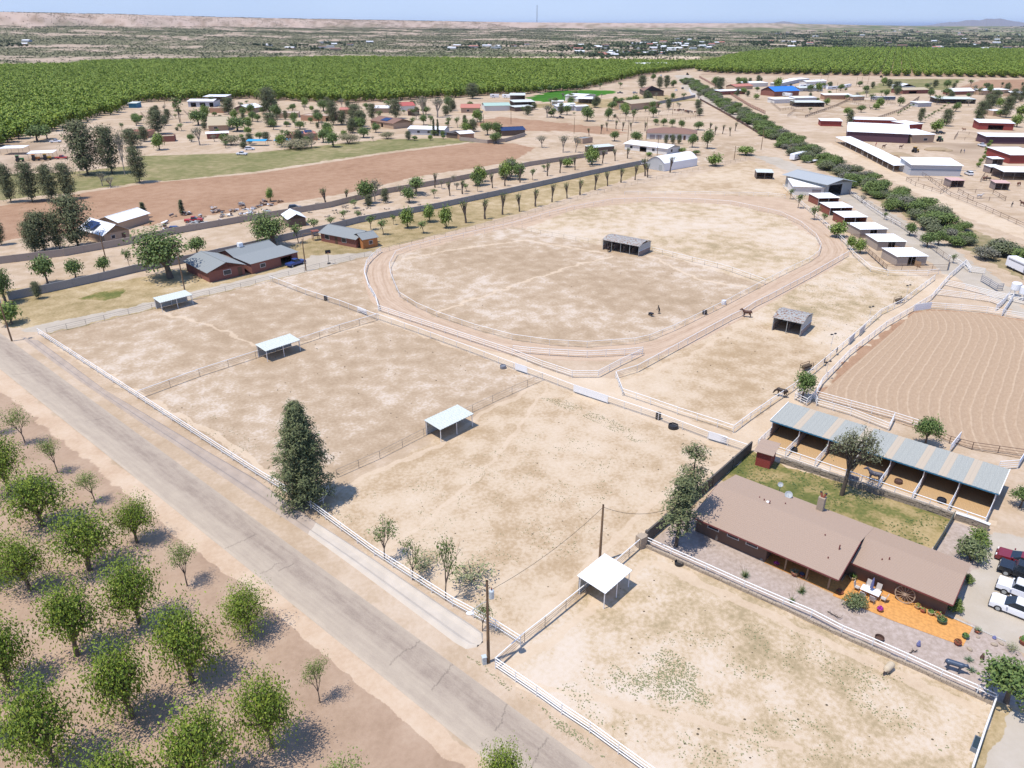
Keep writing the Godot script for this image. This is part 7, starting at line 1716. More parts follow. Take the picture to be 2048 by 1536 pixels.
	# houses beyond the ploughed field: [name, label, A, B, D, hw, hr, ridge, wall, roof, ops]
	var list := [
		["machine_shed", "long shed with a white roof and three dark blue bays", Vector2(-244.3,-590.7), Vector2(-225.1,-590.7), 14, 4, 1, "x", "grey_wall", "white_roof", [["open", "f", 4, 0, 5, 3], ["open", "f", 11, 0, 5, 3], ["open", "f", 18, 0, 5, 3]]],
		["pole_barn", "open pole barn with a flat white roof beside the orchard edge", Vector2(-247.9,-631.3), Vector2(-230.2,-631.3), 14, 4, 0.4, "m", "dark_inside", "white_roof", []],
		["steep_roof_house", "tan house with a steep pale roof among dark trees", Vector2(-176.5,-449.5), Vector2(-166,-451.8), 12, 3.2, 4.0, "x", "stucco_tan", "tan_roof", [["window", "f", 4, 1, 2, 1.2]]],
		["porch_hut", "low white roofed porch hut in front of the steep roofed house", Vector2(-164.9,-415.8), Vector2(-154.6,-419.8), 6, 2.6, 0.3, "m", "brick", "white_roof", [["door", "f", 4, 0, 1.2, 2]]],
		["gabled_house", "tan gabled house with a cream roof past the round pens", Vector2(-194.8,-548.1), Vector2(-183.2,-544.8), 16, 3.2, 2.0, "z", "stucco_tan", "white_roof", [["window", "f", 5, 1, 2, 1.2]]],
		["flat_house", "cream flat house beside the machine shed and dark tree", Vector2(-212.4,-548.1), Vector2(-202.5,-548.1), 8, 3, 0, "f", "adobe", "tan_roof", []],
		["adobe_house", "orange adobe house below the big pines", Vector2(-210,-419.8), Vector2(-198.8,-419.8), 10, 3, 0, "f", "adobe", "coral_roof", [["window", "f", 4, 1, 1.4, 1]]],
		["brick_hut", "long low brown hut on the bare yard past the pines", Vector2(-185.1,-404.4), Vector2(-178.5,-406.2), 6, 2.6, 0, "f", "brick", "tan_roof", []],
		["adobe_house", "flat orange and tan adobe house with a courtyard", Vector2(-136.6,-502.5), Vector2(-117.23,-496.9), 12, 3, 0, "f", "adobe", "stucco_roof", [["window", "f", 6, 1, 1.4, 1], ["open", "f", 20, 0, 4, 2.2]]],
		["solar_adobe", "flat adobe house with solar panels behind the reeds", Vector2(-117.59,-406.2), Vector2(-104.11,-411.9), 12, 3.2, 0, "f", "adobe", "coral_roof", [["window", "f", 5, 1, 1.4, 1]]],
		["ranch_house", "brown roofed ranch house with a large solar array", Vector2(-86.69,-475.9), Vector2(-70.38,-458.8), 14, 3, 2, "x", "stucco_tan", "tile_roof", [["window", "f", 5, 1, 1.6, 1.2], ["open", "f", 12, 0, 3, 2.2]]],
		["long_house", "long pale grey house with a white roof and cypresses in front", Vector2(-58.36,-434.2), Vector2(-37.99,-430), 11, 3, 1, "x", "grey_wall", "white_roof", [["window", "f", 6, 1, 1.6, 1.2], ["window", "f", 12, 1, 1.6, 1.2], ["open", "f", 22, 0, 6, 2.3]]],
		["brown_shed", "dark brown shed next to the long grey house", Vector2(-35.94,-421.8), Vector2(-27.61,-415.8), 8, 2.6, 0.4, "m", "brown_wall", "dark_roof", []],
		["small_house", "small tan house with a pale blue roof behind the wall", Vector2(-27.76,-413.9), Vector2(-20.66,-417.8), 9, 2.8, 0.8, "x", "adobe", "white_roof", []],
		["solar_house", "low house with a full dark blue solar roof", Vector2(-5.56,-427.9), Vector2(7.3,-432.1), 10, 2.8, 1.2, "x", "brown_wall", "solar", []],
		["red_roof_house", "white house with a red roof behind dark trees", Vector2(-79.53,-561.6), Vector2(-70.23,-565.1), 14, 3.4, 1.8, "x", "stucco_white", "red_roof", []],
		["white_roof_house", "white roofed house between two dark trees", Vector2(-96.34,-548.1), Vector2(-86.49,-548.1), 12, 3.2, 1, "x", "stucco_tan", "white_roof", []],
		["coral_roof_house", "tan house with a coral red metal roof", Vector2(-35.86,-548.1), Vector2(-22.85,-548.1), 14, 3.4, 1.8, "x", "stucco_tan", "coral_roof", [["window", "f", 5, 1, 1.6, 1.2]]],
		["green_roof_house", "long white house with a pale green roof", Vector2(-19.43,-561.6), Vector2(-1.45,-565.1), 14, 3.4, 1.4, "x", "stucco_white", "green_roof", []],
		["barn_house", "tall dark barn with a pale roof at the green field", Vector2(-1.61,-631.3), Vector2(10.46,-631.3), 16, 5, 1.4, "z", "dark_inside", "galv_roof", []],
		["carport", "long pale roof carport beside the dark barn", Vector2(1.51,-590.7), Vector2(17.48,-594.5), 14, 3.4, 0.3, "m", "dark_inside", "galv_roof", []],
		["white_barn", "white barn with a flat bright roof beside the green field", Vector2(43.23,-640.1), Vector2(57.15,-631.3), 22, 4.2, 0.8, "x", "stucco_white", "white_roof", []],
		["white_barn", "long low white roofed shed behind the tan barn", Vector2(49.73,-618.6), Vector2(65.1,-614.4), 14, 3.6, 0.5, "m", "dark_inside", "white_roof", []],
		["shed", "grey metal shed among parked trailers", Vector2(32.75,-561.6), Vector2(45.61,-565.1), 9, 3, 0.4, "m", "grey_wall", "white_roof", []],
		["tan_barn", "long tan metal barn with an open end", Vector2(85.79,-565.1), Vector2(110.34,-586.9), 16, 4.4, 1.6, "x", "stucco_tan", "tan_roof", [["garage", "l", 8, 0, 6, 3.4]]],  # added closed door panel stands in for the dark opening in this end
		["brown_villa", "large brown villa with a dark hip roof and porch", Vector2(115.36,-687.7), Vector2(132.4,-687.7), 26, 4, 3.4, "h", "brown_wall", "tile_roof", []],
		["hay_canopy", "huge flat white canopy at the orchard corner", Vector2(181.4,-1123), Vector2(229.8,-1136), 30, 7, 0.4, "m", "dark_inside", "white_roof", []],
		["blue_roof_barn", "brick barn with a vivid blue roof", Vector2(227.4,-682.7), Vector2(252.2,-692.9), 18, 4, 3.2, "x", "brick", "blue_roof", []],
		["long_shed", "long grey roofed open shed behind the blue roof", Vector2(264.6,-786.5), Vector2(315.7,-866.3), 8, 3.4, 0.4, "m", "grey_wall", "white_roof", []],
		["open_shed", "low white roofed shed near the corral entrance", Vector2(304.8,-850.7), Vector2(324.5,-866.3), 10, 3.4, 0.4, "m", "grey_wall", "white_roof", []],
		["orange_shed", "long shed with an orange wall and white roof", Vector2(259.7,-653.7), Vector2(282.2,-653.7), 9, 3.4, 0.6, "m", "adobe", "white_roof", []],
		["stock_shelter", "long dark livestock shade beside the dirt road", Vector2(213.7,-590.7), Vector2(235.6,-590.7), 12, 3.2, 0.3, "m", "dark_inside", "galv_roof", []],
		["grey_house", "long grey roofed house beyond the blue roof", Vector2(267.1,-736.8), Vector2(292.2,-742.7), 10, 3, 1, "x", "grey_wall", "galv_roof", [["window", "f", 6, 1, 1.5, 1], ["window", "f", 14, 1, 1.5, 1]]],
		["farm_house", "wide tan house with a cream roof past the dark tree", Vector2(351.3,-708.7), Vector2(377.5,-714.2), 16, 3.2, 1.4, "x", "brick", "tan_roof", [["open", "f", 10, 0, 8, 2.3]]],
		["farm_house_wing", "white roofed wing beside the wide tan house", Vector2(370.9,-754.7), Vector2(384.3,-754.7), 18, 3.2, 2, "z", "stucco_white", "white_roof", []],
		["cabin", "grey roofed cabin behind the tan house row", Vector2(390.6,-698.1), Vector2(412.2,-703.4), 12, 3, 2, "x", "brick", "white_roof", []],
		["equipment_shed", "long white roofed shed at the pink ploughed field", Vector2(417.2,-698.1), Vector2(446.2,-708.7), 10, 3.6, 0.6, "m", "stucco_tan", "white_roof", []],
		["round_roof_stable", "low wide stable with a pale roof at the end of the young rows", Vector2(335.1,-618.6), Vector2(363.1,-614.4), 16, 3.4, 0.8, "x", "dark_inside", "galv_roof", []],
		["edge_house", "white roofed house by the right hand field", Vector2(430,-677.7), Vector2(446.3,-677.7), 12, 3, 1.2, "x", "stucco_tan", "white_roof", []],
		["red_stable", "long red wall stable with a white roof behind the white arena", Vector2(210.7,-478.4), Vector2(234.3,-473.4), 10, 3.2, 0.5, "m", "barn_red", "white_roof", []],
		["covered_arena", "huge white roofed riding arena with dark slat walls", Vector2(178.5,-410), Vector2(205.7,-398.9), 34, 4.6, 2.8, "x", "purple_wood", "white_roof", []],
		["arena_annex", "tan annex with a white roof at the end of the riding arena", Vector2(208.4,-400.7), Vector2(221.1,-402.5), 16, 4, 0.8, "m", "stucco_tan", "white_roof", [["window", "f", 8, 1, 2, 1.2]]],
		["arena_lean_to", "small white lean-to roof behind the riding arena corner", Vector2(228.3,-445.1), Vector2(238.3,-449.5), 12, 4, 0.5, "m", "barn_red", "white_roof", []],
		["tack_shed", "small white roofed shed with a blue trim by the drain", Vector2(188.7,-473.4), Vector2(200.3,-470.9), 10, 3, 0.4, "m", "barn_red", "white_roof", []],
		["white_workshop", "white ribbed metal workshop with a two level roof", Vector2(162.7,-307.8), Vector2(181.9,-305.5), 13, 4.2, 1.0, "m", "grey_wall", "white_roof", []],
		["red_barn", "bright red barn with a white roof near the right pines", Vector2(275.4,-456.5), Vector2(293,-451.8), 12, 3.8, 0.8, "m", "barn_red", "white_roof", [["open", "f", 9, 0, 9, 2.6]]],
		["red_stable", "long red ended stable with a tan front and white roof", Vector2(246.3,-398.9), Vector2(271.2,-397.1), 10, 3.4, 0.6, "m", "purple_wood", "white_roof", []],
		["blue_trim_barn", "white roofed stable with a blue eave and red end", Vector2(220.9,-337), Vector2(234.9,-337), 18, 3.6, 0.8, "m", "barn_red", "white_roof", []],
		["blue_eave_stable", "open shade with a white roof and blue eave", Vector2(194.7,-298), Vector2(207.1,-296.9), 9, 3.2, 0.4, "m", "dark_inside", "white_roof", []],
		["ruined_house", "low tan roofless walls behind the spiky pines", Vector2(-156.9,-516.9), Vector2(-142.4,-519.8), 14, 2.6, 0, "f", "stucco_tan", "stucco_roof", []],
		["orange_hut", "small orange roofed hut between dark pines", Vector2(-119.57,-541.6), Vector2(-112.62,-541.6), 9, 2.8, 1, "x", "adobe", "coral_roof", []],
		["brown_hut", "small dark brown hut near the red roofed house", Vector2(-71.09,-532), Vector2(-64.25,-532), 8, 2.8, 0.8, "x", "brown_wall", "tile_roof", []],
		["brown_shed", "low brown shed at the orchard side of the pens", Vector2(-305.1,-583.2), Vector2(-298,-586.9), 9, 3, 0.5, "m", "brown_wall", "tile_roof", []],
		["blue_shed", "small dark blue shed by the round pens", Vector2(-285.7,-583.2), Vector2(-279.8,-583.2), 8, 3.2, 0.5, "m", "blue_trim", "galv_roof", []],
		["mobile_home", "white mobile home behind the trailers", Vector2(30.78,-602.3), Vector2(39.25,-602.3), 6, 3, 0.5, "x", "stucco_white", "white_roof", [["window", "f", 4, 1, 1.2, 1]]],
		["mobile_home", "pale long mobile home in front of the white barn", Vector2(34.64,-575.8), Vector2(46.72,-579.5), 7, 3, 0.5, "x", "stucco_white", "white_roof", [["window", "f", 6, 1, 1.2, 1]]],
		["mobile_home", "short pale mobile home beside the leafy yard", Vector2(46.06,-561.6), Vector2(55.02,-565.1), 7, 3, 0.5, "x", "grey_wall", "white_roof", []],
		["low_shed", "low brown shed below the coral roof", Vector2(2.15,-558.2), Vector2(15.2,-565.1), 8, 2.8, 0.4, "m", "brown_wall", "galv_roof", []],
		["white_shed", "bright white shed at the corner of the corrals", Vector2(206.8,-618.6), Vector2(224.1,-622.8), 10, 3, 0.4, "m", "stucco_white", "white_roof", []],
		["white_shed", "white shed joined to the livestock shelter", Vector2(227.8,-631.3), Vector2(246.3,-635.7), 9, 3, 0.4, "m", "grey_wall", "white_roof", []],
		["pale_shed", "small pale shed beside the orange walled one", Vector2(279.6,-644.6), Vector2(291,-649.1), 8, 2.8, 0.4, "m", "stucco_tan", "galv_roof", []],
		["grey_shed", "grey shed at the end of the dark corral fence", Vector2(306.3,-590.7), Vector2(318.4,-594.5), 8, 2.8, 0.4, "m", "grey_wall", "white_roof", []],
		["green_house", "long white tunnel roof by the far corral", Vector2(304.8,-820.9), Vector2(331.2,-835.5), 9, 3, 1, "x", "stucco_white", "white_roof", []],
		["wide_shed", "wide white shed behind the small white lean-to", Vector2(184.4,-698.1), Vector2(209.6,-708.7), 10, 3, 0.5, "m", "brick", "white_roof", []],
		["red_hut", "small red roofed house past the sheet fence", Vector2(213.2,-754.7), Vector2(233.5,-767.1), 12, 3, 1.6, "x", "stucco_tan", "coral_roof", []],
		["white_hall", "long white hall beside the red roofed house", Vector2(233.7,-793.1), Vector2(258.4,-799.9), 14, 3.4, 0.6, "m", "stucco_white", "white_roof", []],
		["tan_shop", "tan flat shop near the right hand pines", Vector2(326.6,-528.9), Vector2(337.7,-532), 10, 3, 0, "f", "stucco_tan", "white_roof", []],
	]
	mat("stucco_roof", Color(0.46, 0.36, 0.27), 0.9, 0, 0.1, 2.0)
	for h in list:
		if h[8] == "dark_inside":
			shelter(h[1], h[2], h[3], h[4], h[5], h[5] + 0.5, h[9], "weathered", "wire", maxi(3, int(h[2].distance_to(h[3]) / 6.0)), "", 5, 0.4, h[0])
			continue
		var t2 := house(h[0], h[1], h[2], h[3], h[4], h[5], h[6], h[7], h[8], h[9], h[10], 0.5, "building")
		if h[0] == "ranch_house": solar(t2, Vector3(t2.get_meta("len", 12.0), 4.3, -3.4), Vector3(7, 0.1, 4.5), Vector3(0.27, 0, 0))
		if h[0] == "solar_adobe":
			for q in 2: solar(t2, Vector3(6 + q * 5, 3.9, -4 - q * 3), Vector3(4, 0.1, 3), Vector3(0.3, 0, 0))
		if h[0] == "white_workshop":
			box(t2, "blue_band", M["blue_trim"], Vector3(12, 2.4, 0.06), Vector3(26, 0.12, 0.05))
	# diagonal shed row by the drain
	shelter("white roofed stall row along the drain, end towards the riding arena", Vector2(170.1,-403.8), Vector2(164.7,-352.7), 7, 2.6, 3.0, "white_roof", "barn_red", "white_pipe", 6, "", 1, 0.3, "stall_row")
	shelter("white roofed stall row along the drain, end towards the white workshop", Vector2(165.2,-358.8), Vector2(159.6,-316.1), 7, 2.6, 3.0, "white_roof", "barn_red", "white_pipe", 6, "", 1, 0.3, "stall_row")
	for s in [[Vector2(165.9,-282.9), Vector2(170.8,-282.9), "faded pink", "beside the workshop pens"], [Vector2(179.8,-278.2), Vector2(184.5,-277.3), "faded pink", "beside the brown horses"], [Vector2(198,-312.3), Vector2(202.6,-312.3), "white", "closest to the young hedge"], [Vector2(211,-333), Vector2(215.7,-333), "white", "behind the other small white one"]]:
		shelter("small %s roofed horse shade %s" % [s[2], s[3]], s[0], s[1], 5, 2.6, 2.8, "coral_pale" if s[2] == "faded pink" else "white_roof", "weathered", "wire", 2, "small horse shades", 7, 0.3, "horse_shelter")
	shelter("tin roofed tractor port with the green tractor", Vector2(-242.3,-360.9), Vector2(-232.3,-362.4), 7, 3, 3.2, "white_roof", "weathered", "wire", 2, "", 0, 0.3, "tractor_port")
	shelter("long tin roofed port with orange machinery under it", Vector2(-220.5,-346.5), Vector2(-210.7,-349.3), 7, 2.8, 3.0, "white_roof", "weathered", "wire", 3, "", 0, 0.3, "tractor_port")

# ---------------------------------------------------------------- bodies
# bones: [a, b, ra, rb]; smooth union meshed with surface nets
func blob(bones: Array, cell: float, k: float) -> ArrayMesh:
	var lo := Vector3(1e9, 1e9, 1e9); var hi := -lo
	for b in bones:
		for e in [[b[0], b[2]], [b[1], b[3]]]:
			lo = lo.min(e[0] - Vector3.ONE * (e[1] + cell * 2)); hi = hi.max(e[0] + Vector3.ONE * (e[1] + cell * 2))
	var n := Vector3i(((hi - lo) / cell).ceil()) + Vector3i.ONE
	var f := PackedFloat32Array(); f.resize(n.x * n.y * n.z)
	var i := 0
	for z in n.z:
		for y in n.y:
			for x in n.x:
				var p := lo + Vector3(x, y, z) * cell
				var s := 0.0
				for b in bones:
					var ab: Vector3 = b[1] - b[0]
					var t := clampf((p - b[0]).dot(ab) / maxf(ab.length_squared(), 1e-6), 0, 1)
					var d: float = p.distance_to(b[0] + ab * t) - lerpf(b[2], b[3], t)
					s += exp(-d / k)
				f[i] = -k * log(maxf(s, 1e-30)); i += 1
	var id := {}
	var vs := PackedVector3Array(); var ix := PackedInt32Array()
	var sx := 1; var sy := n.x; var sz := n.x * n.y
	var off := [0, sx, sy, sx + sy, sz, sz + sx, sz + sy, sz + sx + sy]
	for z in n.z - 1:
		for y in n.y - 1:
			for x in n.x - 1:
				var o := x + y * sy + z * sz
				var acc := Vector3.ZERO; var c := 0
				for e in [[0, 1], [2, 3], [4, 5], [6, 7], [0, 2], [1, 3], [4, 6], [5, 7], [0, 4], [1, 5], [2, 6], [3, 7]]:
					var a := f[o + off[e[0]]]; var b := f[o + off[e[1]]]
					if (a < 0) != (b < 0):
						var t := a / (a - b)
						var pa := Vector3(e[0] & 1, (e[0] >> 1) & 1, e[0] >> 2); var pb := Vector3(e[1] & 1, (e[1] >> 1) & 1, e[1] >> 2)
						acc += pa.lerp(pb, t); c += 1
				if c > 0:
					id[o] = vs.size(); vs.append(lo + (Vector3(x, y, z) + acc / c) * cell)
	for z in range(1, n.z - 1):
		for y in range(1, n.y - 1):
			for x in range(1, n.x - 1):
				var o := x + y * sy + z * sz
				for ax in [[sx, sy, sz], [sy, sz, sx], [sz, sx, sy]]:
					var a := f[o]; var b := f[o + ax[0]]
					if (a < 0) == (b < 0): continue
					var q := [id.get(o, -1), id.get(o - ax[1], -1), id.get(o - ax[1] - ax[2], -1), id.get(o - ax[2], -1)]
					if q.min() < 0: continue
					if a < 0: ix.append_array([q[0], q[2], q[1], q[0], q[3], q[2]])
					else: ix.append_array([q[0], q[1], q[2], q[0], q[2], q[3]])
	var arr := []; arr.resize(Mesh.ARRAY_MAX); arr[Mesh.ARRAY_VERTEX] = vs; arr[Mesh.ARRAY_INDEX] = ix
	var am := ArrayMesh.new(); am.add_surface_from_arrays(Mesh.PRIMITIVE_TRIANGLES, arr)
	var st := SurfaceTool.new(); st.create_from(am, 0); st.generate_normals()
	return st.commit()

# a horse facing +x, head down when grazing
func horse_mesh(graze: bool) -> ArrayMesh:
	var b := [[Vector3(-0.62, 1.22, 0), Vector3(0.0, 1.14, 0), 0.31, 0.32], [Vector3(0, 1.14, 0), Vector3(0.58, 1.2, 0), 0.32, 0.29]]
	var nk := Vector3(1.12, 0.85, 0) if graze else Vector3(1.15, 1.75, 0)
	var mz := Vector3(1.38, 0.32, 0) if graze else Vector3(1.55, 1.5, 0)
	b.append([Vector3(0.6, 1.3, 0), nk, 0.24, 0.13]); b.append([nk, nk.lerp(mz, 0.45), 0.14, 0.12]); b.append([nk.lerp(mz, 0.45), mz, 0.11, 0.075])
	for s in [-1, 1]:
		var z: float = 0.17 * s
		b.append([nk + Vector3(-0.02, 0.08, 0.06 * s), nk + Vector3(-0.03, 0.2, 0.07 * s), 0.035, 0.012])
		var d: float = 0.08 * s
		b.append([Vector3(0.55, 1.05, z), Vector3(0.57 + d, 0.55, z), 0.13, 0.065]); b.append([Vector3(0.57 + d, 0.55, z), Vector3(0.55 + d, 0.1, z), 0.055, 0.045]); b.append([Vector3(0.55 + d, 0.1, z), Vector3(0.6 + d, 0.02, z), 0.05, 0.06])
		b.append([Vector3(-0.66, 1.1, z), Vector3(-0.55 - d, 0.75, z), 0.19, 0.1]); b.append([Vector3(-0.55 - d, 0.75, z), Vector3(-0.76 - d, 0.5, z), 0.085, 0.06]); b.append([Vector3(-0.76 - d, 0.5, z), Vector3(-0.72 - d, 0.1, z), 0.055, 0.045]); b.append([Vector3(-0.72 - d, 0.1, z), Vector3(-0.66 - d, 0.02, z), 0.05, 0.06])
	b.append([Vector3(-0.92, 1.3, 0), Vector3(-1.08, 0.75, 0), 0.06, 0.035])
	return blob(b, 0.05, 0.035)

func person_mesh(bend: float) -> ArrayMesh:
	var hip := Vector3(0, 0.95, 0); var sh := Vector3(0.3 * bend, 1.44, 0); var hd := sh + Vector3(0.1 * bend + 0.02, 0.24, 0)
	var b := [[hip, hip.lerp(sh, 0.5), 0.15, 0.14], [hip.lerp(sh, 0.5), sh - Vector3(0, 0.06, 0), 0.14, 0.15], [sh, hd - Vector3(0, 0.06, 0), 0.06, 0.055], [hd, hd + Vector3(0.015, 0.08, 0), 0.095, 0.1], [hd + Vector3(0.1, 0.0, 0), hd + Vector3(0.11, 0.01, 0), 0.02, 0.015]]
	for s in [-1, 1]:
		b.append([hip + Vector3(0, 0, 0.09 * s), Vector3(0.07 * s, 0.5, 0.1 * s), 0.1, 0.065]); b.append([Vector3(0.07 * s, 0.5, 0.1 * s), Vector3(0.05 * s - 0.03, 0.09, 0.1 * s), 0.06, 0.042]); b.append([Vector3(0.05 * s - 0.03, 0.05, 0.1 * s), Vector3(0.05 * s + 0.16, 0.035, 0.11 * s), 0.05, 0.035])
		var el := sh + Vector3(0.05 + 0.1 * bend, -0.3, 0.24 * s); var wr := el + Vector3(0.2, -0.17, -0.06 * s)
		b.append([sh + Vector3(0, -0.03, 0.17 * s), el, 0.06, 0.045]); b.append([el, wr, 0.043, 0.032])
		b.append([wr, wr + Vector3(0.07, -0.03, 0), 0.036, 0.03])
		for q in 4: b.append([wr + Vector3(0.07, -0.03, (q - 1.5) * 0.022), wr + Vector3(0.13 - absf(q - 1.4) * 0.012, -0.07, (q - 1.5) * 0.024), 0.012, 0.009])
		b.append([wr + Vector3(0.03, 0, -0.03 * s), wr + Vector3(0.08, -0.01, -0.06 * s), 0.013, 0.01])
	return blob(b, 0.03, 0.02)

func animals():
	mat("bay", Color(0.085, 0.035, 0.02), 0.6, 0, 0.15, 0.8); mat("dark_bay", Color(0.03, 0.018, 0.014), 0.6); mat("grey_horse", Color(0.09, 0.085, 0.10), 0.6, 0, 0.2, 0.6); mat("sorrel", Color(0.16, 0.06, 0.028), 0.6, 0, 0.12, 0.8); mat("pale_horse", Color(0.45, 0.42, 0.4), 0.7)
	mat("wool", Color(0.50, 0.41, 0.29), 1.0, 0, 0.2, 0.25); mat("statue_blue", Color(0.06, 0.085, 0.13), 0.4, 0.2); mat("navy", Color(0.012, 0.014, 0.022), 0.8); mat("skin", Color(0.35, 0.2, 0.14), 0.6); mat("red_shirt", Color(0.3, 0.03, 0.03), 0.8); mat("jeans", Color(0.06, 0.08, 0.15), 0.85)
	var stand := horse_mesh(false); var graze := horse_mesh(true)
	var list := [[Vector2(44.42,-108.21), 2.5, 1, "dark_bay", "dark bay horse grazing at the white paddock corner fence"], [Vector2(49.3,-145.1), 2.9, 0, "bay", "bay horse standing with its head over the track fence"], [Vector2(48.67,-83.14), 2.6, 0, "grey_horse", "dark grey horse standing in the stable pen behind the old pine"], [Vector2(26.18,-195), 1.2, 1, "dark_bay", "dark horse at the left bay of the rusty barn in the oval"], [Vector2(186.3,-383.2), 0.3, 0, "bay", "brown horse walking towards the red cone on the riding lot"], [Vector2(194,-381.5), 0.2, 0, "bay", "brown horse right of the red cone on the riding lot"], [Vector2(263,-572.2), 2.9, 0, "dark_bay", "black horse alone in the corral with the hay heap"], [Vector2(186.9,-296.9), 0.4, 0, "sorrel", "sorrel horse in the pens before the blue eaved shade"], [Vector2(187.7,-295.9), 2.8, 1, "dark_bay", "dark horse grazing beside the sorrel one"], [Vector2(193.5,-285.8), 0.5, 1, "sorrel", "reddish horse by the pink roofed shade"], [Vector2(173.3,-251.1), 1.9, 0, "bay", "bay horse at the rail with a handler"], [Vector2(263.1,-449.5), 3.0, 0, "sorrel", "sorrel horse on the lot before the red barn"], [Vector2(208.6,-308.9), 0.2, 0, "sorrel", "sorrel horse beneath the blue eaved stable"], [Vector2(165.6,-263.2), 0.0, 0, "pale_horse", "pale horse lying by the drain side corral"]]
	for h in list:
		var t := thing("horse", h[4], "horse", v3(h[0], -0.04 if h[0].y > -400 else -0.08), h[1], "horses")
		mesh("body", graze if h[2] == 1 else stand, M[h[3]], t)
	# sheep with a dark head
	var sh := thing("sheep", "cream woolly sheep with a dark head grazing below the yard fence", "sheep", v3(Vector2(35.59,-50.69)), -2.5)
	mesh("body", blob([[Vector3(-0.4, 0.62, 0), Vector3(0.35, 0.62, 0), 0.32, 0.3], [Vector3(0.35, 0.62, 0), Vector3(0.62, 0.5, 0), 0.18, 0.12], [Vector3(0.3, 0.5, 0.14), Vector3(0.3, 0.03, 0.14), 0.07, 0.05], [Vector3(0.3, 0.5, -0.14), Vector3(0.3, 0.03, -0.14), 0.07, 0.05], [Vector3(-0.35, 0.5, 0.14), Vector3(-0.38, 0.03, 0.14), 0.08, 0.05], [Vector3(-0.35, 0.5, -0.14), Vector3(-0.38, 0.03, -0.14), 0.08, 0.05]], 0.04, 0.05), M["wool"], sh)
	mesh("head", blob([[Vector3(0.62, 0.48, 0), Vector3(0.85, 0.25, 0), 0.1, 0.07], [Vector3(0.64, 0.55, 0.08), Vector3(0.6, 0.5, 0.2), 0.03, 0.02], [Vector3(0.64, 0.55, -0.08), Vector3(0.6, 0.5, -0.2), 0.03, 0.02]], 0.025, 0.02), M["dark_bay"], sh)
	# blue cow figure
	var cw := thing("cow_statue", "slate blue longhorn calf sculpture standing on the gravel", "statue", v3(Vector2(41.83,-50.75)), -0.5)
	var cb := [[Vector3(-0.6, 0.95, 0), Vector3(0.5, 0.98, 0), 0.27, 0.25], [Vector3(0.5, 1.05, 0), Vector3(0.9, 1.1, 0), 0.17, 0.13], [Vector3(0.9, 1.1, 0), Vector3(1.15, 0.9, 0), 0.13, 0.08], [Vector3(-0.82, 1.05, 0), Vector3(-0.9, 0.4, 0), 0.04, 0.025], [Vector3(0.92, 1.2, 0), Vector3(0.9, 1.32, 0.3), 0.035, 0.012], [Vector3(0.92, 1.2, 0), Vector3(0.9, 1.32, -0.3), 0.035, 0.012]]
	for x in [-0.55, 0.42]:
		for z in [-0.16, 0.16]: cb.append([Vector3(x, 0.85, z), Vector3(x, 0.04, z), 0.1, 0.06])
	mesh("body", blob(cb, 0.045, 0.03), M["statue_blue"], cw)
	# people
	var pm := person_mesh(0.6)
	for p in [[Vector2(31.28,-147.2), 3.4, "person in dark clothes stooping on the dry grass inside the oval", "navy"], [Vector2(216,-367), 1.0, "person in dark clothes on the horse farm yard, beside the other", "navy"], [Vector2(217.7,-367), 2.0, "person in blue on the horse farm yard, beside the other", "jeans"], [Vector2(168.7,-249.5), 0.6, "person holding the bay horse at the corral rail", "navy"], [Vector2(185.3,-390), 0.6, "person in red beside the walking brown horse", "red_shirt"]]:
		var t := thing("person", p[2], "person", v3(p[0], -0.04 if p[0].y > -400 else -0.08), p[1])
		mesh("body", pm, M[p[3]], t)
		ball(t, "hat", M["black"], Vector3(0.26, 1.82, 0), Vector3(0.3, 0.12, 0.3))
	# wheelbarrow
	var wb := thing("wheelbarrow", "dark wheelbarrow standing near the stooping person", "wheelbarrow", v3(Vector2(29.32,-145.7), -0.04), 2.2)
	var st := tool()
	prism(st, [Vector3(-0.3, 0.35, -0.25), Vector3(0.3, 0.3, -0.2), Vector3(0.3, 0.3, 0.2), Vector3(-0.3, 0.35, 0.25)], [Vector3(-0.5, 0.75, -0.4), Vector3(0.55, 0.7, -0.35), Vector3(0.55, 0.7, 0.35), Vector3(-0.5, 0.75, 0.4)])
	done(st, "tray", M["navy"], wb)
	for z in [-0.25, 0.25]:
		bar(wb, "handle", M["timber"], Vector3(0.6, 0.25, z * 0.3), Vector3(-1.0, 0.65, z), 0.03); bar(wb, "leg", M["navy"], Vector3(-0.3, 0, z), Vector3(-0.3, 0.5, z), 0.025)
	bar(wb, "wheel", M["black"], Vector3(0.62, 0.2, -0.05), Vector3(0.62, 0.2, 0.05), 0.2, true)

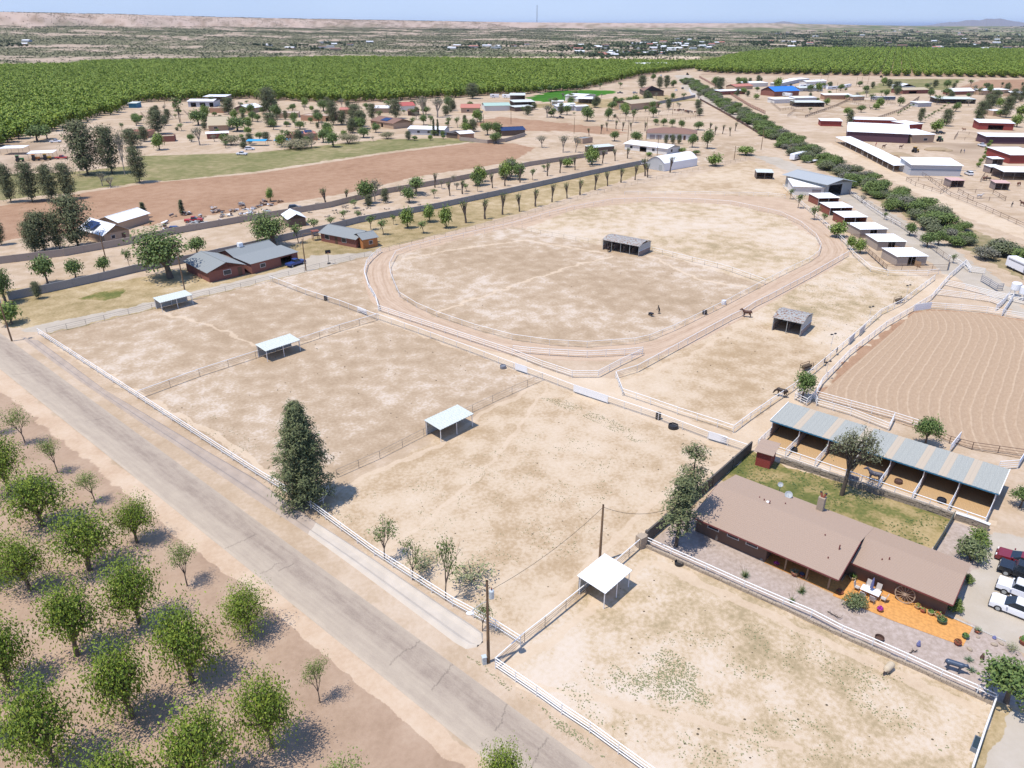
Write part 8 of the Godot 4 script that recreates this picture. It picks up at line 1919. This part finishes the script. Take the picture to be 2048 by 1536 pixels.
# ---------------------------------------------------------------- vehicles
func extrude(st: SurfaceTool, poly: PackedVector2Array, w0: float, w1: float, ymid: float):
	# side outline in x,y pulled out to half width w0 below ymid and w1 at the top of the outline
	var top := -1e9
	for p in poly: top = maxf(top, p.y)
	var hw := func(y): return w0 if y <= ymid else lerpf(w0, w1, (y - ymid) / maxf(top - ymid, 0.01))
	var idx := Geometry2D.triangulate_polygon(poly)
	for t in range(0, idx.size(), 3):
		var a := poly[idx[t]]; var b := poly[idx[t + 1]]; var c := poly[idx[t + 2]]
		if (b - a).cross(c - a) > 0:
			var s := b; b = c; c = s
		tri(st, Vector3(a.x, a.y, hw.call(a.y)), Vector3(b.x, b.y, hw.call(b.y)), Vector3(c.x, c.y, hw.call(c.y)))
		tri(st, Vector3(a.x, a.y, -hw.call(a.y)), Vector3(c.x, c.y, -hw.call(c.y)), Vector3(b.x, b.y, -hw.call(b.y)))
	for i in poly.size():
		var a := poly[i]; var b := poly[(i + 1) % poly.size()]
		var q := [Vector3(a.x, a.y, hw.call(a.y)), Vector3(a.x, a.y, -hw.call(a.y)), Vector3(b.x, b.y, -hw.call(b.y)), Vector3(b.x, b.y, hw.call(b.y))]
		if Geometry2D.is_polygon_clockwise(poly): q.reverse()
		quad(st, q[0], q[1], q[2], q[3])

func car(label: String, p: Vector2, yw: float, kind: String, paint_: String, cat := "car") -> Node3D:
	var t := thing("parked_" + ("pickup" if kind == "pickup" else "car"), label, cat, v3(p, 0.0 if p.y > -108 and absf(p.x) < 52 else -0.04 if p.y > -400 else -0.08), yw, "parked vehicles")
	var L := 4.6; var W := 0.92; var H := 1.65
	var body: PackedVector2Array; var glass: PackedVector2Array; var roof: PackedVector2Array
	if kind == "suv":
		body = PackedVector2Array([Vector2(-2.25, 0.35), Vector2(-2.3, 0.95), Vector2(-2.2, 1.05), Vector2(1.0, 1.05), Vector2(2.0, 0.95), Vector2(2.28, 0.75), Vector2(2.28, 0.35)])
		glass = PackedVector2Array([Vector2(-2.15, 1.05), Vector2(-1.85, 1.6), Vector2(0.2, 1.62), Vector2(1.05, 1.05)])
		roof = PackedVector2Array([Vector2(-1.9, 1.58), Vector2(-1.7, 1.68), Vector2(0.05, 1.68), Vector2(0.25, 1.58)])
	elif kind == "jeep":
		body = PackedVector2Array([Vector2(-2.1, 0.5), Vector2(-2.1, 1.15), Vector2(0.75, 1.15), Vector2(0.8, 1.12), Vector2(2.0, 1.05), Vector2(2.05, 0.55)])
		glass = PackedVector2Array([Vector2(-2.05, 1.15), Vector2(-2.0, 1.72), Vector2(0.45, 1.72), Vector2(0.75, 1.15)])
		roof = PackedVector2Array([Vector2(-2.08, 1.68), Vector2(-2.0, 1.82), Vector2(0.42, 1.82), Vector2(0.5, 1.68)])
	elif kind == "coupe":
		body = PackedVector2Array([Vector2(-2.3, 0.3), Vector2(-2.35, 0.85), Vector2(-1.9, 0.98), Vector2(0.9, 0.95), Vector2(2.1, 0.82), Vector2(2.35, 0.6), Vector2(2.35, 0.3)])
		glass = PackedVector2Array([Vector2(-1.85, 0.96), Vector2(-0.9, 1.36), Vector2(0.05, 1.36), Vector2(0.95, 0.95)])
		roof = PackedVector2Array([Vector2(-0.95, 1.33), Vector2(-0.8, 1.42), Vector2(-0.05, 1.42), Vector2(0.1, 1.33)])
	else:
		body = PackedVector2Array([Vector2(-2.7, 0.5), Vector2(-2.7, 1.0), Vector2(-0.8, 1.02), Vector2(-0.8, 1.1), Vector2(1.2, 1.1), Vector2(2.5, 1.0), Vector2(2.65, 0.8), Vector2(2.65, 0.45)])
		glass = PackedVector2Array([Vector2(-0.75, 1.1), Vector2(-0.6, 1.68), Vector2(0.5, 1.7), Vector2(1.2, 1.1)])
		roof = PackedVector2Array([Vector2(-0.65, 1.66), Vector2(-0.5, 1.76), Vector2(0.4, 1.76), Vector2(0.52, 1.66)])
	var st := tool(); extrude(st, body, W, W * 0.94, 0.8); done(st, "body", M[paint_], t)
	st = tool(); extrude(st, glass, W * 0.9, W * 0.74, 1.0); done(st, "window_band", M["car_glass"], t)
	st = tool(); extrude(st, roof, W * 0.76, W * 0.7, 1.3); done(st, "roof", M[paint_], t)
	for z in [-1, 1]:
		for x in [body[body.size() - 1].x - 0.85, body[0].x + 0.85]:
			var w := bar(t, "wheel", M["black"], Vector3(x, 0.36, z * (W - 0.2)), Vector3(x, 0.36, z * (W + 0.02)), 0.37, true)
			var rim := bar(t, "rim", M["galv"], Vector3(x, 0.36, z * (W - 0.1)), Vector3(x, 0.36, z * (W + 0.03)), 0.22, true)
			t.remove_child(rim); w.add_child(rim, true); rim.transform = w.transform.affine_inverse() * rim.transform
		box(t, "headlight", M["frame_white"], Vector3(body[body.size() - 1].x - 0.06, 0.72, z * W * 0.72), Vector3(0.12, 0.14, 0.34))
		box(t, "mirror", M[paint_], Vector3(0.75, 1.1, z * (W + 0.1)), Vector3(0.14, 0.14, 0.2))
	box(t, "bumper", M["black"], Vector3(body[body.size() - 1].x, 0.42, 0), Vector3(0.14, 0.2, W * 1.9))
	return t

func vehicles():
	for c in [["car_white", Color(0.78, 0.79, 0.82), 0.25], ["car_black", Color(0.012, 0.015, 0.02), 0.2], ["car_red", Color(0.18, 0.012, 0.02), 0.25], ["car_blue", Color(0.02, 0.05, 0.2), 0.3], ["car_silver", Color(0.4, 0.42, 0.44), 0.3], ["car_glass", Color(0.012, 0.018, 0.025), 0.08]]:
		var m := mat(c[0], c[1], c[2]); m.clearcoat_enabled = true; m.clearcoat = 0.6
	mat("tractor_green", Color(0.04, 0.2, 0.04), 0.4); mat("machine_yellow", Color(0.5, 0.28, 0.02), 0.5); mat("machine_orange", Color(0.45, 0.15, 0.03), 0.6); mat("coral_pale", Color(0.52, 0.34, 0.30), 0.8)
	var d := (Vector2(57.84,-65.58) - Vector2(55.75,-67.58)).normalized()
	var yw := yaw(Vector2.ZERO, -Vector2(0.77, 0.64))
	for c in [[Vector2(56.04,-67.58), "coupe", "car_red", "dark red low sports coupe at the edge of the drive"], [Vector2(54.74,-65.49), "jeep", "car_black", "black off road car parked between the red coupe and the white jeep"], [Vector2(52.77,-62.52), "jeep", "car_white", "boxy white off road car with dark windows on the drive"], [Vector2(50.79,-59.89), "suv", "car_white", "white rounded SUV with a dark glass roof closest to the patio"]]:
		car(c[3], c[0] + Vector2(0.77, 0.64) * 2.1, yw, c[1], c[2])
	car("dark blue pickup parked beside the brick garage", Vector2(-55.29,-182.5), yaw(Vector2(-56.87,-180.3), Vector2(-53.66,-185.1)), "pickup", "car_blue", "pickup")
	car("red pickup in the scrap yard behind the tan house", Vector2(-99.26,-228.4), 0.3, "pickup", "red_paint", "pickup")
	car("bright blue car in the scrap yard behind the tan house", Vector2(-99.73,-216.6), 0.2, "suv", "car_blue")
	car("black SUV beside the metal shed and the rubble", Vector2(-72.18,-245.8), 0.3, "suv", "car_black")
	car("white pickup on the olive grass field", Vector2(-128,-360.9), 2.9, "pickup", "car_white", "pickup")
	car("white car beside the blue tarp at the adobe house", Vector2(-129.3,-376.6), 0.2, "suv", "car_white")
	car("red pickup beside the tractor port", Vector2(-207,-349.3), 0.1, "pickup", "red_paint", "pickup")
	car("white van beside the arched white barn", Vector2(57.86,-334.3), 0.1, "suv", "car_white", "van")
	car("black pickup at the green field near the brown villa", Vector2(97.88,-714.2), 0.1, "pickup", "car_black", "pickup")
	car("silver car beside the brown villa", Vector2(111.48,-714.2), 0.2, "suv", "car_silver")
	car("dark pickup by the tan barn", Vector2(31.75,-513.9), 0.1, "pickup", "car_black", "pickup")
	car("black pickup under the tree beside the riding arena", Vector2(242.4,-436.3), 0.2, "pickup", "car_black", "pickup")
	car("white utility cart parked on the horse farm yard", Vector2(187.4,-308.9), 1.5, "suv", "car_white")
	car("white pickup beside the red ended stable", Vector2(238.4,-388.3), 1.5, "pickup", "car_white", "pickup")
	car("dark car near the grey block wall by the brick hut", Vector2(-138.7,-478.4), 0.1, "suv", "car_black")
	car("white truck beside the pecan grove edge", Vector2(-239.5,-402.5), 0.2, "pickup", "car_white", "pickup")
	for i in 7:
		var pp: Vector2 = [Vector2(154.4,-742.7), Vector2(163.6,-806.8), Vector2(170,-858.4), Vector2(174.5,-899.4), Vector2(165.6,-767.1), Vector2(181.7,-944), Vector2(182.3,-974)][i]
		car("parked vehicle on the far dirt road beside the brown villa", pp, 1.2, ["suv", "pickup"][i % 2], ["car_white", "car_black", "car_silver"][i % 3])
	# horse trailer
	var A := Vector2(125.1,-180.3)
	var t := thing("horse_trailer", "long white horse trailer with dark side stripes on the gravel road", "trailer", v3(A, -0.04), yaw(Vector2(122.6,-176.1), Vector2(122.8,-169.4)))
	box(t, "body", M["car_white"], Vector3(3.6, 1.75, -1.1), Vector3(8.2, 2.3, 2.3)); box(t, "roof", M["white_roof"], Vector3(3.6, 2.95, -1.1), Vector3(8.0, 0.14, 2.0))
	for y in [2.3, 2.5]: box(t, "side_stripe", M["navy"], Vector3(3.2, y, 0.06), Vector3(6.2, 0.09, 0.03))
	box(t, "tack_door", M["galv_dark"], Vector3(6.9, 1.5, 0.06), Vector3(1.2, 1.6, 0.03))
	for x in [0.6, 1.5, 3.0]: bar(t, "wheel", M["black"], Vector3(x, 0.36, -0.1), Vector3(x, 0.36, 0.1), 0.36, true); 
	box(t, "hitch", M["galv_dark"], Vector3(8.4, 0.6, -1.1), Vector3(1.6, 0.12, 0.3))
	# white tanks on legs
	for q in [[Vector2(113.63,-158.5), "white water tank on legs beside the roping chute"], [Vector2(113.87,-155.7), "white water tank on legs closer to the arena rail"]]:
		var k := thing("water_tank", q[1], "tank", v3(q[0], -0.04))
		var m := mesh("tank", lathe([Vector2(0.001, 1.5), Vector2(0.95, 1.5), Vector2(1.0, 1.6), Vector2(1.0, 3.0), Vector2(0.9, 3.15), Vector2(0.25, 3.25), Vector2(0.25, 3.35), Vector2(0.001, 3.36)], 18), M["white_metal"], k)
		for a in 4: bar(k, "leg", M["white_pipe"], Vector3(cos(a * PI / 2 + 0.7) * 0.8, 0, sin(a * PI / 2 + 0.7) * 0.8), Vector3(cos(a * PI / 2 + 0.7) * 0.8, 1.55, sin(a * PI / 2 + 0.7) * 0.8), 0.06)
	# recreational trailers and other boxes of the farm
	var rv := [[Vector2(127.8,-343.7), Vector2(136.3,-352.1), "white camper trailer at the far end of the gravel road"], [Vector2(132.1,-337), Vector2(139.1,-342.3), "low white flatbed trailer behind the camper"], [Vector2(284.2,-779.9), Vector2(298.9,-786.5), "white camper in the row beyond the blue roof, first"], [Vector2(294.2,-767.1), Vector2(311.3,-779.9), "white camper in the row beyond the blue roof, second"], [Vector2(301.6,-754.7), Vector2(323.4,-767.1), "long white camper with purple stripe beyond the blue roof"], [Vector2(328.6,-779.9), Vector2(340,-793.1), "small white camper at the end of the row"], [Vector2(234.2,-687.7), Vector2(239.5,-677.7), "white camper in front of the blue roofed barn"], [Vector2(296,-649.1), Vector2(303,-644.6), "dark stock trailer in the corral"], [Vector2(304.7,-644.6), Vector2(314.5,-644.6), "blue grey stock trailer in the corral"], [Vector2(-18.69,-667.9), Vector2(-11.05,-667.9), "white camper by the green roofed house"], [Vector2(-8.5,-667.9), Vector2(-0.84,-663.1), "second white camper by the green roofed house"], [Vector2(88.37,-899.4), Vector2(91.77,-899.4), "small far white truck"]]
	for r in rv:
		var a: Vector2 = r[0]; var b: Vector2 = r[1]; var l := a.distance_to(b)
		var k := thing("camper_trailer", r[2], "trailer", v3(a, -0.06), yaw(a, b), "campers and trailers")
		var low: bool = r[2].find("flatbed") >= 0
		var mm: String = "galv_dark" if r[2].find("dark") >= 0 else ("statue_blue" if r[2].find("blue grey") >= 0 else "white_metal")
		box(k, "body", M[mm], Vector3(l / 2, 0.6 if low else 1.7, -1.2), Vector3(l, 0.3 if low else 2.3, 2.4))
		if not low:
			box(k, "roof", M["white_roof"], Vector3(l / 2, 2.92, -1.2), Vector3(l - 0.3, 0.14, 2.2)); box(k, "window", M["glass_dark"], Vector3(l * 0.35, 2.0, 0.01), Vector3(l * 0.2, 0.6, 0.04)); box(k, "side_stripe", M["galv_dark"], Vector3(l / 2, 1.3, 0.01), Vector3(l - 0.1, 0.18, 0.03))
		for x in [0.3, 0.5]: bar(k, "wheel", M["black"], Vector3(l * x, 0.32, -0.3), Vector3(l * x, 0.32, 0.02), 0.34, true)
	# tractors
	for r in [[Vector2(-222.1,-342.3), "tractor_green", "green tractor under the tin tractor port"], [Vector2(-216.5,-345.1), "machine_orange", "orange machine under the long tin port"], [Vector2(-212.1,-346.5), "machine_yellow", "yellow machine under the long tin port"], [Vector2(194.9,-368.6), "machine_yellow", "yellow backhoe by the dirt heap on the horse farm"], [Vector2(226.4,-406.2), "tractor_green", "green utility tractor beside the riding arena"], [Vector2(219.1,-994), "machine_yellow", "yellow excavator at the far end of the drain"], [Vector2(438.3,-944), "machine_yellow", "yellow loader before the far orchard"]]:
		var k := thing("tractor", r[2], "tractor", v3(r[0], -0.06), 0.4, "tractors and diggers")
		box(k, "hood", M[r[1]], Vector3(0.9, 1.2, 0), Vector3(1.8, 0.8, 0.9)); box(k, "cab", M["car_glass"], Vector3(-0.6, 1.9, 0), Vector3(1.3, 1.4, 1.3)); box(k, "cab_roof", M[r[1]], Vector3(-0.6, 2.68, 0), Vector3(1.5, 0.14, 1.5))
		for z in [-0.8, 0.8]: bar(k, "rear_wheel", M["black"], Vector3(-0.7, 0.8, z - 0.2), Vector3(-0.7, 0.8, z + 0.2), 0.8, true); bar(k, "front_wheel", M["black"], Vector3(1.3, 0.45, z * 0.8 - 0.14), Vector3(1.3, 0.45, z * 0.8 + 0.14), 0.45, true)

# ---------------------------------------------------------------- small things
func barrel(n: String, label: String, p: Vector2, r: float, h: float, mt: String, group := ""):
	var t := thing(n, label, n.replace("_", " "), v3(p, -0.02), 0.0, group)
	mesh("shell", lathe([Vector2(0.001, 0), Vector2(r, 0), Vector2(r * 1.03, h * 0.5), Vector2(r, h), Vector2(r * 0.92, h), Vector2(r * 0.9, h * 0.7), Vector2(0.001, h * 0.7)], 12), M[mt], t)

func details():
	mat("red_paint", Color(0.4, 0.04, 0.03), 0.4)
	barrel("feed_barrel", "dark blue feed barrel hung at the fence below the drive", Vector2(-41.53,-155.7), 0.4, 1.0, "navy")
	barrel("water_tub", "dark grey tub by the lane fence sign board", Vector2(-1.61,-119.46), 0.55, 0.55, "galv_dark")
	barrel("feed_barrel", "black feed barrel with a pale label on the lane fence", Vector2(22.73,-100.48), 0.42, 1.1, "black")
	barrel("water_tub", "round black tub in the grass below the lane fence", Vector2(24.5,-97.63), 0.75, 0.6, "black")
	barrel("feed_barrel", "black barrel beside the track rail right of the wheelbarrow", Vector2(40.89,-146.9), 0.5, 0.8, "black")
	barrel("feed_barrel", "white barrel on the track rail towards the stalls", Vector2(46.54,-153.1), 0.5, 0.9, "white_metal")
	barrel("water_tub", "dark tub inside the white stable pen by the first divider", Vector2(40.52,-90.89), 0.5, 0.5, "black", "tubs in the stable pens")
	barrel("water_tub", "dark tub inside the stable pen before the grey horse", Vector2(51.67,-82.65), 0.5, 0.5, "rust_dark", "tubs in the stable pens")
	barrel("water_tub", "dark blue tub inside the last but one stable pen", Vector2(55.14,-78.29), 0.55, 0.5, "navy", "tubs in the stable pens")
	# emblems on the lane fence
	for q in [[Vector2(56.12,-120.7), "lower"], [Vector2(60.25,-125.5), "upper"]]:
		var t := thing("fence_emblem", "round blue emblem disc on the lane fence, the %s one near the floodlight" % q[1], "sign", v3(q[0]), 0.6, "emblem discs")
		bar(t, "disc", M["navy"], Vector3(0, 1.0, 0.1), Vector3(0.05, 1.0, 0.18), 0.5, true); bar(t, "centre", M["white_metal"], Vector3(0.04, 1.0, 0.16), Vector3(0.06, 1.0, 0.2), 0.3, true)
		bar(t, "stake", M["white_pipe"], Vector3(0, 0, 0.05), Vector3(0, 1.0, 0.05), 0.03)
	# floodlights
	for q in [[Vector2(59.86,-127.1), "beside the emblem discs"], [Vector2(73.45,-141.9), "half way up the arena lane"], [Vector2(87.75,-155.7), "at the top of the arena lane"], [Vector2(54.01,-114.5), "at the foot of the arena lane"]]:
		var t := thing("floodlight_pole", "slim pole with two dark floodlights " + q[1], "light pole", v3(q[0]), 0.5, "floodlights of the arena")
		bar(t, "pole", M["white_pipe"], Vector3(0, 0, 0), Vector3(0, 3.4, 0), 0.035)
		for s in [-1, 1]: bar(t, "arm", M["galv_dark"], Vector3(0, 3.4, 0), Vector3(0.45 * s, 3.5, 0), 0.025); box(t, "floodlight", M["black"], Vector3(0.5 * s, 3.45, 0), Vector3(0.4, 0.16, 0.3))
	# hay racks
	for q in [[Vector2(52.29,-118.6), 0.55, "rustic hay rack of dark poles beside the lane fence"], [Vector2(85.36,-153.8), 0.5, "rustic wooden feeder with a dark hay bale near the lane gate"]]:
		var t := thing("hay_rack", q[2], "feeder", v3(q[0]), q[1])
		for x in [-1.2, 1.2]:
			for z in [-0.45, 0.45]: bar(t, "leg", M["rust_dark"], Vector3(x, 0, z), Vector3(x, 1.3, z), 0.05)
		for z in [-0.45, 0.45]:
			for y in [0.5, 0.9, 1.3]: bar(t, "rail", M["rust_dark"], Vector3(-1.2, y, z), Vector3(1.2, y, z), 0.04)
		for k in 7: bar(t, "slat", M["rust_dark"], Vector3(-1.0 + k * 0.33, 0.5, -0.4), Vector3(-1.0 + k * 0.33, 0.45, 0.4), 0.03)
		box(t, "hay", M["hay_dark"], Vector3(0, 0.72, 0), Vector3(2.1, 0.4, 0.6))
	# little white pen round the tree
	fence("pipe_pen", "small white pipe pen round the leafy tree at the stable end", P([46.13,-106.94,47.33,-104.83,49.53,-107.3,48.34,-109.49,46.13,-106.94]), 1.3, R3, 1.6, "white_pipe")
	fence("pipe_gate", "white rail gate pens behind the striped stable roof", P([49.6,-107.48,48.94,-104.83,53.02,-101.46,56.8,-96.71,59.01,-99.83]), 1.3, R3, 3.0, "white_pipe")
	fence("pipe_gate", "white gate standing open behind the stable near the leafy tree", P([62.68,-90.48,66.05,-94.02]), 1.4, R4, 2.0, "white_pipe")
	fence("pipe_gate", "white rail gate at the far end of the stable", P([66.9,-85.86,69.82,-86.24,72.2,-88.72]), 1.4, R4, 2.4, "white_pipe")
	# playground
	var pg := thing("playset", "wooden play tower with a white slide by the brown cottage", "playground", v3(Vector2(-56.03,-206.9), -0.04), 0.5)
	for x in [-0.8, 0.8]:
		for z in [-0.8, 0.8]: bar(pg, "post", M["timber"], Vector3(x, 0, z), Vector3(x, 2.6, z), 0.09)
	box(pg, "deck", M["timber"], Vector3(0, 1.4, 0), Vector3(1.8, 0.12, 1.8)); box(pg, "canopy", M["rust_red"], Vector3(0, 2.7, 0), Vector3(2.1, 0.1, 2.1))
	box(pg, "slide", M["white_metal"], Vector3(2.2, 0.75, 0.4), Vector3(3.0, 0.1, 0.6), Vector3(0, 0, -0.5)); bar(pg, "swing_beam", M["timber"], Vector3(-0.8, 2.2, 0), Vector3(-3.6, 2.2, 0), 0.07); bar(pg, "post", M["timber"], Vector3(-3.6, 0, 0.5), Vector3(-3.6, 2.2, 0), 0.06)
	# basketball hoop on the drive
	var bh := thing("basketball_hoop", "black basketball hoop standing on the gravel drive", "hoop", v3(Vector2(-47.14,-183.8), -0.04), 0.4)
	bar(bh, "pole", M["black"], Vector3(0, 0, 0), Vector3(0, 3.0, 0), 0.06); box(bh, "backboard", M["black"], Vector3(0, 3.2, 0.3), Vector3(1.4, 0.9, 0.06)); bar(bh, "hoop_rim", M["rust_red"], Vector3(0, 2.95, 0.55), Vector3(0, 2.98, 0.55), 0.23, true); box(bh, "base", M["black"], Vector3(0, 0.1, 0), Vector3(0.8, 0.2, 0.8))
	# tarps
	for q in [[Vector2(-130.3,-391.8), 5.0, "blue tarp canopy at the left end of the adobe plot"], [Vector2(-117.73,-393.5), 4.0, "small blue tarp beside the solar adobe house"]]:
		var t := thing("tarp_canopy", q[2], "canopy", v3(q[0], -0.08))
		var st := tool(); var w: float = q[1]
		prism(st, [Vector3(-w, 2.4, 2), Vector3(-w, 2.9, -2), Vector3(w, 2.9, -2), Vector3(w, 2.4, 2)], [Vector3(-w, 2.46, 2), Vector3(-w, 2.96, -2), Vector3(w, 2.96, -2), Vector3(w, 2.46, 2)])
		done(st, "tarp", M["tarp_blue"], t)
		for x in [-w + 0.1, w - 0.1]: bar(t, "pole", M["wire"], Vector3(x, 0, 1.9), Vector3(x, 2.45, 1.9), 0.06); bar(t, "pole", M["wire"], Vector3(x, 0, -1.9), Vector3(x, 2.9, -1.9), 0.06)
	# scrap and rubble behind the tan house
	var rng := RandomNumberGenerator.new(); rng.seed = 77
	var mats := ["weathered", "galv", "rust_dark", "tan_stone", "white_metal", "timber"]
	var zone := P([-108.03,-217.2,-111,-231,-99.24,-251.1,-82.04,-262.3,-68.49,-264.8,-72.86,-254.2,-82.62,-231,-93.11,-217.2])
	for i in 46:
		var p: Vector2
		for tries in 100:
			p = Vector2(rng.randf_range(-200, -80), rng.randf_range(-290, -180))
			if inside(p, zone): break
		var t := thing("scrap_pile", "small heap of scrap and boards in the yard behind the tan house", "scrap", v3(p, -0.06), rng.randf() * TAU, "scrap heaps in the yard")
		for k in 4: box(t, "board", M[mats[rng.randi() % 6]], Vector3(rng.randf_range(-0.8, 0.8), rng.randf_range(0.15, 0.7), rng.randf_range(-0.8, 0.8)), Vector3(rng.randf_range(0.5, 2.2), rng.randf_range(0.1, 0.6), rng.randf_range(0.3, 1.0)), Vector3(rng.randf_range(-0.3, 0.3), rng.randf() * TAU, rng.randf_range(-0.3, 0.3)))
	var zone2 := P([-76.1,-241.4,-66.55,-256.6,-45.75,-256.6,-25.31,-260.7,-21.31,-254.2,-48.43,-233.7,-65.84,-227.1])
	for i in 26:
		var p: Vector2
		for tries in 100:
			p = Vector2(rng.randf_range(-120, -20), rng.randf_range(-290, -180))
			if inside(p, zone2): break
		var t := thing("rubble_pile", "low heap of rubble and weeds between the two block walls", "rubble", v3(p, -0.06), rng.randf() * TAU, "rubble between the walls")
		for k in 4: ball(t, "stone", M["tan_stone" if k % 2 else "stone"], Vector3(rng.randf_range(-0.9, 0.9), 0.15, rng.randf_range(-0.9, 0.9)), Vector3(rng.randf_range(0.4, 1.1), rng.randf_range(0.3, 0.7), rng.randf_range(0.4, 1.0)))
	# dirt heaps of the horse farm
	for q in [[Vector2(255.2,-586.9), 8.0, "tan hay and manure heap in the square corral"], [Vector2(182.8,-360.9), 5.0, "brown dirt heap beside the backhoe"], [Vector2(184,-355), 4.0, "smaller brown dirt heap beside the backhoe"], [Vector2(209.4,-376.6), 6.0, "fenced stack of hay on the horse farm yard"]]:
		var t := thing("dirt_heap", q[2], "heap", v3(q[0], -0.08))
		ball(t, "heap", M["hay_tan"], Vector3(0, 0.2, 0), Vector3(q[1] * 2, q[1] * 0.45, q[1] * 1.4)); ball(t, "heap_side", M["hay_tan"], Vector3(q[1] * 0.6, 0, q[1] * 0.2), Vector3(q[1] * 1.2, q[1] * 0.3, q[1]))
	# steel stock panels and posts near the cattle pens
	for i in 16:
		var p: Vector2 = Vector2(118.04,-561.6).lerp(Vector2(128,-548.1), i / 15.0)
		var t := thing("cow", "dark cow at the feed bunk in front of the tan barn", "cow", v3(p + Vector2(rng.randf_range(-2, 2), rng.randf_range(-5, 5)), -0.08), rng.randf() * TAU, "cows at the feed bunk")
		mesh("body", COW, M["dark_bay" if i % 3 else "sorrel"], t)

var COW: ArrayMesh
func more_materials():
	mat("hay_dark", Color(0.10, 0.075, 0.045), 1.0, 0, 0.3, 0.5); mat("hay_tan", Color(0.34, 0.25, 0.15), 1.0, 0, 0.2, 1.0); mat("tarp_blue", Color(0.03, 0.28, 0.5), 0.7); mat("red_paint", Color(0.4, 0.04, 0.03), 0.4)
	var cb := [[Vector3(-0.65, 1.0, 0), Vector3(0.55, 1.0, 0), 0.36, 0.34], [Vector3(0.6, 1.1, 0), Vector3(1.0, 0.95, 0), 0.2, 0.14], [Vector3(1.0, 0.95, 0), Vector3(1.2, 0.75, 0), 0.14, 0.1]]
	for x in [-0.6, 0.5]:
		for z in [-0.2, 0.2]: cb.append([Vector3(x, 0.8, z), Vector3(x, 0.04, z), 0.12, 0.07])
	COW = blob(cb, 0.09, 0.05)

func build_rest():
	sheds()
	materials_three()
	more_materials()
	fences()
	main_house()
	ditch()
	poles()
	near_plants()
	neighbour_trees()
	animals()
	vehicles()
	neighbour_houses()
	details()
